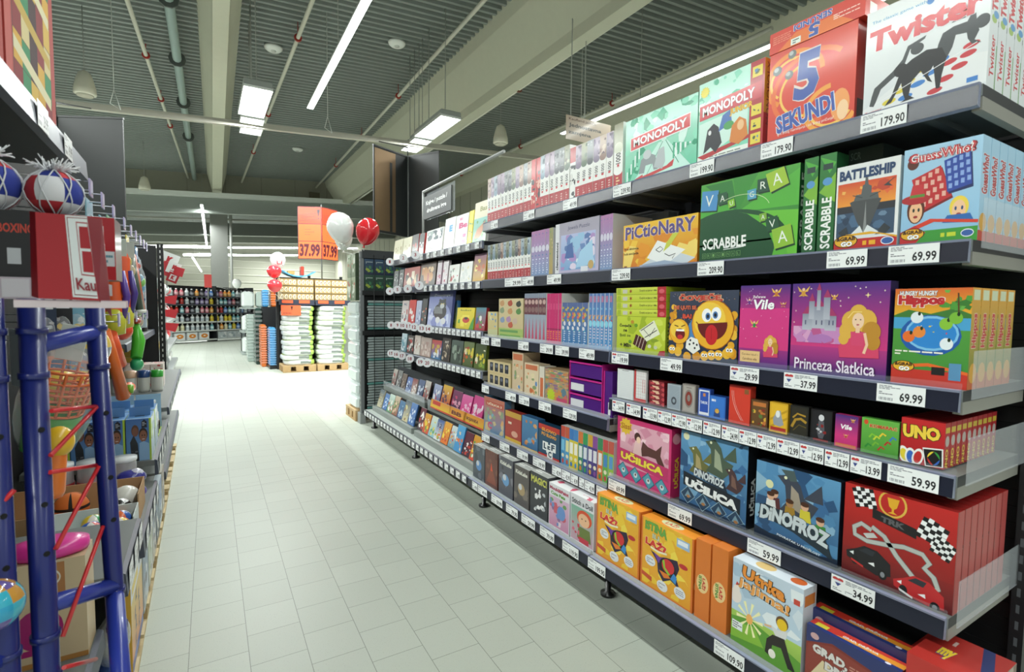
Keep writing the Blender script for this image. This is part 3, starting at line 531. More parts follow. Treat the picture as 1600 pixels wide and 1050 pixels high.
item('board_game_box','dark green word game box half hidden behind the battleship box','board game',ZN[1],1318,1372,(1318,238),.19,lambda a:(a.R(0,0,1,1,C('#26332c')),a.T('SCR',.22,.93,.3,.07,C('#6a7a70'))),base='#26332c',group='green word game boxes',X=XU+.09)
def grabgo(a,x,y,s):
    a.E(x,y,s*1.25,s*.72*a.asp,C('#3a1a10')); a.E(x,y,s*1.15,s*.64*a.asp,C('#e8b02c')); a.T('&GRAB',x,y+s*.28*a.asp,s*2.0,s*.45*a.asp,C('#3a1a10'),b=.05); a.T('GO',x+s*.1,y-s*.3*a.asp,s*1.2,s*.55*a.asp,C('#ffffff'),b=.06,o=C('#3a1a10'),ow=.05)
def a_ship(a):
    a.R(0,0,1,1,C('#e9ebea')); a.R(.03,.16,.95,.79,C('#38506a')); a.R(.03,.50,.95,.79,C('#f2a03a'),C('#d8502c')); a.N(10,[C('#f0b45a'),C('#e8683a'),C('#c84a30')],2,.03,.55,.95,.78,.1); a.R(.03,.44,.95,.52,C('#2c3038')); a.N(16,[C('#4a6a8a'),C('#2c4058'),C('#6a86a0')],6,.03,.17,.95,.44,.09)
    a.P([(.24,.56),(.5,.62),(.74,.56),(.62,.34),(.54,.2),(.46,.2),(.36,.34)],C('#4a4e50')); a.P([(.47,.2),(.53,.2),(.5,.56)],C('#8a8e8e')); a.P([(.28,.19),(.42,.28),(.48,.19),(.54,.28),(.72,.19),(.62,.14),(.4,.14)],C('#dfe6e8')); a.P([(.3,.57),(.34,.64),(.42,.64),(.44,.74),(.47,.75),(.48,.84),(.51,.84),(.53,.74),(.58,.72),(.58,.64),(.68,.64),(.70,.57)],C('#5a6062')); a.L([(.28,.64),(.44,.60)],.012,C('#3a3e40')); a.L([(.72,.64),(.56,.60)],.012,C('#3a3e40')); a.P([(.76,.70),(.94,.78),(.84,.72),(.9,.68)],C('#3e4446'))
    a.R(0,0,1,.13,C('#c22a2c')); a.P([(0,.10),(.3,.17),(.7,.17),(1,.11),(1,.13),(.6,.2),(.2,.19)],C('#e8b02c')); a.P([(.06,.22),(.2,.28),(.24,.2),(.14,.17)],C('#333a40')); a.P([(.7,.2),(.8,.28),(.9,.22),(.82,.16)],C('#333a40')); a.E(.86,.08,.10,.045,C('#e8eef4')); a.E(.86,.08,.085,.035,C('#3a62a8')); grabgo(a,.2,.11,.16); a.R(.48,.05,.54,.10,C('#f0b02c')); a.R(.58,.05,.68,.10,C('#f0b02c')); a.T('BATTLESHIP',.49,.885,.88,.12,C('#20406a'),b=.05)
item('board_game_box','naval game box with a grey warship on an orange sky','board game',ZN[1],1302,1401,(1305,264),.06,a_ship,lambda a:a.R(0,0,1,1,C('#dde2e2')),base='#e9ebea',group='travel-size board games')
def a_who(a):
    a.R(0,0,1,1,C('#8fbfe0'),C('#a8d0ea'))
    a.P([(.14,.66),(.52,.76),(.68,.44),(.30,.32)],C('#7a1a1e')); a.P([(.12,.68),(.50,.78),(.66,.46),(.28,.34)],C('#c02a30')); a.P([(.55,.80),(.88,.86),(.92,.52),(.62,.48)],C('#1a2c60')); a.P([(.54,.82),(.86,.88),(.90,.55),(.60,.50)],C('#2a48a0'))
    for r in range(4):
        for c in range(4):
            x=.20+c*.085+r*.035; y=.64+c*.028-r*.078; a.R(x-.025,y-.02,x+.025,y+.03,C('#e8b0a0'),hold=True); x=.60+c*.075+r*.012; y=.78+c*.018-r*.075; a.R(x-.022,y-.02,x+.022,y+.028,C('#8aa8e0'),hold=True)
    a.k+=1; a.E(.13,.84,.08,.06,C('#5a2a20')); a.E(.2,.36,.12,.14,C('#5a2a1a')); a.E(.2,.34,.09,.11,C('#f0bc90')); a.E(.19,.47,.20,.05,C('#b02a30')); a.P([(.10,.48),(.14,.62),(.28,.62),(.31,.48)],C('#c8343a')); a.R(.11,.49,.31,.52,C('#5a8a3a')); a.E(.17,.36,.015,.02,C('#20302a')); a.E(.24,.36,.015,.02,C('#20302a')); a.E(.20,.29,.03,.014,C('#a03030'))
    a.E(.76,.34,.12,.11,C('#f0d24a')); a.E(.76,.31,.085,.10,C('#f2c49c')); a.E(.72,.33,.014,.02,C('#2a4a7a')); a.E(.80,.33,.014,.02,C('#2a4a7a')); a.E(.76,.27,.03,.015,C('#a04040')); a.P([(.56,.20),(.62,.27),(.90,.27),(.96,.18)],C('#2a68b0'))
    a.R(0,0,1,.14,C('#3f9a3c')); a.P([(.0,.0),(.0,.10),(.45,.22),(1,.17),(1,.20),(.4,.255),(.0,.14)],C('#d8402c')); a.P([(0,.0),(.2,.0),(.35,.12),(.2,.2),(0,.14)],C('#c22a2c')); grabgo(a,.17,.11,.135); a.E(.88,.08,.08,.04,C('#e8eef4')); a.E(.88,.08,.07,.03,C('#3a62a8')); a.R(.55,.06,.60,.10,C('#c8d83a')); a.R(.63,.06,.74,.10,C('#c8d83a')); a.T('GuessWho?',.5,.90,.84,.10,C('#ffffff'),rot=.03,b=.06,o=C('#8a2028'),ow=.06); a.T('GuessWho?',.5,.90,.84,.10,C('#c83a40'),rot=.03,b=.02)
def a_whos(a): a.R(0,0,1,1,C('#a8cfe8')); a.T('GuessWho?',.5,.64,.38,.7,C('#b83038'),rot=PI/2,b=.04,o=C('#f0e8e8')); a.R(0,0,1,.10,C('#c8432e')); a.E(.5,.18,.42,.09,C('#e0a83a'))
item('board_game_box','light blue guessing game box with two cartoon children','board game',ZN[1],1405,1527,(1406,238),.052,a_who,a_whos,base='#a8cfe8',group='light blue guessing game boxes',queue=5,qlab='light blue guessing game box, %s behind the front one')
# -- third shelf
LIME='#b8c832'
def a_lime(a):
    a.R(0,0,1,1,C('#b4c430'),C('#c4d23e')); a.N(16,[C('#a0b428'),C('#d0dc58'),C('#8aa02a')],4,sz=.1); a.P([(.36,.24),(.60,.08),(.66,.38),(.42,.52)],C('#4a2020')); 
    for k in (.25,.5,.75): a.L([(.36+.24*k+.0,.24-.16*k),(.42+.24*k,.52-.14*k)],.01,C('#d8c8b8'))
    a.P([(.48,.62),(.78,.92),(.90,.56),(.64,.34)],C('#e8ead2')); a.L([(.52,.62),(.76,.86)],.012,C('#2a2a2a')); a.L([(.6,.44),(.84,.66)],.012,C('#2a2a2a')); a.L([(.58,.66),(.7,.48),(.8,.72)],.01,C('#2a2a2a')); a.T('Čovječe',.19,.74,.26,.11,C('#2c2c1a'),b=.04); a.T('ne',.19,.60,.08,.07,C('#2c2c1a'),b=.03); a.T('ljuti se',.19,.46,.24,.11,C('#7a8a2a'),b=.04); a.T('+ Mlin',.20,.2,.24,.11,C('#2c2c1a'),b=.04)
    for x,y,c in ((.7,.22,'#d8d8c0'),(.82,.2,'#c8ccb0'),(.34,.85,'#c08a2a'),(.42,.76,'#6a9a2a'),(.3,.3,'#6a9a2a')): a.E(x,y,.035,.05,C(c))
    a.P([(.86,.0),(1,.0),(1,.14),(.9,.12)],C('#b02030'))
wl,hl=item('board_game_box','lime-green ludo box standing below the stack of flat ones','board game',ZN[2],963,1039,(963,494),.06,a_lime,lambda a:(a.R(0,0,1,1,C('#a8b830')),a.lines(.2,.1,.8,.9,8,C('#3c4a1a'),3)),base=LIME,group='lime-green ludo boxes')
def a_limes(a): a.R(0,0,1,1,C('#bccb34'),C('#d4dc54')); a.R(.02,.1,.10,.9,C('#a4b82e')); a.R(.14,.2,.24,.75,C('#c8c8b8')); a.star(.31,.5,.035,C('#9a4a1a'),6); a.T('Čovječe ne ljuti se + Mlin',.66,.55,.34,.4,C('#33351a'),b=.02); a.R(.84,0,1,1,C('#b5222e')); a.E(.92,.4,.05,.3,C('#d8606a'))
for i in range(4): item('board_game_box','flat lime-green ludo box, '+['lowest','second from bottom','third from bottom','topmost'][i]+' of the stack of four','board game',ZN[2],963,1041,None,.24,a_limes,base=LIME,group='lime-green ludo boxes',dz=hl+.001+i*.0315,h=.0305,X=XU+.021)
def smile(a,cx,cy,r,mode,squint=0):
    A_=a.asp; a.E(cx,cy,r*1.04,r*1.04*A_,C('#a85a10')); a.E(cx,cy,r,r*A_,C('#eeb02a'),24); a.E(cx-.15*r,cy+.2*r*A_,r*.78,r*.72*A_,C('#f6cc48'),24)
    if mode==1:
        a.E(cx-.28*r,cy+.38*r*A_,r*.24,r*.28*A_,C('#fafafa')); a.E(cx+.18*r,cy+.44*r*A_,r*.24,r*.28*A_,C('#fafafa')); a.E(cx-.22*r,cy+.34*r*A_,r*.12,r*.15*A_,C('#4a78b0')); a.E(cx+.14*r,cy+.40*r*A_,r*.12,r*.15*A_,C('#4a78b0')); a.E(cx-.22*r,cy+.34*r*A_,r*.06,r*.08*A_,C('#101010')); a.E(cx+.14*r,cy+.40*r*A_,r*.06,r*.08*A_,C('#101010'))
        a.E(cx,cy+.02*r*A_,r*.72,r*.66*A_,C('#6a1414'),a0=PI*1.0,a1=PI*2.05); a.E(cx-.02*r,cy-.42*r*A_,r*.30,r*.42*A_,C('#c8222a')); a.L([(cx-.02*r,cy-.15*r*A_),(cx-.02*r,cy-.6*r*A_)],.006,C('#8a1018')); a.L([(cx-.8*r,cy+.1*r*A_),(cx-.68*r,cy+.0)],.012,C('#7a3a08'))
    else:
        a.E(cx+.1*r,cy-.2*r*A_,r*.5,r*.45*A_,C('#701818')); a.R(cx-.3*r,cy+.02*r*A_,cx+.5*r,cy+.18*r*A_,C('#fafafa')); a.E(cx+.1*r,cy-.45*r*A_,r*.28,r*.2*A_,C('#c83038')); a.L([(cx-.5*r,cy+.5*r*A_),(cx-.1*r,cy+.4*r*A_)],.012,C('#5a2a08')); a.L([(cx+.2*r,cy+.4*r*A_),(cx+.6*r,cy+.55*r*A_)],.012,C('#5a2a08'))
def a_smile(a):
    a.R(0,0,1,1,C('#22304a'),C('#3a4256')); r=random.Random(4)
    for i in range(70): a.R(*(lambda x,y:(x,y,x+.008,y+.006))(r.random()*.98,.3+r.random()*.68),C(r.choice(['#c8ccd8','#e0b060','#8aa0c8'])),hold=True)
    a.k+=1; a.P([(.2,.3),(.4,.66),(.55,.62),(.5,.3)],C('#4a86c0'))
    for i in range(26): x,y,q=r.choice([(r.random(),.03+r.random()*.16,.06),(.92+r.random()*.1,.1+r.random()*.6,.045),(r.random()*.1,.2+r.random()*.6,.035)]); a.E(min(x,.95),y,q,q*a.asp,C(r.choice(['#e8a828','#f0bc3c','#d89420'])))
    for x,y in ((.06,.12),(.56,.07),(.66,.09),(.76,.10),(.9,.17)): a.E(x,y,.06,.06*a.asp,C('#efb634')); a.E(x-.02,y+.01,.022,.026,C('#fafafa')); a.E(x+.025,y+.01,.022,.026,C('#fafafa')); a.E(x-.015,y+.008,.009,.012,C('#101010')); a.E(x+.02,y+.008,.009,.012,C('#101010'))
    smile(a,.17,.40,.155,2); smile(a,.66,.52,.29,1)
    a.P([(.28,.16),(.40,.08),(.50,.16),(.46,.30),(.36,.33),(.29,.27)],C('#f0f0ea')); 
    for x,y in ((.34,.22),(.40,.24),(.42,.17),(.35,.28),(.45,.22)): a.E(x,y,.014,.014*a.asp,C('#181818'))
    a.T('ČOVJEČE,',.48,.90,.64,.12,C('#c8483a'),b=.06,o=C('#e0c8a0'),ow=.035); a.T('NE LJUTI SE,',.26,.75,.36,.075,C('#d86a4a'),b=.05,o=C('#2a2420'),ow=.03); a.T('BA!',.29,.63,.14,.07,C('#d8503a'),b=.05,o=C('#2a2420'),ow=.03)
item('board_game_box','starry blue ludo box with laughing yellow smiley faces','board game',ZN[2],1044,1151,(1044,456),.05,a_smile,lambda a:(a.R(0,0,1,1,C('#2a2c34')),a.N(16,[C('#8a6a2a'),C('#4a4a50')],7,sz=.3)),base='#2c3444',group='board games on the third shelf')
def lady(a,cx,cy,s,bust=True):
    A_=a.asp; g=C('#e0b04a'); g2=C('#c08a30'); a.P([(cx-.5*s,cy-.95*s*A_),(cx-.55*s,cy-.6*s*A_),(cx-.25*s,cy-.3*s*A_),(cx+.28*s,cy-.3*s*A_),(cx+.6*s,cy-.6*s*A_),(cx+.62*s,cy-.9*s*A_)],C('#d8466a'))
    for x,y,r in ((-.2,.2,.28),(.22,.22,.3),(-.32,-.1,.22),(.38,-.1,.26),(.44,-.42,.2),(-.4,-.36,.15),(0,.42,.26)): a.E(cx+x*s,cy+y*s*A_,r*s,r*1.2*s*A_,g if x<.3 else g2)
    a.P([(cx-.17*s,cy-.55*s*A_),(cx-.2*s,cy-.12*s*A_),(cx+.2*s,cy-.12*s*A_),(cx+.18*s,cy-.55*s*A_)],C('#d84a72')); a.E(cx,cy+.22*s*A_,.17*s,.25*s*A_,C('#f2cfae')); a.R(cx-.06*s,cy-.15*s*A_,cx+.06*s,cy+.05*s*A_,C('#f0c8a6')); a.E(cx-.07*s,cy+.26*s*A_,.022*s,.02*s*A_,C('#4a3020')); a.E(cx+.07*s,cy+.26*s*A_,.022*s,.02*s*A_,C('#4a3020')); a.E(cx,cy+.10*s*A_,.045*s,.02*s*A_,C('#b84858')); a.L([(cx+.2*s,cy-.15*s*A_),(cx+.28*s,cy-.5*s*A_),(cx+.2*s,cy-.78*s*A_)],.08*s,C('#f0c8a6')); a.L([(cx-.3*s,cy+.3*s*A_),(cx-.15*s,cy+.5*s*A_),(cx+.1*s,cy+.5*s*A_)],.03*s,C('#f4d880'))
def fairy(a,x,y,s,c1='#e0b040',c2='#3a8a4a'):
    A_=a.asp
    for d in (-1,1): a.P([(x,y),(x+d*s*.9,y+s*.9*A_),(x+d*s*.6,y+.1*s*A_)],C(c1)); a.P([(x,y),(x+d*s*.7,y-.6*s*A_),(x+d*s*.2,y-.5*s*A_)],C(c1))
    a.E(x,y-.15*s*A_,.28*s,.45*s*A_,C(c2)); a.E(x,y+.4*s*A_,.22*s,.22*s*A_,C('#f0c8a0'))
def a_vile(a,top=1):
    a.R(0,.5,1,1,C('#d83a86'),C('#4a2c80')); a.R(0,0,1,.5,C('#4a2a80'),C('#d83a86'),hold=True); a.k+=1; a.R(0,.22,1,.72,C('#d63a80'),C('#d83a88'))
    r=random.Random(8)
    for i in range(22): a.star(r.random(),.3+r.random()*.66,.012,C('#f8d8f0'),4,.3)
    fairy(a,.74,.90,.11,'#f0c050','#c87a30'); fairy(a,.2,.80,.09,'#c890c0','#6a3a8a'); fairy(a,.88,.76,.07,'#e0a050','#b04a70'); fairy(a,.32,.52,.10,'#e8c060','#2f8a4c'); a.T('Začarane',.40,.86,.26,.035,C('#fff4fa'),b=.02); a.T('Vile',.5,.765,.42,.12,C('#ffffff'),b=.03,o=C('#8a3a8a'),ow=.02,sh=.15); lady(a,.66,.28,.25); a.R(.04,.05,.46,.19,C('#e8c488')); a.T('Čarobni ključ i',.25,.145,.34,.035,C('#7a4a2a'),b=.01); a.T('čarobne vile',.25,.09,.3,.035,C('#7a4a2a'),b=.01)
item('board_game_box','pink and purple fairy game box with winged fairies','board game',ZN[2],1153,1230,(1155,447),.045,a_vile,lambda a:a.R(0,0,1,1,C('#3a2470')),base='#4a2a80',group='board games on the third shelf')
def a_prin(a):
    a.R(0,.3,1,1,C('#d23a80'),C('#4c2f86')); a.R(0,0,1,.3,C('#3a2a78'),C('#b43a84')); r=random.Random(5)
    for i in range(24): a.star(.02+r.random()*.95,.45+r.random()*.52,.012,C('#fff0d8'),4,.3)
    a.star(.80,.86,.03,C('#f8e0a0'),4,.3); a.N(20,[C('#b078b8'),C('#c88ac0'),C('#d8a0c8'),C('#c05a90')],7,.03,.34,.55,.52,.12)
    st=C('#b9bcc8'); s2=C('#8d92a4'); roof=C('#a83a6a')
    for x0,x1,y0,y1 in ((.13,.24,.48,.66),(.24,.38,.5,.74),(.38,.50,.48,.64),(.20,.26,.6,.8),(.36,.43,.6,.84),(.285,.325,.7,.92)): a.R(x0,y0,x1,y1,st,s2); a.P([(x0-.006,y1),(x1+.006,y1),((x0+x1)/2,y1+.09)],roof)
    for x in (.16,.28,.34,.42,.46): a.R(x,.54,x+.014,.59,C('#5a5a78'),hold=True)
    a.k+=1; fairy(a,.13,.90,.08,'#e8b85a','#d89a40'); fairy(a,.47,.84,.045,'#e8b85a','#d89a40'); lady(a,.72,.52,.34); a.T('Princeza Slatkica',.48,.10,.84,.13,C('#f4e8f8'),b=.015,o=C('#3a1a4a'),ow=.02)
item('board_game_box','large pink princess game box with grey towers and a blond girl','board game',ZN[2],1233,1384,(1234,444),.045,a_prin,lambda a:a.R(0,0,1,1,C('#3a2466')),base='#4c2f86',group='board games on the third shelf')
def a_pond(a):
    a.R(0,0,1,1,C('#3f8a3a'),C('#5aa03c')); a.R(0,.72,1,1,C('#e8b02c'),C('#d8642a')); a.P([(0,.72),(.2,.78),(.5,.74),(.8,.8),(1,.74),(1,.7),(0,.7)],C('#3f7a34')); a.R(0,.58,1,.70,C('#4aa0d0')); a.N(10,[C('#4f9a3c'),C('#6ab04a'),C('#3a7a30')],8,.6,.78,1,.98,.09); a.L([(.85,.74),(.83,.95)],.02,C('#5a3a1a'))
    a.E(.5,.52,.40,.21,C('#1f5aa8')); a.E(.52,.54,.35,.18,C('#7fc0e8')); a.E(.52,.54,.32,.155,C('#2f86d0')); a.N(9,[C('#e03030'),C('#e8d030'),C('#f0f0f0')],3,.32,.48,.72,.62,.02)
    for x,y,c in ((.22,.50,'#e8702a'),(.36,.55,'#e88a3a'),(.70,.64,'#8ac23a'),(.82,.70,'#7ab83a'),(.32,.70,'#e4ecf0'),(.72,.44,'#e4ecf0')): a.E(x,y,.085,.06,C(c)); a.E(x+.03,y+.04,.02,.02,C('#16301a'))
    a.T('HUNGRY HUNGRY',.32,.95,.50,.05,C('#f4f4f0'),b=.03,o=C('#3a5a8a'),ow=.03); a.T('Hippos',.36,.87,.62,.13,C('#c22a30'),b=.07,o=C('#f6f0e4'),ow=.04); a.R(0,0,1,.16,C('#c8382a')); a.P([(0,.16),(.5,.20),(1,.14),(1,.17),(.5,.235),(0,.19)],C('#e86a2a')); grabgo(a,.17,.185,.125); a.R(.55,.12,.72,.2,C('#20201e')); a.R(.77,.08,.92,.25,C('#5a90b8')); a.lines(.04,.30,.7,.36,2,C('#f0f0e0'),4)
def a_ponds(a): a.R(0,0,1,1,C('#5a8a3a'),C('#e0a02c')); a.R(0,0,1,.16,C('#c8602a')); a.T('Hippos',.5,.58,.34,.62,C('#c22a30'),rot=PI/2,b=.05,o=C('#f0e8d8')); a.R(.15,.88,.85,.98,C('#cfd8b8')); a.E(.5,.16,.4,.1,C('#e0a83a'))
item('board_game_box','green pond game box with colourful cartoon animals','board game',ZN[2],1391,1511,(1396,452),.055,a_pond,a_ponds,base='#5aa03c',group='green pond game boxes',queue=4,qlab='green pond game box, %s behind the front one')
# -- card-game shelf (fourth), nearest bay
Z4=ZN[3]+.004
def a_pad(a): a.R(0,0,1,1,C('#dfe2e2')); [a.L([(.06,y),(.94,y)],.004,C('#b9c0c8'),hold=True) for y in np.arange(.1,.9,.06)]; a.k+=1; a.L([(.3,.95),(.7,.95)],.02,C('#4a4a4a'))
def a_redpad(a):
    a.R(0,0,1,1,C('#e4e2e0')); a.R(0,0,.16,1,C('#c43a3a')); a.R(0,0,1,.1,C('#c43a3a'))
    for i in range(9): a.L([(.18,.14+i*.095),(.95,.14+i*.095)],.008,C('#a86060'),hold=True)
    for i in range(5): a.L([(.2+i*.18,.12),(.2+i*.18,.95)],.008,C('#a86060'),hold=True)
    a.k+=1; a.L([(.72,.3),(.9,.3),(.9,.7),(.72,.7)],.03,C('#c43a3a'),close=True)
def a_bars(a): a.R(0,0,1,1,C('#8a2430')); a.N(5,[C('#c84a50'),C('#e8c0a0'),C('#5a1a20')],3,sz=.25)
def a_deck(c1,c2,c3,mode=0,txt=None):
    def f(a):
        a.R(0,0,1,1,C(c1)); a.R(.08,.05,.92,.95,C(c2)); 
        if mode==0: [a.L([(.1,.1+i*.1),(.9,.5+i*.1)],.01,C(c1),hold=True) for i in range(4)]; a.k+=1; a.E(.5,.35,.2,.16,C(c3)); a.E(.5,.35,.1,.08,C(c2))
        elif mode==1: a.E(.5,.5,.32,.32,C(c1)); a.E(.5,.5,.25,.25,C(c3)); a.E(.5,.52,.12,.12,C(c1)); a.R(.3,.86,.7,.9,C(c1))
        elif mode==2: a.R(.14,.15,.86,.9,C(c3)); a.T(txt or 'TAROK',.5,.5,.6,.1,C('#eaeef6'),b=.03); a.R(.4,.72,.6,.84,C('#d0884a'))
        elif mode==3: a.lines(.15,.72,.85,.86,1,C('#dfe6f4'),2,.7); a.P([(.3,.1),(.7,.1),(.66,.4),(.5,.5),(.34,.4)],C(c3)); a.E(.5,.36,.13,.1,C('#e0b050'))
        elif mode==4: a.N(14,[C(c3),C('#e0b040'),C('#5a7a3a'),C('#8a2a20')],len(c1)*3+ord(c1[2]),.1,.1,.9,.75,.16); a.R(.12,.78,.88,.92,C(c3))
        elif mode==5: [a.P([(0,.1+i*.25),(1,.5+i*.25),(1,.58+i*.25),(0,.18+i*.25)],C('#c89a20'),hold=True) for i in range(2)]; a.k+=1; a.P([(.25,.25),(.2,.45),(.4,.72),(.6,.75),(.7,.5),(.8,.3),(.6,.22)],C(c3)); a.E(.46,.62,.12,.12,C('#e6e8e4')); a.R(.08,.06,.92,.18,C('#b8342a'))
        elif mode==6: a.L([(.1,.3),(.3,.55),(.6,.6),(.9,.5)],.14,C(c3)); a.L([(.15,.6),(.4,.75),(.85,.7)],.09,C(c3)); a.L([(.2,.2),(.5,.4),(.9,.35)],.05,C('#6a5a20'))
        elif mode==7: a.E(.5,.76,.13,.1,C('#d8d8dc')); a.P([(.32,.3),(.38,.66),(.62,.66),(.68,.3),(.6,.12),(.4,.12)],C(c3)); a.N(8,[C('#8a2020'),C('#c8c8cc'),C('#50505a')],5,.25,.2,.75,.62,.09); a.R(.15,.04,.85,.1,C('#8a2020'))
    return f
def card(lb,xl,xr,top,f,d=.03,base='#3a3a3a',cat='card game',name='card_game_box',grp='small games on the card shelf',X=XU+.024,side=None,topf=None): item(name,lb,cat,Z4,xl,xr,top,d,f,side,topf,base=base,group=grp,X=X)
card('white ruled score pad at the left end of the card shelf',964,989,(964,575),a_pad,.012,'#dfe2e2','score pad','score_pad','score pads on the card shelf')
card('red-edged score pad with a grid, next to the white pad',990,1009,(990,577),a_redpad,.012,'#e4e2e0','score pad','score_pad','score pads on the card shelf')
for i in range(5): item('small_game_box','small dark red game box, '+['lowest','second from bottom','middle','second from top','topmost'][i]+' of its pile','card game',Z4,1014,1038,None,.07,a_bars,base='#7a2028',group='dark red small game boxes',dz=.0005+i*.0205,h=.02,X=XU+.026)
card('pale grey card deck with diamond pattern',1042,1063,(1042,599),a_deck('#aab4bc','#9aa6b0','#4a5058',0),.02,'#8e969c')
card('grey card deck with a round rust medallion',1065,1086,(1065,599),a_deck('#8e8680','#b0aaa2','#8a3a30',1),.02,'#8e8680')
card('blue card deck with a white frame',1090,1109,(1090,606),a_deck('#3358b0','#e8ecf4','#2f55b4',2),.02,'#2a4a98')
card('bright blue card box with a small brown figure',1107,1133,(1107,617),a_deck('#2f6ac0','#3a7ad0','#2a4a88',3),.035,'#244c9a',X=XU+.022)
card('large plain red card box with a curved white line',1138,1171,(1138,600),lambda a:(a.R(0,0,1,1,C('#d8402e')),a.R(0,.93,1,1,C('#a8281e')),a.L([(.12+.5*t*t,.85-.75*t) for t in np.linspace(0,1,12)],.015,C('#f0d8d0')),a.L([(.2+.5*t*t,.85-.75*t) for t in np.linspace(0,1,12)],.01,C('#f0d8d0')),a.R(.72,.80,.92,.92,C('#8a5a30'))),.03,'#d8402e')
card('brown jungle card deck with orange top',1172,1199,(1172,623),a_deck('#5a3a20','#6a4a28','#c8783a',4),.022,'#4a3018')
card('yellow striped card deck with a grey animal',1201,1230,(1201,627),a_deck('#d8a828','#e8b830','#9aa0a8',5),.022,'#c89a20')
card('black card deck with golden dragon curves',1233,1262,(1233,632),a_deck('#22221e','#2e2c22','#b08a2c',6),.022,'#22221e')
card('black card deck with a pale fighter figure',1265,1299,(1265,638),a_deck('#18181a','#222226','#5a5a62',7),.022,'#18181a')
def a_vile2(a): a.R(0,0,1,.35,C('#c8327a'),C('#d63a80')); a.R(0,.35,1,1,C('#d63a80'),C('#43307c'),hold=True); a.k+=1; fairy(a,.78,.86,.13,'#f0c050','#c87a30'); fairy(a,.5,.36,.13,'#e0a040','#a8502c'); a.T('Vile',.5,.64,.5,.15,C('#ffffff'),b=.03,sh=.15); a.R(.05,.02,.95,.12,C('#d8744a'))
card('small pink fairy card box on the card shelf',1303,1339,(1303,646),a_vile2,.022,'#c8327a')
def a_memo(a):
    a.R(0,0,1,1,C('#4f9a3a'),C('#6ab44a')); a.T('KOMARAC',.58,.80,.72,.10,C('#c8482c'),rot=.02,b=.05,o=C('#e8d8a0'),ow=.03); a.E(.12,.88,.06,.07,C('#d8502c'))
    for x,y,c in ((.2,.2,'#2f8a3a'),(.42,.45,'#c8d83a'),(.58,.56,'#e8c83a'),(.72,.35,'#b8342a'),(.85,.5,'#3a7ac8'),(.55,.18,'#b83a30'),(.3,.5,'#8ac83a'),(.4,.28,'#7ab83a')): a.L([(x-.08,y-.04),(x,y+.07),(x+.09,y+.02)],.05,C(c))
card('green square memory game box with insect shapes',1344,1403,(1344,651),a_memo,.022,'#4f9a3a')
def a_one(a):
    a.R(0,0,1,1,C('#a81c20'),C('#c8282a')); a.T('UNO',.47,.72,.86,.30,C('#f2d048'),rot=.03,b=.06,o=C('#1a1410'),ow=.05)
    for x,y,r,c in ((.10,.16,.25,'#e8d03a'),(.25,.14,.05,'#3a6ac0'),(.42,.16,-.2,'#c8302c')): a.E(x,y,.13,.2,C('#f4f4ee'),rot=r); a.E(x,y,.09,.14,C(c),rot=r)
    a.P([(.52,.40),(.98,.44),(1.0,.04),(.60,0)],C('#f2f2ee')); a.P([(.54,.37),(.95,.41),(.97,.05),(.62,.02)],C('#1a1a1a')); a.E(.78,.20,.14,.15,C('#3a9a40'),a0=0,a1=PI/2); a.E(.78,.20,.14,.15,C('#e8d03a'),a0=PI/2,a1=PI); a.E(.78,.20,.14,.15,C('#c8302c'),a0=PI,a1=PI*1.5); a.E(.78,.20,.14,.15,C('#3a6ac0'),a0=PI*1.5,a1=PI*2)
def a_ones(a): a.R(0,0,1,1,C('#b4222a')); a.R(.1,.78,.9,.9,C('#d8c040')); a.E(.5,.6,.35,.12,C('#c0b8b0')); a.T('UNO',.5,.18,.5,.5,C('#f2d048'),rot=PI/2,b=.04,o=C('#1a1410'))
item('card_game_box','red card game box with big yellow letters at the shelf end','card game',Z4,1405,1474,(1406,651),.032,a_one,a_ones,base='#b4222a',group='red card game boxes',queue=9,qlab='red card game box, %s behind the front one',X=XU+.022)
# -- fifth shelf
def lozenges(a,c,c2,y=.16):
    for i in range(4): x=.14+i*.24; yy=y-.015*i; a.P([(x-.12,yy+.02),(x-.01,yy+.13),(x+.12,yy-.02),(x+.01,yy-.13)],C(c2)); a.P([(x-.10,yy+.015),(x-.01,yy+.11),(x+.10,yy-.015),(x+.01,yy-.11)],C(c)); a.E(x,yy,.035,.04,C('#dfe6e8')); a.E(x,yy+.01,.015,.02,C('#6a3a3a'))
def a_pink(a):
    a.R(0,0,1,1,C('#d83a78'),C('#c8326c')); a.R(.06,.24,.96,.92,C('#dca4b4')); a.N(22,[C('#e8b8c8'),C('#d08aa0'),C('#c87890'),C('#f0ccd4')],3,.06,.3,.96,.92,.1)
    a.P([(.45,.46),(.50,.70),(.60,.64),(.74,.62),(.84,.72),(.82,.56),(.90,.42),(.80,.40),(.74,.50),(.60,.50)],C('#5a3430')); a.E(.40,.74,.06,.07,C('#4a2a22')); a.P([(.30,.40),(.36,.68),(.46,.68),(.5,.40)],C('#e8c0c0')); a.E(.42,.70,.04,.05,C('#f0ccb0')); a.star(.17,.86,.13,C('#e0b83a'),10,.75); a.T('Sissi',.17,.86,.2,.09,C('#a86a1a'),b=.03); a.P([(.06,.30),(.96,.22),(.96,.42),(.06,.50)],C('#c8326c')); a.T('UČILICA',.48,.385,.80,.145,C('#f6e04a'),rot=-.06,b=.06,o=C('#8a1a3a'),ow=.03); lozenges(a,'#5aa4b4','#2a6a84')
item('board_game_box','pink learning game box with a girl and a dark horse','board game',ZN[4],963,1047,(963,648),.06,a_pink,lambda a:(a.R(0,0,1,1,C('#c82c68')),a.T('UČILICA',.5,.36,.45,.5,C('#f0c83a'),rot=PI/2,b=.05),a.E(.5,.85,.4,.08,C('#e8a0b0'))),base='#c82c68',group='board games on the fifth shelf')
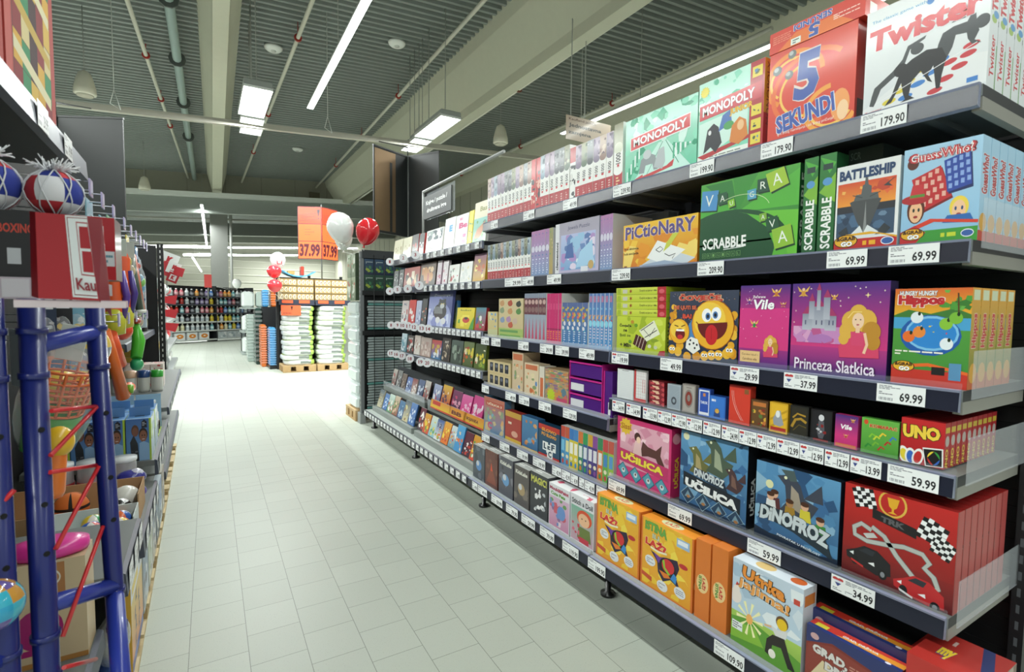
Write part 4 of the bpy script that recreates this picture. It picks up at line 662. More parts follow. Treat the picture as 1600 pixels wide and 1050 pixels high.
def blue_bg(a,seed): a.R(0,0,1,1,C('#2c5a8a'),C('#5f97c0')); a.N(34,[C('#3a6a9a'),C('#5088b4'),C('#2a5078'),C('#74a4c8'),C('#8ab4d0')],seed,sz=.13); a.R(0,.0,1,.06,C('#1c3450'))
def dino(a,x,y,s,c1,c2):
    a.P([(x-.5*s,y-.4*s),(x-.3*s,y-.1*s),(x-.35*s,y+.3*s),(x-.55*s,y+.5*s),(x-.2*s,y+.62*s),(x+.02*s,y+.4*s),(x+.12*s,y+.1*s),(x+.45*s,y+.0*s),(x+.3*s,y-.3*s),(x+.1*s,y-.5*s)],C(c1)); a.P([(x-.2*s,y-.2*s),(x-.2*s,y+.35*s),(x-.02*s,y+.2*s),(x+.1*s,y-.3*s)],C(c2)); a.E(x-.34*s,y+.5*s,.04*s,.04*s,C('#e8e8c0')); a.P([(x+.1*s,y+.1*s),(x+.5*s,y+.55*s),(x+.55*s,y+.1*s)],C(c1))
def a_dlearn(a):
    blue_bg(a,11); a.E(.09,.93,.05,.05,C('#d8d8b0')); dino(a,.32,.62,.34,'#6a6a3a','#a89a6a'); dino(a,.62,.72,.42,'#4a5a4a','#9aa48a'); dino(a,.84,.52,.26,'#4a3438','#7a5a50'); a.P([(.22,.56),(.68,.50),(.74,.36),(.26,.45)],C('#1c2c40')); a.T('DINOFROZ',.46,.475,.46,.105,C('#d4dce0'),rot=-.10,b=.05,o=C('#2a3a4c'),ow=.03); a.P([(.06,.48-.02),(.92,.34),(.92,.15),(.06,.28)],C('#16202c')); a.T('UČILICA',.49,.305,.80,.145,C('#f2f4f4'),rot=-.115,b=.07)
    for i in range(4):
        x=.14+i*.24; y=.16-.03*i; a.P([(x-.12,y),(x,y+.12),(x+.12,y),(x,y-.12)],C('#9ab8c8')); a.P([(x-.11,y),(x,y+.11),(x+.11,y),(x,y-.11)],C('#23405c')); a.P([(x-.05,y-.03),(x,y+.06),(x+.06,y-.02)],C('#7a98a8')); a.E(x+.01,y-.02,.03,.02,C('#b07a4a'))
item('board_game_box','blue dinosaur learning game box, left of the two blue ones','board game',ZN[4],1061,1165,(1061,670),.06,a_dlearn,lambda a:(a.R(0,0,1,1,C('#14181e')),a.T('UČILICA',.5,.38,.45,.5,C('#e8ecec'),rot=PI/2,b=.05)),base='#1a2a3a',faces={'r':'#14181e'},group='board games on the fifth shelf')
def a_dino(a):
    blue_bg(a,21); a.P([(0,.55),(.2,.75),(.0,.85)],C('#8ab0c8')); a.E(.18,.73,.05,.055,C('#d8d8a8')); dino(a,.55,.62,.5,'#3c4250','#a09484'); a.P([(.32,.96),(.48,.98),(.52,.86),(.44,.84)],C('#4a5a5a'))
    for x,y,c,s in ((.25,.56,'#5a2a30','#e0b090'),(.44,.50,'#a8822c','#b08050'),(.62,.52,'#d8c83a','#e0b090'),(.80,.40,'#3a8a3a','#e0b090'),(.2,.52,'#e4e4e4','#e0b090')): a.P([(x-.06,y-.12),(x-.05,y+.02),(x+.06,y+.02),(x+.08,y-.12)],C(c)); a.E(x,y+.06,.045,.05,C(s)); a.E(x,y+.09,.05,.03,C('#4a2a1a'))
    a.P([(.0,.0),(.0,.14),(.2,.10),(.5,.12),(.8,.06),(1,.1),(1,0)],C('#16263c')); a.P([(.04,.30),(.12,.46),(.5,.42),(.86,.30),(.96,.06),(.5,.22),(.2,.28)],C('#20303c')); a.T('DiNOFROZ',.49,.305,.84,.19,C('#cdd6da'),rot=-.09,b=.06,o=C('#1c2630'),ow=.03,arc=.04); a.T('POVRATAK U PROŠLOST',.56,.10,.52,.035,C('#dfe8ee'),rot=-.10,b=.03)
item('board_game_box','blue dinosaur game box with a crowd of cartoon heroes, right of the two blue ones','board game',ZN[4],1178,1308,(1180,717),.06,a_dino,lambda a:a.R(0,0,1,1,C('#1a2430')),base='#1a2430',group='board games on the fifth shelf')
def flag(a,x,y,s,r):
    for i in range(5):
        for j in range(5):
            u,v=(i-2)*s,(j-2)*s*a.asp+math.sin(i*1.3)*.012; q=[(x+(u+p)*math.cos(r)-(v+w_)*math.sin(r)/a.asp,y+(u+p)*math.sin(r)*a.asp+(v+w_)*math.cos(r)) for p,w_ in ((0,0),(s,0),(s,s*a.asp),(0,s*a.asp))]; a.P(q,C('#eceeee' if (i+j)%2 else '#18181a'),hold=True)
    a.k+=1
def car(a,x,y,s,c,c2):
    a.P([(x-.5*s,y),(x-.52*s,y+.16*s),(x-.3*s,y+.28*s),(x-.1*s,y+.42*s),(x+.2*s,y+.40*s),(x+.5*s,y+.18*s),(x+.52*s,y-.12*s),(x+.2*s,y-.22*s),(x-.2*s,y-.1*s)],C(c)); a.P([(x-.22*s,y+.26*s),(x-.06*s,y+.38*s),(x+.16*s,y+.36*s),(x+.1*s,y+.22*s)],C('#2a2e36')); a.E(x-.3*s,y-.02*s,.09*s,.12*s,C('#141416')); a.E(x+.34*s,y-.14*s,.10*s,.13*s,C('#141416')); a.E(x+.34*s,y-.14*s,.05*s,.07*s,C('#8a8e94')); a.P([(x+.0*s,y+.02*s),(x+.14*s,y+.08*s),(x+.16*s,y-.02*s)],C('#f0f2f2')); a.P([(x-.44*s,y+.14*s),(x-.34*s,y+.2*s),(x-.34*s,y+.1*s)],C('#f0f2f2')); a.P([(x-.4*s,y-.0*s),(x-.1*s,y-.1*s),(x-.1*s,y-.15*s),(x-.38*s,y-.06*s)],C(c2))
def a_race(a):
    a.R(0,0,1,1,C('#7a1414'),C('#c02824')); a.R(0,0,1,.3,C('#5a1012'),C('#8a1a1a')); flag(a,.18,.86,.042,.25); flag(a,.78,.72,.045,-.3); flag(a,.88,.60,.035,-.35)
    a.L([(.46+.12*math.cos(t),.90+.13*math.sin(t)) for t in np.linspace(2.0,7.4,20)],.02,C('#d8b04a')); a.P([(.41,.96),(.52,.96),(.50,.87),(.475,.85),(.475,.82),(.51,.80),(.42,.80),(.455,.82),(.455,.85),(.43,.87)],C('#e0a82c')); a.P([(.28,.80),(.68,.72),(.68,.62),(.28,.70)],C('#1c1c1e')); a.T('TRK',.47,.71,.22,.06,C('#5a5a5e'),rot=-.09,b=.05)
    pts=[(.28,.56),(.18,.60),(.11,.54),(.12,.46),(.24,.43),(.42,.46),(.58,.50),(.74,.49),(.80,.42),(.76,.36),(.84,.30),(.88,.20),(.80,.13),(.70,.20),(.52,.38),(.40,.54),(.28,.60)]; a.L(pts,.055,C('#6a6a6a')); a.L(pts,.043,C('#b9bdb8')); a.P([(.2,.5),(.3,.54),(.34,.5),(.24,.46)],C('#c8ccc8')); car(a,.26,.19,.42,'#1c1c20','#c83030'); car(a,.72,.07,.42,'#c02428','#e8e8e8')
item('board_game_box','dark red race-track game box with chequered flags and two cars','board game',ZN[4],1314,1488,(1317,752),.04,a_race,lambda a:(a.R(0,0,1,1,C('#b03a38')),a.R(0,0,.12,1,C('#8a1a1a'))),base='#a02422',group='dark red race-track game boxes',queue=7,qlab='dark red race-track game box, %s behind the front one')
# -- base shelf of the nearest bay
XBF=XB+.03
def a_truth(a):
    a.R(0,0,1,1,C('#e8a02a'),C('#ecb430')); a.N(24,[C('#f0c83a'),C('#e8a828'),C('#f4d850')],4,.04,.04,.96,.96,.14); 
    for x0,y0,x1,y1 in ((0,0,.03,1),(.97,0,1,1),(0,0,1,.02)): a.R(x0,y0,x1,y1,C('#d8702a'))
    a.T('ISTINA',.30,.88,.44,.13,C('#6aa84a'),rot=-.06,b=.05,o=C('#2a4a20'),ow=.02,arc=.02); a.T('ILI',.30,.775,.14,.07,C('#c8ccb0'),rot=-.05,b=.05,o=C('#3a4a2a'),ow=.03); a.T('LAŽ?',.30,.67,.42,.13,C('#d8382e'),rot=-.05,b=.06,o=C('#f0e0b0'),ow=.03); a.L([(.2,.60),(.35,.585),(.52,.61)],.03,C('#f0e8c8')); a.R(.70,.80,.93,.92,C('#9ab8d8')); a.R(.72,.84,.90,.9,C('#e8eef4')); a.E(.83,.56,.08,.035,C('#c02c30'))
    pts=[(.20,.56),(.38,.52),(.5,.56),(.72,.60),(.76,.5),(.70,.36),(.78,.22),(.60,.28),(.46,.20),(.36,.30),(.34,.44)]; a.P(pts,C('#2a1a3a')); a.P([(.26,.55),(.40,.52),(.5,.56),(.42,.42),(.36,.44)],C('#6a3a9a')); a.E(.54,.43,.16,.13,C('#1a1014')); a.E(.55,.45,.12,.10,C('#d02c30')); a.P([(.44,.50),(.47,.40),(.56,.33),(.60,.35),(.5,.42),(.48,.52)],C('#8ac23a')); a.P([(.38,.34),(.48,.26),(.6,.30),(.56,.34)],C('#e07a28')); a.P([(.60,.3),(.70,.26),(.72,.36),(.66,.4)],C('#3a86c8'))
    for x,y in ((.20,.40),(.45,.13),(.78,.18)): a.E(x,y,.105,.075,C('#dfe2e4')); a.lines(x-.07,y-.04,x+.07,y+.04,3,C('#8a8a9a'),int(x*99))
    a.P([(.03,.14),(.24,.10),(.24,.17),(.03,.2)],C('#c8502c'))
def a_truthtop(a): a.R(0,0,1,1,C('#e8902c')); a.E(.5,.5,.2,.35,C('#d8d8a8')); a.T('LAŽ?',.5,.5,.22,.4,C('#c84a3a'),b=.03)
def a_truths(a): a.R(0,0,1,1,C('#d8742a')); a.E(.5,.36,.40,.09,C('#e8c88a')); a.T('ISTINA',.3,.36,.14,.24,C('#4a8a3a'),rot=PI/2,b=.05); a.T('LAŽ?',.62,.36,.12,.3,C('#c83a2e'),rot=PI/2,b=.05)
item('board_game_box','yellow-orange party game box with a coloured star buzzer, left one','board game',ZN[5],931,998,(931,768),.07,a_truth,a_truths,a_truthtop,base='#d8742a',X=XBF,group='yellow-orange party game boxes')
item('board_game_box','yellow-orange party game box with a coloured star buzzer, right one','board game',ZN[5],1000,1081,(999,803),.07,a_truth,a_truths,a_truthtop,base='#d8742a',X=XBF,group='yellow-orange party game boxes')
def a_truthsp(a): a.R(0,0,1,1,C('#d9782c')); a.E(.5,.46,.40,.12,C('#e8c88a')); a.T('ISTINA',.35,.46,.18,.2,C('#4a8a3a'),rot=-PI/2,b=.05); a.T('LAŽ?',.62,.46,.15,.24,C('#c83a2e'),rot=-PI/2,b=.05)
for i,(xl,xr,xt,yt) in enumerate(((1084,1107,1083,838),(1109,1134,1108,848))): item('board_game_box','orange party game box on edge, '+['left','right'][i]+' of the two spines','board game',ZN[5],xl,xr,(xt,yt),.26,a_truthsp,base='#d9782c',X=XBF,group='yellow-orange party game boxes')
def a_egg(a):
    a.R(0,.35,1,1,C('#b8cfe0'),C('#c4d2e0')); a.R(0,0,1,.38,C('#6aa038'),C('#a8c85a'),hold=True); a.k+=1; a.N(12,[C('#d4dfe8'),C('#e4ecf0'),C('#a8c0d4')],3,0,.42,1,.95,.16); a.P([(0,.3),(.3,.36),(.6,.3),(1,.2),(1,0),(0,0)],C('#5f9a34')); a.P([(0,.22),(.35,.3),(.5,.12),(0,.05)],C('#86b83a'))
    for i in range(10): t=2*PI*i/10; a.P([(.28,.36),(.28+.2*math.cos(t),.36+.2*math.sin(t)),(.28+.2*math.cos(t+.2),.36+.2*math.sin(t+.2))],C('#f4f0b8'),hold=True)
    a.k+=1; a.E(.28,.36,.05,.06,C('#f0b060')); a.E(.06,.56,.09,.09,C('#e8dcd4')); a.E(.07,.64,.05,.05,C('#e8dcd4')); a.P([(.05,.68),(.12,.70),(.07,.73)],C('#c83a30')); a.E(.74,.52,.085,.075,C('#6a4a28')); a.E(.74,.50,.07,.065,C('#e8c020')); a.P([(.58,.44),(.68,.42),(.82,.46),(.80,.36),(.66,.34)],C('#d8d8d8')); a.L([(.60,.42),(.5,.40)],.03,C('#e0b890')); a.P([(.62,.34),(.78,.36),(.86,.18),(.94,.06),(.84,.06),(.74,.24),(.62,.22),(.60,.08),(.52,.10),(.54,.26)],C('#26201c')); a.E(.62,.12,.05,.05,C('#f0ece0'))
    a.T('Utrka',.46,.86,.62,.145,C('#e89038'),rot=-.12,b=.05,o=C('#1a1410'),ow=.045); a.T('jajima!',.46,.71,.74,.145,C('#e8eae4'),rot=-.12,b=.05,o=C('#1a1410'),ow=.045); a.T('jajima!',.46,.71,.74,.145,C('#e8a050'),rot=-.12,b=.03); a.R(.02,.16,.18,.26,C('#e8ecec')); a.lines(.03,.17,.17,.25,3,C('#6a6a6a'),3); a.R(.88,.80,.96,.86,C('#c84a3a'))
item('board_game_box','white and green egg-race game box with a running boy','board game',ZN[5],1141,1250,(1146,870),.07,a_egg,lambda a:(a.R(0,0,1,1,C('#c8d0d8')),a.R(.1,.8,.9,.92,C('#c8783a'))),lambda a:(a.R(0,0,1,1,C('#d4dce4')),a.E(.4,.5,.14,.35,C('#d8b878')),a.E(.85,.5,.1,.3,C('#c8602a'))),base='#c8d0d8',X=XBF,group='board games on the base shelf')
def a_city(a):
    a.R(0,0,1,1,C('#8a3a2a'),C('#7a2a24')); a.P([(0,.72),(.3,.88),(1,.74),(1,1),(0,1)],C('#2a3468')); a.P([(.02,.70),(.3,.84),(1,.70),(1,.2),(0,.3)],C('#8a3a30')); a.P([(0,.1),(.2,.55),(.6,.4),(.9,0),(0,0)],C('#d8c8a0')); a.P([(.3,.0),(.5,.44),(1,.3),(1,0)],C('#c8783a')); a.E(.48,.34,.05,.05,C('#5a5a9a')); a.E(.2,.2,.12,.14,C('#e0c8a0'))
    a.T('GRAD,',.28,.66,.40,.16,C('#d8d4d0'),rot=-.04,b=.06,o=C('#4a1a18'),ow=.03); a.T('DRŽAVA...',.54,.50,.62,.16,C('#d8d4d0'),rot=-.03,b=.06,o=C('#4a1a18'),ow=.03); a.E(.1,.86,.05,.05,C('#c8a0a0')); a.lines(.5,.62,.9,.7,2,C('#c08878'),4)
def a_citytop(a): a.R(0,0,1,1,C('#c8382a')); a.R(0,0,1,.3,C('#2a3a78')); a.P([(.3,.3),(1,.3),(1,.75),(.5,.6)],C('#e89a30')); a.T('GRAD, DRŽAVA',.55,.55,.38,.3,C('#e8e4e0'),b=.04); a.R(.06,.3,.2,.7,C('#d8c83a')); a.E(.86,.2,.03,.1,C('#e8e4f0'))
item('board_game_box','dark red and blue city-and-country word game box','board game',ZN[5],1256,1402,(1258,972),.05,a_city,lambda a:a.R(0,0,1,1,C('#7a2a24')),a_citytop,base='#8a3226',X=XBF,group='red city-and-country game boxes')
item('board_game_box','dark red game box leaning behind the city-and-country box','board game',ZN[5],1262,1420,(1262,945),.05,a_city,None,a_citytop,base='#6a2a24',X=XBF+.055,group='red city-and-country game boxes')
def a_fun(a): a.R(0,0,1,1,C('#c8702c'),C('#b8402a')); a.R(0,.7,1,1,C('#b8302a')); a.P([(.3,0),(.5,.6),(1,.7),(1,0)],C('#3a4a38'))
def a_funtop(a): a.R(0,0,1,1,C('#b0302a')); a.P([(.6,1),(.75,1),(1,.2),(1,0),(.9,0)],C('#24346a')); a.T('my',.34,.4,.2,.3,C('#e8c83a'),b=.06,o=C('#2a3a8a'),ow=.05); a.lines(.3,.65,.7,.85,1,C('#d8b8b0'),4,.7)
item('board_game_box','red-topped game box nearest the camera on the base shelf','board game',ZN[5],1408,1532,(1404,1012),.19,a_fun,lambda a:(a.R(0,0,1,1,C('#9a8a7a')),a.N(14,[C('#c8b8a8'),C('#8a6a5a'),C('#b8a898'),C('#7a5a4a')],3,sz=.2)),a_funtop,base='#9a4a34',X=XBF,group='red-topped game boxes')
item('board_game_box','red-topped game box behind the nearest base-shelf box','board game',ZN[5],1408,1532,(1404,1012),.19,a_fun,lambda a:(a.R(0,0,1,1,C('#a09080')),a.N(14,[C('#c8b8a8'),C('#8a6a5a'),C('#b8a898'),C('#7a5a4a')],5,sz=.2)),a_funtop,base='#9a4a34',X=XBF+.20,group='red-topped game boxes')
# ================= middle bay =================
def row(name,desc,cat,z,xl,xr,n,top,d,fn,group,base='#e8e8e4',side=None,X=XU+.022,seed=0,jit=.004,where=''):
    yl,yr=Yof(xl,z,X),Yof(xr,z,X); w=(yl-yr)/n; h=on(0,top[0],top[1],X)[2]-z; R_=random.Random(seed); ms={}
    for i in range(n):
        v=fn(i); k=id(v[0]) if isinstance(v,tuple) else id(v); f=v[0] if isinstance(v,tuple) else v; key=(k,)
        if key not in ms: ms[key]=carton(w-.0012,d,h,f,side,None,C(v[1] if isinstance(v,tuple) else base)).mesh(name)
        o=link(name,ms[key],None,(X+R_.random()*jit,yl-w*(i+.5),z+.0006),-PI/2); tag(o,desc(i) if callable(desc) else '%s, %s from the left %s'%(desc,nth(i),where),cat,group)
def a_jig(seed,redbase=True,full=False,num='500'):
    r=random.Random(seed); pal=r.choice([['#7a90a4','#b8c4cc','#4a5a68'],['#7a6a84','#c0b0c0','#5a4a62'],['#5a6a58','#b0b098','#6a6458'],['#8a6a60','#c8b4a4','#5a4040'],['#4a4e54','#a8acb0','#d0d2d4'],['#5a7484','#98aab4','#39424a']])
    def f(a):
        a.R(0,0,1,1,C('#eeeeea'))
        if full: a.R(0,0,1,1,C('#c83c40')); a.N(10,[C('#e8b0a0'),C('#f0f0ec'),C('#3a3a40')],seed,0,.1,1,.75,.4); return
        a.R(0,.62,1,1,C(pal[0]),C(pal[1])); a.N(6,[C(x) for x in pal],seed,0,.62,1,.98,.35); a.E(.5,.62,.5,.06,C(pal[0])); 
        a.T(num,.5,.42,.16,.5,C('#44464a'),rot=PI/2,b=.02); a.E(.5,.32,.2,.02,C('#c83a44'))
        if redbase: a.R(0,0,1,.24,C('#b4323a')); a.lines(.35,.03,.65,.2,4,C('#e8d0c8'),seed)
        else: a.R(0,0,1,.1,C(pal[2]))
    return f
J=[a_jig(i,True,False,['500','1000','260','1500'][i%4]) for i in range(12)]; JF=[a_jig(31,full=True),a_jig(32,full=True)]; JW=a_jig(41,False)
row('puzzle_box','white jigsaw box with a red foot','puzzle',ZM[0],761,888,20,(761,281),.27,lambda i:JF[i%2] if i in(12,13) else J[i%12],'jigsaw boxes on the top shelf',where='on the top shelf')
SK=[a_jig(50+i,True,False,'1000') for i in range(5)]
def a_black(a): a.R(0,0,1,1,C('#eeeeea')); a.R(0,.72,1,1,C('#b4323a')); a.N(12,[C('#24262a'),C('#3a3c42'),C('#dcdcd8')],3,0,.05,1,.68,.4)
row('puzzle_box','larger jigsaw box','puzzle',ZM[0],889,956,7,(889,233),.27,lambda i:a_black if i==0 else SK[i%5],'jigsaw boxes on the top shelf',where='at right of the top puzzle row')
J2=[a_jig(70+i,True,False,'260') for i in range(6)]
row('puzzle_box','small white jigsaw box with red foot','puzzle',ZM[1],761,828,15,(761,384),.2,lambda i:J2[i%6],'small jigsaw boxes on the second shelf',where='on the second shelf')
def a_lil(a): a.R(0,0,1,1,C('#7f9cc4'),C('#b47cae')); a.N(6,[C('#5a7ab0'),C('#c8a0cc'),C('#e0e4f0')],4,0,.4,1,.95,.3); a.E(.5,.6,.45,.07,C('#d8d4e4')); a.lines(.3,.05,.7,.4,7,C('#e4e8f4'),3)
def a_gold(a): a.R(0,0,1,1,C('#b8a060'),C('#9a9a6a')); a.N(5,[C('#6a9a70'),C('#c8b880')],4,0,.4,1,.95,.3)
row('puzzle_box','lilac jigsaw box on edge','puzzle',ZM[1],829,863,6,(829,363),.22,lambda i:a_gold if i==5 else a_lil,'lilac jigsaw boxes',where='left of the big lilac picture box')
def a_ice(a):
    a.R(0,0,1,1,C('#c0b8d4'),C('#a9a4b4')); a.R(0,0,.10,1,C('#e4e4e8')); a.R(.14,.07,.93,.76,C('#7faad4'),C('#b8c0e4')); a.N(36,[C('#9ac4e4'),C('#d8e8f4'),C('#6a8ac0'),C('#b090c8'),C('#5a78b0'),C('#e4d8ec')],12,.15,.08,.92,.75,.09); a.P([(.5,.1),(.6,.4),(.86,.6),(.9,.15)],C('#a8d0ec')); a.P([(.24,.3),(.3,.55),(.42,.6),(.46,.3)],C('#4a6aa8')); a.T('Jewels Puzzle',.55,.87,.5,.09,C('#5a5a78'),rot=0,sh=.1); a.T('clementoni',.05,.36,.55,.06,C('#22242a'),rot=PI/2,b=.03); a.E(.84,.14,.06,.08,C('#c8a868')); a.R(.62,.02,.78,.12,C('#e4e4ea'))
item('puzzle_box','lilac and ice-blue picture puzzle box facing front','puzzle',ZM[1],867,935,(867,352),.05,a_ice,lambda a:a.R(0,0,1,1,C('#b0b0c4')),base='#a9a4b8',group='lilac jigsaw boxes')
row('puzzle_box','lilac and ice-blue jigsaw box on edge','puzzle',ZM[1],936,956,4,(936,338),.25,lambda i:a_lil,'lilac jigsaw boxes',where='beside the sketching game')
item('puzzle_box','tall grey-lilac box standing behind the sketching game','puzzle',ZN[1],970,1042,(970,327),.06,lambda a:(a.R(0,0,1,1,C('#8d97a0')),a.T('Jewels',.42,.86,.3,.07,C('#4a5a90'))),base='#8d97a0',group='lilac jigsaw boxes',X=XU+.30,h=.285)
# third shelf, middle
def a_insects(a):
    a.R(0,0,1,1,C('#c8b488'),C('#d4c49a')); a.R(0,0,1,.26,C('#a8bc6a')); a.R(.05,.16,.8,.22,C('#6a9a5a')); a.R(.05,.05,.9,.10,C('#7aa85a'))
    for x,y,c in ((.14,.88,'#c8986a'),(.48,.88,'#b0503a'),(.82,.86,'#3a4238'),(.14,.70,'#8a9a7a'),(.48,.68,'#c89060'),(.82,.68,'#5a8a4a'),(.16,.46,'#8a9ab8'),(.42,.48,'#b08ab0'),(.68,.44,'#c8b0a0'),(.5,.34,'#c06048')): a.E(x,y,.10,.07,C(c)); a.E(x+.03,y+.05,.045,.035,C(c))
item('wooden_toy_box','tan wooden-toy box printed with insects','toy box',ZM[2],779,817,(779,467),.06,a_insects,base='#c8b488',group='boxes at the left of the third shelf')
item('wooden_toy_box','small tan toy box with blue splashes left of the insect box','toy box',ZM[2],762,777,(762,487),.06,lambda a:(a.R(0,0,1,1,C('#d0c08a')),a.R(0,0,1,.3,C('#c8c89a')),a.N(10,[C('#3a7ac0'),C('#5a9ad8'),C('#e0d8b0')],3,.1,.4,.85,.95,.12)),base='#d0c08a',group='boxes at the left of the third shelf')
def a_grey(a): a.R(0,0,1,1,C('#9aa4b4')); a.R(0,.56,1,.98,C('#6a3a44')); a.E(.5,.66,.45,.06,C('#8a6a68')); a.E(.5,.82,.4,.05,C('#c8a8a0')); a.R(0,.9,1,1,C('#8a92a4')); a.P([(.2,.05),(.8,.05),(.5,.5)],C('#c0506a'))
row('puzzle_box','grey jigsaw box with red figure','puzzle',ZM[2],818,852,6,(818,459),.2,lambda i:a_grey,'grey figure boxes on the third shelf',where='on the third shelf')
def a_mag(a): a.R(0,0,1,1,C('#c82a6c')); a.R(0,.28,1,.30,C('#8a1a4a')); a.R(.2,.68,.8,.8,C('#d84a80')); a.lines(.25,.04,.75,.26,5,C('#e8a03a'),2)
row('puzzle_box','magenta box on edge','puzzle',ZM[2],853,876,5,(853,459),.24,lambda i:a_mag,'magenta boxes on the third shelf',where='on the third shelf')
item('cardboard_box','plain brown cardboard box pushed back above the blue boxes','box',ZM[2],884,912,(884,458),.2,lambda a:a.R(0,0,1,1,C('#b09a78')),base='#b09a78',group='boxes on the third shelf',X=XU+.27)
def a_teal(a): a.R(0,0,1,1,C('#3a7ab0'),C('#5a6a9a')); a.N(9,[C('#c8b050'),C('#4aa0b8'),C('#d86a5a'),C('#e0dce0')],6,0,.3,1,.95,.35); a.lines(.3,.05,.7,.35,6,C('#d8e0ec'),2)
row('puzzle_box','short blue jigsaw box on edge','puzzle',ZM[2],877,917,5,(877,473),.22,lambda i:a_teal,'short blue boxes on the third shelf',where='on the third shelf')
def a_sky(a): a.R(0,0,1,1,C('#4a90c8'),C('#5a7ab4')); a.N(6,[C('#b05a50'),C('#d8a060'),C('#78c0dc')],9,0,.5,1,.75,.35); a.R(0,0,.1,1,C('#dfe6ee')); a.E(.5,.45,.4,.06,C('#8ad0e4')); a.lines(.3,.05,.7,.38,6,C('#e0d0d8'),5); a.R(.25,.84,.75,.95,C('#b87a9a'))
row('puzzle_box','tall sky-blue jigsaw box on edge','puzzle',ZM[2],918,956,6,(918,459),.22,lambda i:a_sky,'tall blue boxes on the third shelf',where='beside the lime boxes')
# fourth shelf, middle
def a_window(a):
    a.R(0,0,1,1,C('#cdb98a'))
    for i in range(4): x=.10+i*.22; a.R(x-.01,.14,x+.16,.86,C('#e4d8b0')); a.R(x,.16,x+.15,.84,C('#2a2c34')); a.E(x+.075,.6,.05,.14,C('#6a7080'))
for i in range(2): item('toy_box','kraft box with four dark windows, '+['lower','upper'][i]+' of two','toy box',ZM[3],762,798,None,.16,a_window,base='#cdb98a',group='kraft window boxes',dz=i*.082,h=.081)
def a_craft(s,c='#d0b898'):
    def f(a): a.R(0,0,1,1,C(c)); a.N(14,[C('#c86a3a'),C('#5a8ac0'),C('#e0d0a8'),C('#d89a6a'),C('#8a9a6a')],s,.08,.05,.92,.7,.15); a.R(.08,.8,.92,.95,C('#c8704a'))
    return f
item('craft_kit_box','tall beige craft kit box with a blue figure','toy box',ZM[3],800,817,(800,549),.12,a_craft(3),base='#d0b898',group='craft boxes on the fourth shelf')
item('craft_kit_box','orange and white craft kit box with flower pictures','toy box',ZM[3],819,841,(819,566),.08,a_craft(8,'#dcc8a8'),base='#dcc8a8',group='craft boxes on the fourth shelf')
item('craft_kit_box','narrow rust-striped craft box on edge','toy box',ZM[3],842,850,(842,572),.08,lambda a:(a.R(0,0,1,1,C('#d8d0c0')),a.R(.2,.05,.8,.65,C('#c86a40'))),base='#d8d0c0',group='craft boxes on the fourth shelf')
def a_beads(s,y=False):
    def f(a):
        a.R(0,0,1,1,C('#b0906a')); a.N(26,[C('#c86a5a'),C('#7a9a6a'),C('#d0b080'),C('#8a6a8a'),C('#c88a4a'),C('#5a7a8a')],s,sz=.12)
        if y: a.star(.25,.4,.2,C('#b8c82a'),12,.7); a.R(.5,.1,.95,.35,C('#c04a6a'))
    return f
for i in range(4): item('bead_box','patterned bead box, '+['lowest, with a lime burst','second from bottom','third from bottom','topmost'][i]+' in its pile','toy box',ZM[3],852,888,None,.2,a_beads(i+2,i==0),base='#b0906a',group='patterned bead boxes',dz=[0,.088,.122,.152][i],h=[.087,.033,.029,.026][i])
def drawers(label,z,xl,xr,top,rot,X):
    yl,yr=Yof(xl,z,X),Yof(xr,z,X); w=abs(yl-yr); h=on(0,top[0],top[1],X)[2]-z; d=.2
    o=empty('drawer_tower',(X,(yl+yr)/2,z+.0006),-PI/2); tag(o,label,'drawer box','purple drawer towers')
    pk=C('#c8288a'); pu=C('#5a3a86')
    mb=MB(); mb.box(-w/2,-w/2+.004,0,d,0,h,pk,'plastic'); mb.box(w/2-.004,w/2,0,d,0,h,pk,'plastic'); mb.box(-w/2+.004,w/2-.004,d-.004,d,0,h,pu,'plastic'); mb.build('frame',o)
    for i in range(3):
        mb=MB(); z0=h*i/3; z1=h*(i+1)/3; mb.box(-w/2+.005,w/2-.005,.004,d-.006,z0+.004,z1-.006,pu,'purplefilm'); dr=mb.build('drawer',o)
        mb=MB(); mb.box(-w/2+.002,w/2-.002,-.004,.004,z1-.012,z1-.004,pk,'plastic'); mb.build('drawer_rim',dr)
        if i<2:
            mb=MB(); mb.box(-w*.45,-w*.05,.001,.0035,z0+.012,z0+.048,C('#d8d8dc'),'card'); mb.build('paper_label',dr)
drawers('purple plastic drawer tower with pink rims',ZM[3],889,940,(889,562),0,XU+.02)
o_=MB(); o_.box(-.028,.028,0,.2,0,.215,C('#5a3a86'),'purplefilm'); o_.box(-.029,-.023,-.003,.003,0,.215,C('#c8288a'),'plastic'); o_.box(.004,.02,-.002,-.0005,.01,.07,C('#d8d8dc'),'card')
tag(o_.build('storage_box',None,(XU+.024,(Yof(940,ZM[3],XU+.02)+Yof(957,ZM[3],XU+.02))/2,ZM[3]+.0006),-PI/2),'purple box set on its side right of the drawer tower','drawer box','purple drawer towers')
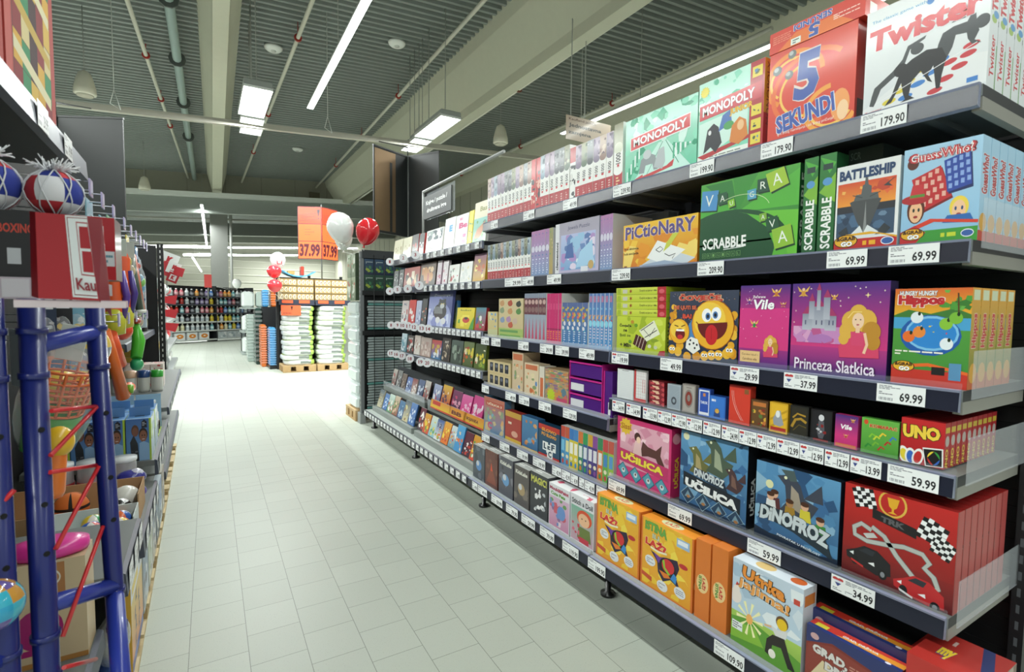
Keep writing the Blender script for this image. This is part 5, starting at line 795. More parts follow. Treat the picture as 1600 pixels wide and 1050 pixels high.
# fifth shelf, middle
def a_learn3(a): a.R(0,0,1,1,C('#5a86a8'),C('#c06a50')); a.N(16,[C('#d8a060'),C('#6aa0b8'),C('#c8b488'),C('#8a9a7a')],3,.05,.05,.95,.7,.16); a.R(.1,.76,.95,.9,C('#b8503a')); a.T('UČILICA 3',.52,.83,.7,.08,C('#e8d8c0'),b=.04); a.T('C',.3,.22,.22,.2,C('#c84a70'),b=.06)
item('board_game_box','blue and rust learning game box at the left end of the fifth shelf','board game',ZM[4],756,788,(756,618),.05,a_learn3,base='#5a86a8',group='learning games on the fifth shelf')
item('board_game_box','red learning game box with yellow band','board game',ZM[4],789,814,(789,640),.05,lambda a:(a.R(0,0,1,1,C('#a83a30')),a.R(0,.82,1,1,C('#c89a3a')),a.R(0,0,1,.14,C('#d8b040')),a.lines(.2,.55,.6,.7,1,C('#e8d8c0'),3),a.E(.6,.3,.2,.1,C('#d8a08a'))),base='#a83a30',group='learning games on the fifth shelf')
item('board_game_box','blue learning game box with orange cartoon figures','board game',ZM[4],815,840,(815,648),.05,lambda a:(a.R(0,0,1,1,C('#3a6a98'),C('#4a84b0')),a.N(12,[C('#c87a3a'),C('#d89a5a'),C('#6aa0c8')],4,.05,.1,.95,.9,.15),a.R(0,0,1,.06,C('#d8b040'))),base='#3a6a98',group='learning games on the fifth shelf')
def a_letters(a): a.R(0,0,1,1,C('#1f4a68')); a.R(0,.84,1,1,C('#c03028')); a.R(0,0,1,.1,C('#c03028')); a.T('SLOVO',.5,.84,.7,.1,C('#e8a02c'),rot=-.05,b=.05); a.T('PO SLOVO',.5,.70,.7,.1,C('#e8a02c'),rot=-.05,b=.05); [ (a.R(x-.13,y-.13,x+.13,y+.13,C('#f0f2f0')),a.T(t,x,y,.16,.18,C('#1f3a50'),b=.05)) for t,x,y in (('L',.34,.36),('E',.52,.30),('F',.70,.38),('C',.56,.15))]
item('board_game_box','blue and red spelling game box with white letter cards','board game',ZM[4],841,874,(841,660),.05,a_letters,base='#1f4a68',group='learning games on the fifth shelf')
def a_dom(c1,c2,c3):
    def f(a): a.R(0,0,1,1,C(c1)); a.R(0,.72,1,1,C(c2)); a.R(.15,.38,.85,.66,C(c3)); a.E(.5,.26,.3,.05,C('#e8e0c0')); a.E(.5,.12,.25,.06,C(c2))
    return f
DM=[a_dom('#3a8ac0','#c84a3a','#7ac0e0'),a_dom('#4a9ac8','#c85a3a','#e8e0a0'),a_dom('#d8c83a','#3a7ac0','#f0f0e8'),a_dom('#e0c830','#4a8ac8','#f4f0e0'),a_dom('#3a8a6a','#d87a3a','#e0e4e4'),a_dom('#3a5a98','#3a9a5a','#dfe4e8'),a_dom('#4a3a88','#d8a83a','#e8e8ec'),a_dom('#4a3a80','#8a4a98','#e8e8ec'),a_dom('#d8702c','#3a8a5a','#e8ece8'),a_dom('#6ab04a','#c84a4a','#4a8ac8'),a_dom('#9ac04a','#c85a4a','#5a9ad0')]
row('domino_box','multicoloured domino box on edge','board game',ZM[4],875,957,11,(875,664),.15,lambda i:DM[i],'picture domino boxes on the fifth shelf',where='on the fifth shelf')
# base, middle
def a_sci(c1,c2,c3,s,t=None):
    def f(a):
        a.R(0,0,1,1,C(c1)); a.N(12,[C(c1),C(c3),C('#3a3c40')],s,sz=.2); a.E(.5,.42,.24,.15,C(c2)); a.E(.42,.48,.12,.08,C('#c8ccd0'))
        if t: a.T(t,.5,.84,.8,.10,C('#d8d8cc'),b=.05)
    return f
gr='science kits on the base shelf'
def a_kt(a): a.R(0,0,1,1,C('#9a9c98')); a.lines(.1,.2,.8,.8,3,C('#d8d8d4'),3)
item('science_kit_box','dark slate science kit box at the left end of the base shelf','toy box',ZM[5],739,757,(739,693),.09,a_sci('#4a5058','#5a8ac0','#6a7078',3),None,a_kt,base='#5a6068',X=XBF,group=gr)
item('science_kit_box','brown volcano science kit box','toy box',ZM[5],758,777,(758,700),.09,lambda a:(a.R(0,0,1,1,C('#6a4038')),a.N(10,[C('#7a5040'),C('#5a3630')],3,sz=.2),a.P([(.1,.1),(.45,.5),(.6,.5),(.95,.1)],C('#8a4a38')),a.P([(.44,.45),(.5,.68),(.62,.45)],C('#d8502a'))),None,a_kt,base='#6a4038',X=XBF,group=gr)
item('science_kit_box','grey science kit box with blue and white balls','toy box',ZM[5],779,801,(779,710),.09,a_sci('#55555e','#6a9ac8','#7a7a84',5,'KidsLabs'),None,a_kt,base='#55555e',X=XBF,group=gr)
item('science_kit_box','grey-brown science kit box with a beige picture','toy box',ZM[5],803,826,(803,724),.09,a_sci('#5a5452','#a89068','#7a7068',7,'KidsLabs'),None,a_kt,base='#5a5452',X=XBF,group=gr)
item('magic_set_box','black magic set box with white doves and playing cards','toy box',ZM[5],828,855,(828,734),.09,lambda a:(a.R(0,0,1,1,C('#3a3c40')),a.T('MAGIC!',.5,.84,.9,.17,C('#c8c85a'),b=.04),a.N(16,[C('#e4e4e4'),C('#b8bcc0'),C('#f0f0f0')],4,.1,.08,.9,.65,.11)),None,a_kt,base='#3a3c40',X=XBF,group=gr)
item('craft_kit_box','pastel pink moulding craft box with pet figures','toy box',ZM[5],857,889,(857,752),.09,lambda a:(a.R(0,0,1,1,C('#dcdce0')),a.R(.02,.02,.98,.72,C('#c88aa8'),C('#d0b0c8')),a.N(18,[C('#c85a6a'),C('#6a8ac0'),C('#e0d0d8'),C('#8a6a98'),C('#6a9a5a')],6,.05,.05,.95,.7,.13),a.E(.62,.4,.2,.16,C('#6a90c8')),a.T('Mould&Paint',.5,.90,.92,.08,C('#b03a5a'),b=.05),a.T('Cute Pets',.45,.79,.7,.08,C('#5a9a3a'),b=.05)),None,lambda a:(a.R(0,0,1,1,C('#dcdcdc')),a.N(6,[C('#c8506a'),C('#e0e0e0'),C('#b0b0b8')],3,sz=.2)),base='#dcdce0',X=XBF,group=gr)
item('craft_kit_box','white doll-sewing craft box with a red-haired rag doll','toy box',ZM[5],891,927,(891,768),.09,lambda a:(a.R(0,0,1,1,C('#dcdce0')),a.R(.02,.02,.98,.76,C('#c8a0b0'),C('#7ab09a')),a.E(.6,.56,.32,.17,C('#d8502a')),a.E(.58,.52,.24,.14,C('#e8b890')),a.E(.5,.54,.025,.015,C('#3a2a20')),a.E(.66,.54,.025,.015,C('#3a2a20')),a.P([(.36,.36),(.84,.36),(.9,.1),(.3,.1)],C('#6a7a3a')),a.R(.4,.03,.8,.14,C('#c83a4a')),a.N(6,[C('#d86a80'),C('#c83a4a')],3,.05,.05,.4,.4,.1),a.T('Stitch a Doll',.5,.86,.9,.11,C('#3a3a44'),b=.03)),None,lambda a:(a.R(0,0,1,1,C('#dcdcdc')),a.N(6,[C('#c8506a'),C('#e0e0e0')],8,sz=.2)),base='#dcdce0',X=XBF,group=gr)
# ---------------- book bays ----------------
YR=4.93
rb=[bay('book shelving bay next to the puzzles',YC,YM,ZB,1.95),bay('farthest book shelving bay with the numbered discs',YM,YD,ZB,1.95)]
for r,y0,y1 in ((rb[0],YC,YM),(rb[1],YM,YR)):
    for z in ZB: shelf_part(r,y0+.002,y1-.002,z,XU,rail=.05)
    mb=MB(); mb.box(XB,2.035,y0,min(y1,YM) if r is rb[0] else YD,ZM[5]-.03,ZM[5],{'*':C('#a3aaa4'),'f':RL},'paint'); y2=YM if r is rb[0] else YD
    mb.grid([[(XB,yy,ZM[5]-.055),(XB-.016,yy,ZM[5]-.052),(XB-.012,yy,ZM[5]-.002),(XB,yy,ZM[5]+.003)] for yy in (y0+.003,y2-.003)],RL,'rail',False,True,True); s_=mb.build('base_shelf',r)
    # two stepped display ledges with a clear front rail each
    for k,(x0,z0,x1) in enumerate(((1.575,.2017,1.72),(1.70,.42,1.86))):
        mb=MB(); mb.box(x0,x1,y0+.01,y2-.06,z0,z0+.05,C('#878d89'),'paint'); mb.box(x1,x1+.02,y0+.01,y2-.06,z0,z0+.25,C('#4a4d50'),'paint'); l_=mb.build('display_ledge',r)
        if k: mb=MB(); mb.box(x0-.006,x0,y0+.01,y2-.06,z0+.045,z0+.10,(.8,.85,.9),'acrylic'); mb.build('clear_front_rail',l_)
feet(rb[0],(YM-.04,)); feet(rb[1],(YD-.05,))
def bookmesh(w,h,d,art,spine): return carton(w,d,h,art,lambda a:a.R(0,0,1,1,C(spine)),None,C('#e8e6dc'),{'f':C(spine),'k':C(spine),'r':C(spine),'l':C(spine)}).mesh('book')
def book(label,z,xl,xr,yt,art,spine='#e8e6e0',d=.022,X=XU+.03,lean=-6,group='books in the book bays',h=None,name='book',cat='book'):
    yl,yr=Yof(xl,z,X),Yof(xr,z,X); w=yl-yr; h=h or on(0,xl,yt,X)[2]-z
    o=link(name,bookmesh(w-.002,h,d,art,spine),None,(X,(yl+yr)/2,z+.001+d*math.sin(math.radians(-lean))),(math.radians(lean),0,-PI/2)); return tag(o,label,cat,group)
def cov(bg,bg2,pal,seed,title=None,n=10,x0=.1,y0=.1,x1=.9,y1=.65):
    def f(a):
        a.R(0,0,1,1,C(bg),C(bg2)); a.N(n,[C(p) for p in pal],seed,x0,y0,x1,y1,.15)
        if title: a.T(title[0],.5,.83,min(.85,.16*len(title[0])),.10,C(title[1]),b=.03)
    return f
z=ZB[0]; G1='books on the top book shelf'
book('cream book, left of the two cookbooks on the top book shelf',z,614,627,377,cov('#c8c4a4','#dcd8bc',['#b8b08a','#a89a70'],3),'#d8d4bc',group=G1)
book('cream book, right of the two cookbooks on the top book shelf',z,628,641,373,cov('#c8c4a4','#dcd8bc',['#b8b08a','#a89a70'],4),'#d8d4bc',group=G1)
book('dark book with a red spine, left of two on the top book shelf',z,642,652,368,cov('#4a2a2a','#3a3c3a',['#b0302c','#6a6a64'],5,n=6),'#b0302c',group=G1)
book('black and white book with a red spine on the top book shelf',z,653,661,366,cov('#2a2a2a','#3c3c3c',['#e8e8e4','#b0302c'],6,n=6),'#b0302c',group=G1)
book('white hardback with dark wave picture on the top book shelf',z,664,690,362,lambda a:(a.R(0,0,1,1,C('#e6e8e4')),a.N(22,[C('#3a4a58'),C('#5a6a70'),C('#9aa8a8')],3,.05,.55,.95,.95,.1),a.T('KNJIGA',.5,.2,.7,.12,C('#3a3c40'),b=.03)),group=G1)
book('tall white book with a blue letter',z,692,708,343,lambda a:(a.R(0,0,1,1,C('#eef0f2')),a.T('E',.6,.66,.3,.2,C('#3aa0d8'),b=.06),a.R(.3,.08,.9,.3,C('#dfe6ec'))),group=G1)
book('tall white book with magenta letters',z,709,728,338,lambda a:(a.R(0,0,1,1,C('#f0eef0')),a.T('Be',.62,.66,.7,.18,C('#d02a78'),b=.06),a.lines(.3,.8,.95,.9,1,C('#e088b0'),2,.8),a.R(.55,.1,.9,.2,C('#d83a84')),a.R(.65,.28,.9,.38,C('#e06aa0'))),group=G1)
book('bright yellow book standing between the white and the animal book',z,729,736,330,cov('#e8d82a','#ecdc3c',['#2a2a2a','#3a9a5a','#4a8ac0'],3,n=7),'#e8d82a',group=G1)
book('cream animal book with a fox on grass',z,737,758,318,lambda a:(a.R(0,0,1,.6,C('#7ab06a'),C('#8ac8c0')),a.R(0,.6,1,1,C('#e4dcc0'),hold=True),a.N(9,[C('#5a9a50'),C('#3a7a6a'),C('#a8d0a0')],4,.05,.05,.95,.55,.16),a.P([(.1,.12),(.3,.34),(.6,.42),(.85,.5),(.8,.34),(.6,.16),(.5,.12)],C('#b8743a')),a.T('Bas',.66,.82,.5,.12,C('#8a8a3a'),b=.03)),group=G1)
z=ZB[1]; G2='books on the second book shelf'
for i,(xl,xr,yt,c,c2,p,lb) in enumerate(((614,621,424,'#20242a','#2a3038',['#c8c8c8','#4a6a5a'],'black paperback with white blocks, left of two'),(622,629,422,'#1c2024','#282c30',['#d8d8d4','#5a5a5a'],'black paperback with white blocks, right of two'),(630,654,420,'#8a2a20','#a83a2a',['#d8b890','#e8d8c0','#b84a30','#3a2a20'],'wide red illustrated book on the second book shelf'),(655,679,412,'#3a2a1c','#5a3a22',['#c88a4a','#b0402c','#e0c090'],'wide dark brown illustrated book on the second book shelf'),(681,688,408,'#c8a8b8','#d8d0d4',['#e8e4e4','#b02a5a'],'slanted pink and white book, left of two'),(690,698,408,'#d8ccd0','#e0d8da',['#f0eeec','#b02a5a'],'slanted pink and white book, right of two'),(700,716,415,'#e4e4de','#ecece6',['#8a9a8a','#b03a3a','#4a4a4a'],'white book with a floral pattern'),(718,736,411,'#eaeae4','#f0f0ec',['#e8e0b0','#d8dcd8'],'plain white book with a small yellow print'),(738,757,398,'#d8a82a','#7a3a6a',['#e8c83a','#f0e080','#c8602a','#8a3a6a'],'orange sunset book with yellow flowers'))):
    book(lb,z,xl,xr,yt,cov(c,c2,p,i+3,n=12,y1=.8),c,group=G2)
z=ZB[2]; G3='books on the third book shelf'
for i,(xl,xr,yt,c,c2,p,t,lb) in enumerate(((626,636,470,'#e4e4e6','#c8b8b4',['#b03a3a','#8a8a90'],('PAC','#2a3a6a'),'pale book with blue capital letters'),(637,647,469,'#c02a24','#d0302a',['#e8e0dc'],None,'bright red book on the third book shelf'),(648,656,470,'#a8b0cc','#b8bcd4',['#e0e4ee','#6a7aa8'],None,'narrow lilac-grey book on the third book shelf'),(657,665,467,'#24262a','#303236',['#d8602c','#d8602c','#c8c8c4'],None,'dark book with an orange square'),(712,739,481,'#d8c41f','#e8d42c',['#f0e050','#4a9a3a'],None,'yellow book with a red ladybird'),(741,757,481,'#a82a34','#4a8a9a',['#c83a3a','#5a9a4a','#e8e4e0','#2a5a8a'],None,'red and green book beside the tan toy box'))):
    def mk(a,f=cov(c,c2,p,i+20,t,n=8),i=i):
        f(a)
        if i==4: a.E(.55,.42,.2,.14,C('#c83a28')); a.E(.55,.5,.1,.06,C('#1c1c1c')); a.P([(.75,0),(1,0),(1,.6),(.85,.3)],C('#4a9a3a')); a.T('kukci',.5,.88,.6,.08,C('#6a7a1a'),b=.02)
    book(lb,z,xl,xr,yt,mk,c,group=G3)
def a_tiger(a):
    a.R(0,0,1,1,C('#b8c0e4'),C('#5a64a8')); a.P([(.35,1),(1,1),(1,.3),(.9,.5)],C('#4a548e')); a.N(14,[C('#8a94cc'),C('#d0d8f0'),C('#6a78b8')],5,0,0,.9,.5,.12); a.T('Životinje',.55,.88,.7,.10,C('#dfe6f4'),b=.01,sh=.1)
    a.E(.52,.42,.28,.22,C('#22242a')); a.E(.60,.62,.17,.14,C('#3a3c40')); a.E(.5,.74,.05,.04,C('#2a2c30')); a.E(.7,.74,.05,.04,C('#2a2c30')); a.E(.60,.58,.09,.07,C('#c8ccd0')); a.E(.56,.64,.02,.02,C('#e8d060')); a.E(.66,.64,.02,.02,C('#e8d060')); a.E(.46,.18,.10,.09,C('#dfe2e4')); a.E(.70,.16,.10,.09,C('#dfe2e4'))
    for i in range(6): a.L([(.28+i*.06,.56),(.32+i*.06,.36)],.02,C('#c8ccd0'),hold=True)
book('large lilac animal book with a dark tiger on the cover',z,667,703,456,a_tiger,'#6a74b4',group=G3)
book('blue, green and yellow book half behind the tiger book',z,698,712,470,cov('#c8d03a','#3a78b0',['#4a9a4a','#3a88c0','#e8e04a'],9,n=6),'#3a78b0',X=XU+.075,group=G3)
z=ZB[3]; G4='books on the fourth book shelf'
for i,(xl,xr,yt,c,c2,p,t,lb) in enumerate(((626,634,521,'#4a7a88','#c8dce4',['#e4e8ea','#3a8aa0'],None,'teal and white paperback at the shelf end'),(635,645,524,'#2c2422','#34282a',['#d8d4d0','#b0302c'],('LUCE','#e0dcd8'),'dark brown paperback with white capitals'),(646,655,524,'#d8d0c8','#c8b8b0',['#e8e8e4','#b89a90'],None,'pale beige paperback next to the dark one'),(656,672,527,'#b89a90','#b0a098',['#c8b0a8','#d8c8c0','#a88880'],None,'rose-beige book with a map print'),(673,688,531,'#3a80b4','#c03a28',['#c8a84a','#e0e4e8','#3a5a7a'],None,'blue comic book with a red top'),(689,702,528,'#2a2422','#3a302a',['#c8b8a0','#5a4a40'],('ANT','#d8d0c8'),'dark book with pale capitals on the fourth shelf'),(703,721,531,'#3a463c','#4a5a52',['#5a6a5a','#2c3830','#8a9a8a'],None,'grey-green landscape book on the fourth shelf'),(722,738,533,'#4a5a2a','#6a7a4a',['#c8602c','#d8c84a','#a83a28','#e0d0b0'],None,'green book with an orange robed figure'),(740,757,537,'#5a6a2a','#3a4a2a',['#d8c83a','#b0402c','#e8e0c0','#7a9a3a'],None,'green and yellow floral book'))):
    book(lb,z,xl,xr,yt,cov(c,c2,p,i+40,t,n=14,x0=.03,y0=.05,x1=.97,y1=.78),c,group=G4)
# lower ledges: cheap picture books and colouring books
def rowbooks(desc,z,X,y0,y1,n,hs,seeds,titles,lean,grp,pal):
    w=(y0-y1)/n; R_=random.Random(seeds)
    for i in range(n):
        c=pal[i%len(pal)]; ww=w*R_.uniform(.86,.97); h=hs*R_.uniform(.88,1.08)
        def mk(a,c=c,i=i): 
            a.R(0,0,1,1,C(c[0]),C(c[1])); a.N(12,[C(q) for q in c[2:]],seeds+i,.05,.05,.95,.75,.16)
            if i in titles: a.T(titles[i][0],.5,.72,.62,.24,C(titles[i][1]),b=.06,o=C('#f4f0e8'),ow=.03)
        o=link('picture_book',bookmesh(ww,h,.012,mk,c[0]),None,(X+R_.uniform(0,.01),y0-w*(i+.5),z+.006),(math.radians(lean+R_.uniform(-2,2)),0,-PI/2+R_.uniform(-.03,.03))); tag(o,desc%nth(i),'book',grp)
PB=[['#c8c0a0','#5a6a78','#d8d090','#8a6a4a'],['#3a68a8','#5a80b8','#e0e8f0','#c8d8e8'],['#4a8a5a','#c8d8d0','#e8e0d8','#b05a3a'],['#8a4a30','#c8b8a0','#5a7a3a','#e0c8a8'],['#2a4a7a','#4a78a0','#8ab0c8','#d8e0e8']]
rowbooks('small storybook, %s from the left on the lowest ledge of the far book bay',.254,1.60,5.48,4.36,7,.185,3,{},-16,'storybooks on the lowest ledge',PB)
PC=[['#3a2a3a','#6a2a3a','#e8e4e0','#c83a2a'],['#c83a2c','#d8a02a','#e8c83a','#4a9a4a','#e8e0d0'],['#7ab0c0','#d8e0d0','#e8d05a','#5a9a5a'],['#d8dce0','#3a5a9a','#c8a83a','#2a8a4a','#e0702c'],['#d8702c','#e8a83a','#f0d850','#c83a2a'],['#5a8a9a','#d8e0e0','#f0f0ec','#c83a2a','#e8a84a'],['#3a88c0','#5aa8d8','#e8c8a0','#e0703a']]
rowbooks('bright colouring book, %s from the left on the lowest ledge beside the puzzles',.254,1.60,4.28,3.12,9,.185,5,{0:('A','#f0f0ec'),3:('12','#2a3a6a')},-16,'colouring books on the lowest ledge',PC)
PD=[['#5a3a3a','#c8c0b8','#b03a3a','#e0dcd4'],['#3a3c44','#8a8a88','#c8c8c8'],['#4a3a34','#7a6a60','#a89a90'],['#8a9ac0','#4a68a8','#e0e8f0','#2a3a6a'],['#c8b8b0','#8a3a3a','#e8e4e0'],['#2a3858','#5a6a90','#c8d0e0']]
rowbooks('dark-covered magazine, %s from the left on the upper ledge of the far book bay',.474,1.735,5.42,4.36,7,.17,8,{},-14,'magazines on the upper ledge',PD)
PE=[['#3a4a88','#a8b0d0','#e8e8ec','#c83a3a'],['#c02a3a','#d8b03a','#e8d8c8','#5a2a4a'],['#3a2a4a','#7a2a5a','#c83a6a','#e0a0b8'],['#d83a8a','#e06aa8','#f0c0d8'],['#d84a90','#c83a84','#f0d0e0','#e8e0e8']]
rowbooks('pink and blue picture book, %s from the left on the upper ledge beside the puzzles',.474,1.735,4.28,3.12,6,.18,9,{},-14,'picture books on the upper ledge',PE)
for i,(y0,y1,t,c) in enumerate(((4.10,3.70,'','#e8c82a'),(3.72,3.42,'BB','#e8a82a'),(3.46,3.14,'BOJANKA','#d8b02a'))):
    w=y0-y1
    def mk(a,t=t,c=c): a.R(0,0,1,1,C(c),C('#d8882a')); a.R(0,.0,1,.15,C('#c83a2a')); (a.T(t,.45,.5,.6,.4,C('#6a2a1a'),b=.05) if t else a.R(.1,.5,.5,.9,C('#c8302a')))
    tag(link('picture_book',bookmesh(w,.075,.012,mk,c),None,(1.660,(y0+y1)/2,.4745),(math.radians(-10),0,-PI/2)),['yellow and red landscape book, leftmost of three before the pink books','orange landscape book with brown letters, middle of three','orange landscape book, nearest of three before the pink books'][i],'book','landscape books on the ledge')
# tickets of the book bays
def evt(z,xf,y0,y1,n,where,rail=.05,seed=1,skip=()):
    R_=random.Random(seed); st=(y0-y1)/n
    for i in range(n):
        if i in skip: continue
        pr=R_.choice(['9.99','19.99','29.99','39.99','49.99','59.99','79.99'])
        o=link('price_ticket',ticket_mesh(pr,min(.062,st*.9),rail-.006,0),None,(xf-.0165,y0-st*(i+.5),z-rail+.004),-PI/2); tag(o,'small white ticket, '+nth(i)+' from left, '+where,'price tag','price tickets on the shelf edges')
evt(ZB[0],XU,4.2,YC,8,'top book shelf edge'); evt(ZB[1],XU,4.1,YC,9,'second book shelf edge',seed=2); evt(ZB[2],XU,4.0,YC,12,'third book shelf edge',seed=3); evt(ZB[3],XU,4.0,YC,12,'fourth book shelf edge',seed=4)
evt(ZM[5],XB,YD-.02,YC,26,'base edge of the book bays',rail=.052,seed=5)
# numbered discs clipped to the shelf ends
for n,x,y in ((1,609,409),(2,630,403),(3,649,398),(4,609,455),(5,621,452.5),(6,637,451),(7,655,446),(8,611,508),(9,621,508),(10,629,508.5),(11,638,509.5),(12,647,511),(13,659,513),(14,669,514),(15,611,552),(16,619,553.5),(17,628,556),(18,640.5,560.5),(19,657,565.5),(20,667.5,567)):
    p=on(0,x,y,1.555); r=.036; mb=MB(); i0=0
    mb.lathe([(r*.99,-.0015),(r,-.001),(r,.001),(r*.99,.0015)],C('#dcdde0'),'card',24,ax='y'); a=Art(mb,(-r,-.0016,-r),(1,0,0),(0,0,1),2*r,2*r); a.T(str(n),.5,.5,.24 if n<10 else .46,.42,C('#8a2430'),b=.03)
    mb.box(.0,.0375,-.001,.001,-.012,.0,C('#d0d2d6'),'acrylic'); o=mb.build('rank_disc',None,tuple(p),-.45); tag(o,'round white disc numbered %d on the book shelf end'%n,'number disc','numbered discs on the book shelves')
# department sign over the books
o=empty('department_sign',(1.86,4.78,0)); 
mb=MB(); mb.tube([(0,0,1.95),(0,0,2.43)],.012,C('#a8aaa8'),n=8); mb.tube([(0,.0,2.43),(0,-1.55,2.43)],.012,C('#a8aaa8'),n=8); mb.build('sign_pole',o)
mb=MB(); mb.box(-.006,.006,-.66,-.03,2.16,2.37,C('#3c4040'),'paint'); a=Art(mb,(-.006,-.03,2.16),(0,-1,0),(0,0,1),.63,.21); a.T('Knjige / puzzle /',.48,.66,.78,.24,C('#e8eae8'),b=.03); a.T('društvene igre',.48,.32,.72,.24,C('#e8eae8'),b=.03); mb.build('sign_panel',o)
mb=MB(); mb.box(.01,.014,-.70,-.06,2.15,2.40,(.3,.32,.33),'acrylic'); mb.build('clear_back_panel',o)
tag(o,'dark grey department sign with white lettering on a pole above the books','sign')
# hanging black folded panels
def vsign(label,A,B,D,z0,z1,zr,bronze):
    o=empty('hanging_panel_sign',(B[0],B[1],z0)); h=z1-z0
    for k,(p,q) in enumerate(((A,B),(B,D))):
        mb=MB(); d=Vector((q[0]-p[0],q[1]-p[1],0)); L=d.length; M=Matrix.Translation((p[0]-B[0],p[1]-B[1],0))@Matrix.Rotation(math.atan2(d.y,d.x),4,'Z')
        mb.box(0,L,-.008,.008,0,h,C('#1b1e1e'),'paint')
        if k==0 and bronze: mb.box(L*.03,L*.62,-.0095,-.008,.02,h-.02,C('#8a7258'),'metal'); mb.box(L*.45,L*.52,-.011,-.0095,.02,h*.86,C('#1a1a18'),'paint')
        mb.box(-.006,L+.006,-.014,.014,-.02,0,C('#1c1f1f'),'paint'); mb.box(-.006,L+.006,-.014,.014,h,h+.02,C('#1c1f1f'),'paint'); mb.xf(M); mb.build('panel',o)
    mb=MB(); mb.tube([(0,-.02,-.03),(0,-.02,h+.02)],.012,C('#5c605e'),n=8); mb.tube([(0,0,h),(0,0,h+.16),(0,9.9-B[1],4.262+.06*B[0]-z0)],.01,C('#2a2c2c'),n=6); mb.build('hanger_rod',o); return tag(o,label,'sign','black hanging panels')
vsign('black folded hanging panel with a bronze strip above the books',(2.302,7.995),(2.967,8.323),(3.289,7.778),2.49,3.77,rz(ROOF,2.9)-.01,True)
vsign('plain black folded hanging panel at the left above the toys',(-1.75,7.4),(-1.33,7.62),(-.70,7.3),2.05,3.37,rz(ROOF,-1.3)-.01,False)
# ---- wire-fronted end rack behind the books ----
o=empty('wire_end_rack',(1.545,5.84,0)); tag(o,'black wire-fronted end rack facing the aisle behind the book bays','shelving unit')
mb=MB(); mb.box(-.03,.03,-.03,.09,0,.12,C('#8a8d8c'),'paint'); mb.box(-.02,.02,-.025,.025,.0,1.93,C('#6b6f70'),'paint')
for z in np.arange(.2,1.9,.05): mb.box(-.021,-.02,-.005,.005,z,z+.025,C('#1a1b1c'),'matte')
mb.build('upright',o)
mb=MB(); mb.box(.02,.9,.02,.06,.05,1.93,C('#141516'),'paint')
mb.build('back_panel',o)
mb=MB(); mb.box(-.005,.02,-.02,.03,0,1.93,C('#1b1c1d'),'paint'); mb.box(.0,.9,-.035,-.015,1.86,1.95,C('#2a2d2f'),'paint')
for z in (.10,1.00,1.45): mb.box(.0,.9,-.03,.02,z,z+.05,C('#1b1c1d'),'paint')
mb.build('frame',o)
mb=MB()
for x in np.arange(.13,.9,.115): mb.tube([(x,-.04,.1),(x,-.04,1.9)],.004,C('#16181a'),'paint',6)
mb.build('wire_grid',o)
R_=random.Random(4)
for k in range(2):
    zz=.16 if k==0 else 1.06
    for i in range(27 if k==0 else 11):
        mb=MB(); w=.40; r_=.012; mb.box(-w,w,-.008,.008,0,.026,C('#a9b4b3') if i%9 else C('#6aa09a'),'foil',bev=.006); tag(mb.build('folded_plastic_pack',None,(1.545+.46+R_.uniform(-.01,.01),5.84-.012+.0,zz+i*.0305),0),'silvery flat plastic pack, %s from the bottom of the %s stack in the wire rack'%(nth(i),('lower','upper')[k]),'plastic pack','silvery packs in the wire rack')
def canm(c,c2):
    mb=MB(); mb.box(-.055,.055,-.012,.012,0,.175,{'*':C(c)},'card'); a=Art(mb,(-.055,-.012,0),(1,0,0),(0,0,1),.11,.175); a.R(0,0,1,1,C(c),C(c2)); a.N(8,[C('#3a6a4a'),C('#8a9a3a'),C('#2a4a6a')],5,.1,.1,.9,.6,.2); a.lines(.15,.7,.85,.85,2,C('#b8c0b8'),4); return mb.mesh('plant_food_carton')
cm=[canm('#1c2c28','#2a4a3a'),canm('#1a2438','#24405a')]
for r_ in range(2):
    for i in range(7): tag(link('garden_carton',cm[r_],None,(1.625+i*.115,5.825,1.5006+r_*.1765),0),'dark green-blue carton, %s from left in the %s row of the end rack'%(nth(i),('lower','upper')[r_]),'carton','dark cartons in the end rack')
# ---------------- left side: toy shelving ----------------
FWD=Vector(RC[2])
def P(x,y,Y): return Vector(on(1,x,y,Y))
def SC(p): return ((Vector(p)-Vector((0,0,H))).dot(FWD))/FPX
XL=-.30
def lshelf(r,y0,y1,z,xf=XL,rail=.055,xk=-.74,name='shelf'):
    mb=MB(); mb.box(xk,xf,y0,y1,z-.028,z,{'*':C('#6f7371'),'b':C('#3c3e40')},'paint'); s=mb.build(name,r)
    mb=MB(); mb.grid([[(xf,yy,z-rail),(xf+.016,yy,z-rail+.003),(xf+.012,yy,z-.003),(xf,yy,z+.003)] for yy in (y0+.003,y1-.003)],C('#474c5a'),'paint',False,True,True); mb.build('price_rail',s); return s
rl=empty('shelving_bay',(-.5,1,0)); tag(rl,'left toy shelving bay close to the camera','shelving unit','bays of the left toy shelving')
def lb(r,y0,y1,zt,ends=(0,1)):
    mb=MB(); mb.box(-.26,-.24,y0-1+.02,y1-1-.02,.08,zt,C('#08090a'),'matte'); mb.build('back_panel',r)
    for k in ends:
        yy=(y0,y1)[k]; mb=MB(); mb.box(-.28,-.22,yy-1-.016,yy-1+.016,0,zt+.01,C('#1b1c1f'),'paint')
        for z in np.arange(.2,zt,.05): mb.box(-.22,-.2195,yy-1-.004,yy-1+.004,z,z+.025,C('#55585c'),'matte')
        mb.build('upright',r)
def L2(r,y0,y1,z,xf=XL,**k):
    xk=k.pop('xk',-.735); s=lshelf(r,y0-1,y1-1,z,xf+.5,xk=xk+.5,**k); return s
lb(rl,.55,2.05,2.1,(0,1)); L2(rl,.57,2.03,1.755,rail=.06); L2(rl,1.34,1.82,.40,-.27)
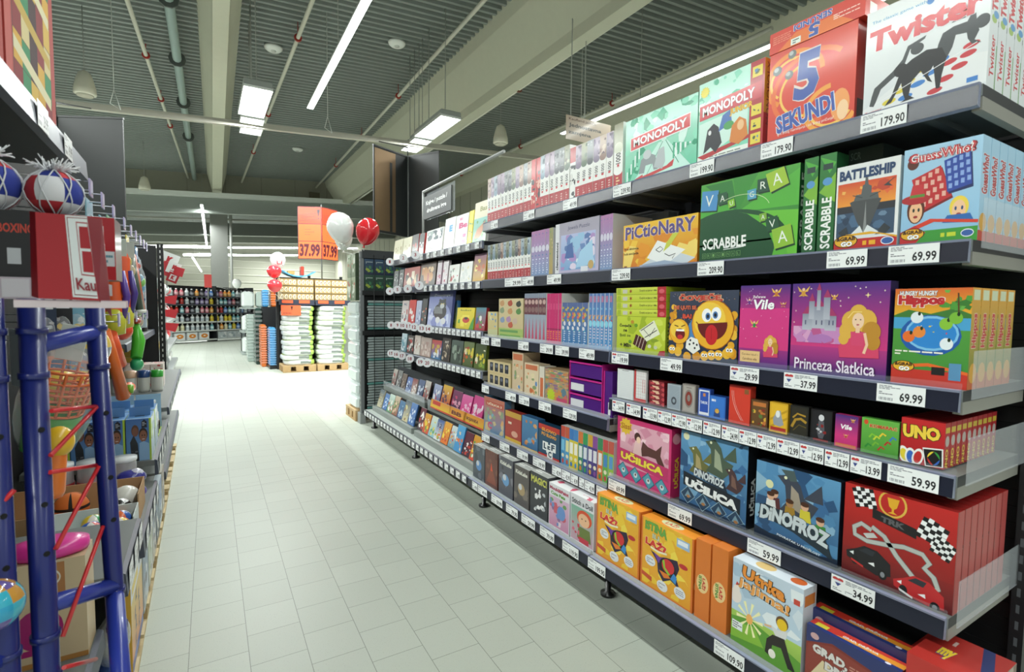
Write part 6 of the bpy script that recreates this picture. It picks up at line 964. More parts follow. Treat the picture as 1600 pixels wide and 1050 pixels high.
rl2=empty('shelving_bay',(-.5,1,0)); tag(rl2,'left toy shelving bay with hanging water toys','shelving unit','bays of the left toy shelving')
lb(rl2,2.07,4.3,2.1,(1,)); L2(rl2,1.86,2.33,.53,-.22,rail=.075,xk=-.715); L2(rl2,2.37,3.15,.43,-.22,rail=.075); L2(rl2,3.17,4.28,.53,-.22,rail=.08); L2(rl2,2.09,4.28,.14,-.278)
rl3=empty('shelving_bay',(-.5,1,0)); tag(rl3,'farther left toy shelving bay ending at a black slotted upright','shelving unit','bays of the left toy shelving')
lb(rl3,4.32,6.9,1.95,(1,)); L2(rl3,4.34,6.85,.60,-.22); L2(rl3,4.34,6.85,1.05,-.45); L2(rl3,4.34,6.85,.14,-.25)
mb=MB(); mb.box(.10,.16,5.86,5.92,0,1.98,C('#141516'),'paint')
for z in np.arange(.2,1.95,.06): mb.box(.125,.135,5.8595,5.86,z,z+.03,C('#c8c8c6'),'matte')
mb.build('upright',rl3)
mb=MB(); mb.box(-.21,.095,5.875,5.90,.05,1.96,C('#141517'),'paint'); mb.build('end_panel',rl3)
# pallet under the shelving
for i,(y0,y1) in enumerate(((1.3,2.03),(2.10,3.16),(3.2,4.26),(4.35,5.5))):
    o=empty('wooden_pallet',(-.6,y0,0)); tag(o,'wooden pallet under the left shelving, '+nth(i)+' from the camera','pallet','pallets under the left shelving'); L=y1-y0
    for k in range(3): mb=MB(); xx=-.11+k*.2; mb.box(xx,xx+.09,0,L,0,.014,C('#c9b48a'),'wood'); mb.build('bottom_board',o)
    for k in range(3):
        for j in range(3): mb=MB(); xx=-.11+k*.2; yy=j*(L-.12)/2; mb.box(xx,xx+.09,yy,yy+.12,.014,.058,C('#b79c6c'),'wood'); mb.build('block',o)
    for k in range(5): mb=MB(); yy=k*(L-.1)/4; mb.box(-.115,.388,yy,yy+.1,.058,.072,C('#d0bb90'),'wood'); mb.build('deck_board',o)
# game boxes on the top left shelf
def a_chk(seed):
    def f(a):
        a.R(0,0,1,1,C('#b04038')); a.R(.12,.0,.90,1,C('#4a2420')); r=random.Random(seed)
        cols=[C('#d8a83a'),C('#d8b24a'),C('#2f8a58'),C('#8a1c20'),C('#3a1416'),C('#d8c890')]
        for i in range(5):
            for j in range(7): a.R(.13+i*.154,.01+j*.142,.13+i*.154+.15,.01+j*.142+.138,cols[(i*2+j*3+seed)%6 if r.random()<.8 else r.randrange(6)],hold=True)
        a.k+=1; a.R(.0,0,.1,1,C('#c25a50'))
        for j in range(4): a.P([(.13,.2+j*.22),(.88,.12+j*.22),(.88,.18+j*.22),(.13,.26+j*.22)],C('#c8a84a') if j%2 else C('#e0d8b0'))
    return f
for i,(y0,y1) in enumerate(((.98,1.37),(1.385,1.79))):
    o=link('board_game_box',carton(y1-y0,.2,.44,a_chk(i+2),None,None,C('#b04038'),mt='matte').mesh('board_game_box'),None,(XL-.012,(y0+y1)/2,1.7562),PI/2); tag(o,['red box with yellow and green squares, nearer of two on the top left shelf','red box with yellow and green squares, farther of two on the top left shelf'][i],'board game','boxes on the top left shelf')
# blue tubular frames with red cords
def frame(label,posts,tubes,cords,extra=None):
    o=empty('tubular_frame',(posts[0][0],posts[0][1],0)); q0=Vector(o.location); bl=C('#18236a')
    for ip,(x,y) in enumerate(posts):
        r=(.0168,.0145)[ip]; lx=(.0,.02)[ip]; b=Vector((x,y,0))-q0; mb=MB(); mb.tube([(b.x+lx*1.8,b.y,0),(b.x,b.y,1.335)],r,bl,'plastic',18)
        for z in (1.215,1.285,.72,.79): q=b.x+lx*1.8*(1-z/1.335); mb.tube([(q,b.y,z-.005),(q,b.y,z+.005)],r*1.16,bl,'plastic',18)
        for z in (1.13,1.01,.93,.66): q=b.x+lx*1.8*(1-z/1.335); mb.tube([(q+r*.5,b.y-r*.8,z),(q+r*.55,b.y-r*.9,z)],.0045,C('#07080c'),'matte',8)
        mb.build('post',o)
    for a,b in tubes: mb=MB(); mb.tube([Vector(a)-q0,Vector(b)-q0],.0145,C('#2a3a98'),'plastic',16); mb.build('cross_tube',o)
    for a,b in cords: mb=MB(); mb.tube([Vector(a)-q0,Vector(b)-q0],.0035,C('#c8282c'),'plastic',8); mb.build('red_cord',o)
    if extra: extra(o,q0)
    return tag(o,label,'frame','blue tubular frames')
def tray_top(o,q0):
    mb=MB(); mb.box(-.40,-.165,1.20,1.42,1.345,1.369,C('#8a8a92'),'paint'); mb.xf(Matrix.Translation(-q0)); mb.build('top_tray',o)
    mb=MB(); mb.box(-.40,-.165,1.192,1.20,1.335,1.372,C('#c9bcc6'),'rail'); 
    for k in range(4): mb.box(-.395+k*.054,-.36+k*.054,1.1912,1.192,1.338,1.369,C('#dcd8de'),'card')
    mb.xf(Matrix.Translation(-q0)); mb.build('price_strip',o)
Q2=lambda x,y:tuple(P(x,y,1.07)); Q3=lambda x,y:tuple(P(x,y,1.175)); Q1=lambda x,y:tuple(P(x,y,1.04))
frame('blue tubular frame with red cords in the left foreground',((-.2275,1.08),(-.165,1.19)),
  [((-.2275,1.08,1.262),(-.165,1.19,1.278)),((-.2275,1.08,.84),(-.151,1.19,.80)),((-.151,1.19,.79),(-.115,.98,.60))],
  [(Q2(80,642),Q3(150,635)),(Q2(79,712),Q3(151,636)),(Q2(78,738),Q3(150,727)),(Q2(87,858),Q3(154,729)),(Q2(98,995),Q3(161,822)),(Q2(100,1043),Q3(150,1030))],tray_top)
frame('darker blue tubular frame at the left picture edge',((-.268,1.05),(-.38,.93)),[((-.268,1.05,1.245),(-.38,.93,1.245)),((-.268,1.05,.79),(-.38,.93,.79))],[(Q1(-25,815),Q1(22,766)),(Q1(-20,1005),Q1(32,942))])
# boxed boxing set resting on the frame shelf, with netted balls on top
o=empty('boxing_set_box',(-.25,1.22,1.3726)); 
p0=-.305; mb=MB(); mb.box(-.16,.115,0,.09,0,.115,{'*':C('#23242a')},'card'); a=Art(mb,(-.16,0,0),(1,0,0),(0,0,1),.275,.115)
a.R(0,0,.57,1,C('#1a1a1c')); a.R(.57,0,1,1,C('#b01a24')); a.T('BOXING',.50,.74,.17,.14,C('#c8402c'),b=.03); a.R(.845,.62,.94,.86,C('#e0d8d8')); a.T('BAG',.89,.74,.07,.16,C('#8a1a2a'),b=.04); a.R(.92,.22,.995,.46,C('#d0d4d8')); a.lines(.93,.26,.985,.42,2,C('#5a8a9a'),3); a.R(.455,.2,.52,.44,C('#c8ccd0')); a.R(0,.0,.14,1,C('#2a3050'))
mb.build('carton',o); tag(o,'black and red boxing set box below the netted balls','toy box')
for i,(x,y,z,r,lbl) in enumerate(((-.318,1.265,1.575,.047,'red, white and blue soft ball in a white net, left one'),(-.228,1.27,1.575,.042,'red and blue soft ball in a white net, right one'))):
    o=empty('netted_ball',(x,y,z-r)); pc=[C('#b42a34'),C('#e4e4e8'),C('#2a3a94'),C('#c83a40')]; mb=MB(); n=24; rows=[]
    for k in range(15):
        an=-PI/2+PI*k/14; q=max(math.cos(an),.002); rows.append([(r*q*math.cos(2*PI*j/n),r*q*math.sin(2*PI*j/n),r+r*math.sin(an)) for j in range(n)])
    mb.grid(rows,lambda i_,j_:pc[(j_//4+i_//5)%4],'matte',True,True,True); mb.build('ball',o); mb=MB(); R_=random.Random(i)
    for k in range(7):
        t=2*PI*k/7; mb.tube([((r+.002)*math.cos(t+.5*u)*math.cos(u*1.45),(r+.002)*math.sin(t+.5*u)*math.cos(u*1.45),r+(r+.002)*math.sin(u*1.45)) for u in np.linspace(-.95,.95,9)],.0012,C('#d8dade'),'matte',5)
        mb.tube([((r+.002)*math.cos(t-.5*u)*math.cos(u*1.45),(r+.002)*math.sin(t-.5*u)*math.cos(u*1.45),r+(r+.002)*math.sin(u*1.45)) for u in np.linspace(-.95,.95,9)],.0012,C('#d8dade'),'matte',5)
    mb.build('net',o); mb=MB()
    for k in range(70):
        t=R_.uniform(0,2*PI); e=R_.uniform(.25,1); b=Vector((.008*math.cos(t),.008*math.sin(t),2*r-.005)); mid=b+Vector((e*.016*math.cos(t),e*.016*math.sin(t),.012)); tip=mid+Vector((e*.016*math.cos(t)+R_.uniform(-.006,.006),e*.016*math.sin(t),R_.uniform(-.006,.016))); mb.tube([b,mid,tip],.0011,C('#e8e9ec'),'matte',4)
    mb.build('net_fringe',o)
    o.location.z=1.4882; tag(o,lbl,'ball','netted soft balls')
# red promotion card with the white emblem
o=empty('promotion_card',(0,1.0,1.333)); Y0=1.0
def quad3(mb,pts,c,d=.002,mt='card'):
    n=len(pts); mb.face(pts,c,mt); q=[(x,y+d,z) for x,y,z in pts]; mb.face(q[::-1],c,mt)
    for i in range(n): mb.face([pts[i],q[i],q[(i+1)%n],pts[(i+1)%n]][::-1],c,mt)
def PP(x,y,Y=Y0,off=0): p=P(x,y,Y); return (p.x,p.y-off-1.0,p.z-1.333)
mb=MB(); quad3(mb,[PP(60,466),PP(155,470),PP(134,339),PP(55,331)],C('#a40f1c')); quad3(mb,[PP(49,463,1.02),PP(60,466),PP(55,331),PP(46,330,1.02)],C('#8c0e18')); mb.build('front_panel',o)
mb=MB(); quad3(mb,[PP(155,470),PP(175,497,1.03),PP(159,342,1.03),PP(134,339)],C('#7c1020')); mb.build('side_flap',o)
def emb(mb,pts,c,k): mb.face([PP(x,y,Y0,.0006+.0003*k) for x,y in pts],c,'card')
mb=MB(); W_=C('#dfe3e4')
emb(mb,[(114,464),(153,466.5),(136,338.5),(101.5,336)],W_,0); emb(mb,[(116.5,461),(152,463.5),(136,341),(104,339)],C('#8a2a30'),1); emb(mb,[(117.5,459.5),(152,462),(136,342.3),(105.5,340.5)],W_,2)
emb(mb,[(127.5,430),(148.6,432.5),(136.5,348),(118.5,346.5)],C('#a8343c'),3); emb(mb,[(128.5,428),(147.6,430.5),(136,350),(120,348.5)],W_,4)
emb(mb,[(126,388),(142,389),(136.8,355),(123.5,354)],C('#a40f1c'),5); emb(mb,[(131,425),(146.7,426.4),(142.8,393.5),(128.5,392.5)],C('#a40f1c'),6)
V,Fs=glyphs('Kau',.02); c0=Vector(PP(135.5,445,Y0,.004)); ux=Vector(PP(150.5,446.5,Y0,.004))-Vector(PP(120,443.5,Y0,.004)); uy=Vector(PP(118.5,434,Y0,.004))-Vector(PP(121.5,453,Y0,.004))
bi=len(mb.v)
for x,y in V: mb.v.append(tuple(c0+ux*x+uy*y))
for f in Fs: mb.f.append(tuple(bi+i for i in f)); mb.c.append([C('#8a1a2a')]*len(f)); mb.m.append('card'); mb.sm.append(False)
mb.build('emblem',o); mb=MB(); mb.box(-.23,-.10,.004,.03,-.010,.0005,C('#b8a0a8'),'rail'); mb.box(-.23,-.10,.0035,.004,-.011,-.001,C('#d8c8cc'),'card'); mb.build('holder_strip',o)
tag(o,'red promotion card with a white square emblem in the left foreground','advertising card')
# wire hooks with lilac ticket holders and the goods on them
def hook(y,z,i,ln=.40):
    mb=MB(); mb.tube([(-ln,0,0),(0,0,0),(.004,0,-.012)],.003,C('#c4c6ca'),'metal',6); mb.tube([(-ln,0,.03),(.0,0,.03)],.002,C('#c4c6ca'),'metal',6)
    h=mb.build('peg_hook',None,(XL,y,z)); tag(h,'steel peg hook with lilac ticket holder, '+nth(i)+' along the left shelving','hook','peg hooks with lilac holders')
    mb=MB(); mb.box(-.002,.002,-.028,.028,-.02,.035,C('#a59fc4'),'plastic'); mb.box(.002,.003,-.02,.02,-.012,.028,C('#c0bcd8'),'card'); mb.build('ticket_holder',h); return h
HK=[2.18,2.42,2.70,3.05,3.32,3.56,3.80,4.02,4.22]
for i,y in enumerate(HK): hook(y,1.695,i)
def hang(name,label,cat,y,z,parts,x=XL-.05,group='toys hanging on the left shelving',rot=0):
    o=empty(name,(x,y,z),rot)
    for nm,mb in parts: mb.build(nm,o)
    return tag(o,label,cat,group)
def blaster(c1,c2,c3,L=.42):
    a=MB(); a.lathe([(.004,-L),(.034,-L+.02),(.040,-L+.10),(.030,-L*.5),(.036,-.06),(.02,-.02),(.006,0)],c1,'plastic',14,sy=.7); b=MB(); b.lathe([(.005,-L-.005),(.042,-L+.005),(.045,-L+.07),(.036,-L+.12)],c3,'plastic',14,sy=.75); d=MB(); d.tube([(.03,0,-.12),(.05,0,-.24),(.03,0,-.34)],.016,c2,'plastic',10); e=MB(); e.box(-.055,.055,-.001,.001,-.05,.03,C('#c8d0c8'),'card'); return [('barrel',a),('nozzle',b),('pump_grip',d),('header_card',e)]
hang('water_blaster','orange water blaster with yellow tip hanging nearest the red card','toy',3.05,1.60,blaster(C('#e8602c'),C('#5a3a98'),C('#c8c83a')),group='hanging water blasters')
hang('water_blaster','orange and yellow water blaster hanging second from the camera','toy',3.40,1.62,blaster(C('#ea5a28'),C('#4a3a90'),C('#d0cc40')),group='hanging water blasters')
hang('water_blaster','purple and orange water blaster hanging at the back of the three','toy',3.25,1.56,blaster(C('#e05a2a'),C('#d8c83a'),C('#5a3a98'),.36),x=XL-.13,group='hanging water blasters')
def tubes(cs,L=.36):
    r=[]
    for i,c in enumerate(cs):
        a=MB(); a.tube([(0,i*.055,.0),(.04,i*.055-.02,-L)],.02,c,'plastic',12); a.tube([(.04,i*.055-.02,-L),(.0425,i*.055-.021,-L-.02)],.024,C('#dfe4da'),'plastic',12); r.append(('tube',a))
    b=MB(); b.box(-.01,-.008,-.03,.13,-.06,.05,C('#6a9a8a'),'card'); r.append(('header_card',b)); return r
hang('bubble_wand_pack','pack of three white-capped bubble tubes hanging behind the blasters','toy',3.78,1.62,tubes([C('#4a5a4a'),C('#b05a3a'),C('#c8502c')],.33))
def bagtoy(cs,seed,w=.1,h=.2):
    R_=random.Random(seed); a=MB(); a.ball((0,0,-h*.55),.03,w*.55,h*.5,(.9,.9,.9),'shrink',14,8); parts=[]
    for k,c in enumerate(cs): q=MB(); q.ball((R_.uniform(-.01,.012),R_.uniform(-w*.35,w*.35),-h*R_.uniform(.3,.85)),.022,R_.uniform(.02,.034),R_.uniform(.02,.04),c,'plastic',12,8); parts.append(('toy_piece',q))
    b=MB(); b.box(-.002,.002,-w*.5,w*.5,-.03,.04,cs[0],'card'); return [('clear_bag',a),('header_card',b)]+parts
for i,(y,z,cs,lb_) in enumerate(((2.42,1.66,['#8ab8c8','#c86a3a','#3a6ac0'],'bag of small blue and orange toys on the nearest hook'),(2.70,1.64,['#9ac8d8','#e0e4e8','#7ab0c0'],'pale blue bag of toys on the second hook'),(2.90,1.67,['#8ac0a0','#5aa0b0','#c8d8c0'],'green and teal bag of toys above the blaster'),(3.56,1.66,['#d8c840','#6a90a8','#c8b890'],'bag with a yellow flower toy'),(4.02,1.64,['#4a90c8','#e0d040','#c84a3a','#9ac8e0'],'blue and yellow bag of toys near the last hook'),(4.22,1.58,['#5ab0d8','#8ac86a','#3a78b8'],'blue and green bag of toys on the last hook'),(4.02,1.36,['#8ab06a','#c8a888','#b0d8c0'],'pale green bag of toys below the blue one'))):
    hang('toy_bag',lb_,'toy',y,z,bagtoy([C(c) for c in cs],i,.13,.2),x=XL-.04)
o=MB(); o.box(-.10,.0,-.03,.03,-.36,0,C('#cdd6dc'),'card'); a=Art(o,(0,-.03,-.36),(0,1,0),(0,0,1),.06,.36); a.R(0,0,1,1,C('#b8c8d8')); a.N(14,[C('#3a5a9a'),C('#e4e8ec'),C('#c84a4a')],3,sz=.2); a=Art(o,(-.1,-.03,-.36),(1,0,0),(0,0,1),.1,.36); a.R(0,0,1,1,C('#c8d4dc')); a.N(24,[C('#3a5a9a'),C('#e4e8ec'),C('#7a90b0')],5,sz=.14); tag(o.build('toy_carton',None,(-.33,4.45,1.52)),'tall white and blue toy carton before the dark bottle shelf','toy box')
# second hook row
for i,y in enumerate((2.75,3.1,3.45,3.8,4.1)):
    h=hook(y,1.25,i+9)
hang('long_water_gun','long orange water gun with green wheel','toy',2.62,1.22,[('barrel',(lambda m:(m.tube([(0,0,0),(.03,.18,-.30)],[.016,.026],C('#e8702c'),'plastic',12),m)[1])(MB())),('tank',(lambda m:(m.tube([(.0,.10,-.02),(.02,.20,-.16)],.026,C('#e85a2a'),'plastic',12),m)[1])(MB())),('grip',(lambda m:(m.tube([(.03,.18,-.29),(.045,.27,-.27)],.024,C('#e8642c'),'plastic',12),m)[1])(MB())),('green_wheel',(lambda m:(m.lathe([(.003,-.012),(.02,-.01),(.02,.01),(.003,.012)],C('#7ab83a'),'plastic',14,(.055,.2,-.27),'x'),m)[1])(MB()))],x=-.33)
mb=MB(); n=24; cl=[C('#4aa8a0'),C('#e8c85a'),C('#9aa0a8'),C('#2a3a7a')]; rows=[]
for k in range(13):
    an=-PI/2+PI*k/12; q=max(math.cos(an),.002); rows.append([(.085*q*math.cos(2*PI*j/n),.085*q*math.sin(2*PI*j/n),.085*math.sin(an)) for j in range(n)])
mb.grid(rows,lambda i_,j_:cl[3-min(i_//3,3)],'balloon',True,True,True); tag(mb.build('beach_ball',None,(-.385,2.52,1.16)),'striped teal, yellow and navy beach ball behind the blue post','ball')
mb=MB(); mb.ball((0,0,0),.055,col=C('#e8502c'),mt='plastic'); tag(mb.build('toy_ball',None,(-.38,3.55,1.18)),'plain orange-red toy ball hanging on the left shelving','ball')
hang('green_toy_figure','lime-green plastic toy with red spots beside the orange-red ball','toy',3.85,1.2,[('body',(lambda m:(m.tube([(0,0,0),(.01,.03,-.1),(.0,-.02,-.2)],[.02,.035,.03],C('#5ac83a'),'plastic',12),m)[1])(MB())),('foot',(lambda m:(m.ball((0,-.0,-.24),.035,.05,.04,C('#3aa86a')),m)[1])(MB())),('red_cap',(lambda m:(m.ball((0,.03,.02),.025,.03,.02,C('#c8402c')),m)[1])(MB()))],x=-.34)
for i,(y,z) in enumerate(((2.3,1.24),(2.5,1.22),(2.75,1.23),(3.1,1.22),(3.45,1.23))):
    mb=MB(); mb.box(-.002,.002,-.07,.07,-.17,.02,C('#c8d4dc'),'card'); a=Art(mb,(.002,-.07,-.17),(0,1,0),(0,0,1),.14,.19); a.R(0,0,1,1,C(['#3a6a9a','#4a8ab0','#2a5a8a','#5a98b8','#7aa8c0'][i])); a.N(12,[C('#e8c83a'),C('#d86a3a'),C('#c8dce8'),C('#1f3a6a')],i+2,.05,.05,.95,.7,.16); a.R(.1,.75,.6,.95,C('#e8e8ec'))
    h=mb.build('blister_pack',None,(-.52,y,z-.022),.5); tag(h,'blue blister pack hanging, '+nth(i)+' from the camera on the lower hooks','toy','blue blister packs'); mb=MB(); mb.ball((.022,0,-.11),.02,.05,.045,(.9,.92,.95),'shrink',12,8); mb.build('clear_blister',h)
# beach bucket set in a net, yellow ball, spade
def bucket(c,r0,r1,h,holes=False):
    m=MB(); n=28; rows=[]
    for k in range(9):
        t=k/8; r=r0+(r1-r0)*t; rows.append([(r*math.cos(2*PI*j/n),r*math.sin(2*PI*j/n),h*t) for j in range(n)])
    if holes:
        for k in range(9): m.tube([(x,y,z) for x,y,z in rows[k]]+[rows[k][0]],.004 if k%2==0 else .0015,c,'plastic',5)
        for j in range(0,n,2): m.tube([rows[k][j] for k in range(9)],.004,c,'plastic',5)
    else: m.grid(rows,c,'plastic',True,True,False); m.grid([[(r0*math.cos(2*PI*j/n),r0*math.sin(2*PI*j/n),0) for j in range(n)],[(.001*math.cos(2*PI*j/n),.001*math.sin(2*PI*j/n),0) for j in range(n)]],c,'plastic',False,True)
    return m
p=P(100,640,1.9); o=empty('beach_bucket_set',(p.x-.02,1.9,p.z),0); o.rotation_euler=(.15,.25,0)
m_=bucket(C('#46b24a'),.055,.065,.11); m_.build('green_bucket',o,(0,0,-.115)); m_=bucket(C('#e8743a'),.062,.078,.13,True); m_.build('orange_basket',o,(0,0,0)); m_=MB(); m_.ball((0,0,.02),.088,.088,.17,(.9,.93,.92),'shrink',16,10); m_.build('clear_bag',o); m_=MB(); m_.box(-.03,.03,-.002,.002,.15,.25,C('#c8ccc8'),'card'); m_.build('paper_tag',o)
tag(o,'orange lattice basket and green bucket in a clear bag behind the blue frame','toy')
for i,(x,y,Y,lb_) in enumerate(((130,607,2.05,'yellow ball with a black jumping figure'),(92,602,2.2,'plain yellow ball left of the figure ball'))):
    p=P(x,y,Y); mb=MB(); mb.ball((0,0,0),.055,col=C('#e8c82c'),mt='plastic')
    if i==0: a=Art(mb,(-.03,-.055,-.03),(1,0,0),(0,0,1),.06,.06); a.P([(.3,.9),(.5,.7),(.7,.9),(.6,.6),(.9,.5),(.6,.45),(.7,.1),(.5,.4),(.2,.1),(.4,.5),(.1,.5)],C('#16181a')); a.E(.5,.95,.1,.1,C('#16181a'))
    tag(mb.build('toy_ball',None,tuple(p)),lb_,'ball','yellow balls')
p=P(88,715,1.7); o=empty('sand_spade',tuple(p)); o.rotation_euler=(0,.12,0); mb=MB(); mb.ball((0,0,.04),.034,.032,.04,C('#e8b82c')); mb.build('yellow_cap',o); mb=MB(); mb.lathe([(.022,-.10),(.026,-.085),(.021,.01),(.01,.03)],C('#e87a2c'),'plastic',14); mb.build('orange_handle',o); tag(o,'orange and yellow beach toy half hidden by the blue post','toy')

for i,(x,y,c,lb_) in enumerate(((72,498,'#20304a','dark blue hanging card pack left of the front blue post'),(98,496,'#14161a','black hanging card pack between the blue posts'),(120,492,'#7ab0c8','pale blue hanging card pack between the blue posts'),(138,490,'#8a8a3a','olive hanging card pack next to the right blue post'),(90,575,'#3a78b0','clear bag card with blue toy below the black pack'),(122,556,'#4a90c0','bright blue toy card below the pale blue pack'))):
    p=P(x,y,2.14+.06*i); w=.05; mb=MB(); mb.box(-w/2,w/2,-.002,.002,-.10,.08,C(c),'card'); a=Art(mb,(-w/2,-.002,-.10),(1,0,0),(0,0,1),w,.18); a.N(7,[mix(C(c),(1,1,1),.4),C('#e8c83a'),C('#d8e0e4')],i,.1,.1,.9,.6,.2); a.R(.15,.72,.85,.95,C('#dfe4e8'))
    h=mb.build('toy_card',None,tuple(p),.15); tag(h,lb_,'toy','hanging toy cards behind the blue frame'); mb=MB(); mb.ball((0,-.014,-.04),.022,.012,.045,(.9,.92,.95),'shrink',12,8); mb.build('clear_blister',h); mb=MB(); mb.tube([(0,0,.078),(0,0,.10),(-.03,0,.10),(-.7385-p.x,0,.10)],.002,C('#b8babd'),'metal',5); mb.build('hanging_wire',h)
# ---------------- lower left goods ----------------
def face_px(x,Y): return on(1,x,600,Y)[0]
# blue role-play set boxes with a handle slot, facing the camera
def a_role(a):
    a.R(0,0,1,1,C('#5a8ab8'),C('#4470b0')); a.P([(.2,0),(.15,.45),(.3,.62),(.46,.4),(.5,0)],C('#20262c')); a.E(.36,.72,.15,.14,C('#5a3a2a')) ; a.E(.36,.69,.12,.11,C('#7a5040')); a.E(.68,.62,.18,.16,C('#30231c')); a.E(.68,.58,.15,.14,C('#8a5a44')); a.E(.64,.60,.02,.02,C('#181210')); a.E(.74,.60,.02,.02,C('#181210')); a.L([(.63,.51),(.74,.51)],.03,C('#d8c8c0')); a.P([(.5,0),(.52,.42),(.7,.46),(.9,.4),(.95,0)],C('#8ab0d4')); a.R(.92,0,1,1,C('#a8c83a')); a.P([(.62,.78),(.84,.78),(.84,.92),(.73,.98),(.62,.92)],C('#1c2230')); a.lines(.65,.82,.81,.92,3,C('#b8c0c8'),3); a.N(8,[C('#3a3c40'),C('#6a7078')],4,.15,.02,.45,.25,.1)
def a_roletop(a): a.R(0,0,1,1,C('#6a9ad0')); a.R(.3,.3,.7,.5,C('#10141a')); a.R(0,0,1,.06,C('#a8c8e4'))
for r_,(Y,n) in enumerate(((3.19,4),(3.43,4))):
    for i in range(n):
        x1=-.232-i*.108; w=.104; mb=carton(w,.22,.215,a_role,lambda a:(a.R(0,0,1,1,C('#9ab4c8')),a.N(10,[C('#2a3a4a'),C('#e0e8ec'),C('#a8c83a')],3,sz=.2)),a_roletop,C('#4a78b0')); mb.box(-.045,.045,.09,.093,.215,.26,C('#5a8ac0'),'card')
        tag(mb.build('role_play_set_box',None,(x1-w/2,Y,.5306)),'blue role-play set box, %s from the aisle in the %s row'%(nth(i),('front','back')[r_]),'toy box','blue role-play set boxes')
# white toy jeeps in open display cartons behind
for i in range(3):
    o=empty('toy_jeep',(-.30-i*.14,3.86,.5306)); tag(o,'white toy jeep with black windows, '+nth(i)+' from the aisle','toy car','white toy jeeps')
    mb=MB(); mb.box(-.055,.055,-.10,.12,.03,.12,C('#e4e8ea'),'plastic',bev=.012); mb.grid([[(-.05,-.04,.12),(.05,-.04,.12),(.05,.10,.12),(-.05,.10,.12)],[(-.042,-.0,.19),(.042,-.0,.19),(.042,.09,.19),(-.042,.09,.19)]],C('#e4e8ea'),'plastic',False,True,True); mb.build('body',o)
    mb=MB(); mb.face([(-.042,-.037,.128),(.042,-.037,.128),(.036,-.004,.184),(-.036,-.004,.184)],C('#14181c'),'plastic'); mb.face([(.0495,-.02,.13),(.0495,.085,.13),(.0435,.08,.18),(.0435,.005,.18)],C('#14181c'),'plastic'); mb.build('window',o)
    for sx in (-1,1):
        for yy in (-.06,.08): mb=MB(); mb.lathe([(.004,-.012),(.03,-.012),(.03,.012),(.004,.012)],C('#1a1a1c'),'plastic',14,(sx*.05,yy,.03),'x'); mb.build('wheel',o)
    mb=MB(); mb.box(-.066,.066,-.13,.14,-.0003+.0006,.006,C('#a8c83a'),'card'); mb.box(-.066,.066,.14,.144,.006,.22,C('#9ac0dc'),'card'); mb.build('carton_tray',o)
# lidded jars of modelling dough and red packs farther along
for i,(x,y,c) in enumerate(((198,577,'#e8602c'),(215,577,'#2f9a3a'),(234,574,'#d8b090'),(250,574,'#2a4a80'),(268,572,'#3aa83a'))):
    Y=5.2; p=P(x,y,Y); o=empty('dough_jar',(-.325-.091*(4-i),Y,.6006)); mb=MB(); mb.lathe([(.004,0),(.039,0),(.041,.02),(.041,.15),(.038,.158),(.004,.16)],C('#d8d8d0'),'plastic',18); mb.build('tub',o); mb=MB(); mb.lathe([(.043,.12),(.044,.125),(.044,.175),(.004,.178)],C(c),'plastic',18); mb.build('lid',o)
    tag(o,['jar with an orange lid','jar with a dark green lid','jar with a beige lid','jar with a navy lid','jar with a bright green lid nearest the aisle'][i]+' in the dough jar row','jar','dough jars')
for i in range(8):
    mb=MB(); mb.box(-.045,.045,-.05,.05,0,.2,C('#d8c8c0'),'card'); a=Art(mb,(-.045,-.05,0),(1,0,0),(0,0,1),.09,.2); a.N(12,[C('#c83a40'),C('#e8e4e0'),C('#e0a0a0')],i,0,0,1,1,.2); a=Art(mb,(-.045,-.05,.2),(1,0,0),(0,1,0),.09,.1); a.N(10,[C('#c83a40'),C('#e8e4e0'),C('#d89090')],i+9,0,0,1,1,.2)
    tag(mb.build('sweet_pack',None,(-.34-(i%4)*.095,5.5+(i//4)*.12,.6006)),'red and white patterned pack, %s from the aisle in the %s row behind the jars'%(nth(i%4),('front','back')[i//4]),'pack','red and white packs')
# clear tubs, balls and trays
for i,(x,dx) in enumerate(((203,0),(176,0),(150,0))):
    Y=3.04; o=empty('clear_tub',(-.335-.118*i,Y,.4306)); mb=MB(); mb.lathe([(.004,.0),(.052,0),(.055,.02),(.053,.145),(.051,.15),(.05,.145)],C('#e4e8ea'),'jar',20); mb.build('tub',o); mb=MB(); mb.lathe([(.054,.146),(.056,.149),(.056,.164),(.004,.167)],C('#e8ecee'),'plastic',20); mb.build('lid',o); mb=MB(); mb.lathe([(.0565,.03),(.0568,.035),(.0568,.07),(.0565,.075)],C('#b03a40'),'card',20); mb.build('red_band',o)
    tag(o,'clear plastic tub with white lid, '+nth(i)+' from the aisle','tub','clear tubs')
for i,c in enumerate((['#e8742c','#c84a2a'],['#4a3aa0','#e4e0ec'],['#3a3a94','#d8d8e8'])):
    p=P([190,228,232][i],[715,725,752][i],2.95 if i==0 else 2.9); mb=MB(); mb.ball((0,0,.03),.06,.05,.035,C(c[0]),'bagfilm',14,8); mb.ball((.02,0,.045),.03,.03,.025,C(c[1]),'bagfilm',10,6); tag(mb.build('wrapped_toy',None,((-.50,-.29,-.29)[i],(2.90,2.88,2.88)[i],.4365+(0 if i<2 else .068))),['orange foil-wrapped toy above the clear tubs','purple and white wrapped toy at the shelf edge','second purple wrapped toy on top of the first'][i],'toy','foil-wrapped toys')
def ballm(r,base,patches,mt='plastic',n=28,k=16):
    mb=MB(); rows=[]
    for i in range(k+1):
        an=-PI/2+PI*i/k; q=max(math.cos(an),.002); rows.append([(r*q*math.cos(2*PI*j/n),r*q*math.sin(2*PI*j/n),r+r*math.sin(an)) for j in range(n)])
    mb.grid(rows,lambda i,j:patches(i,j) or base,mt,True,True,True); return mb
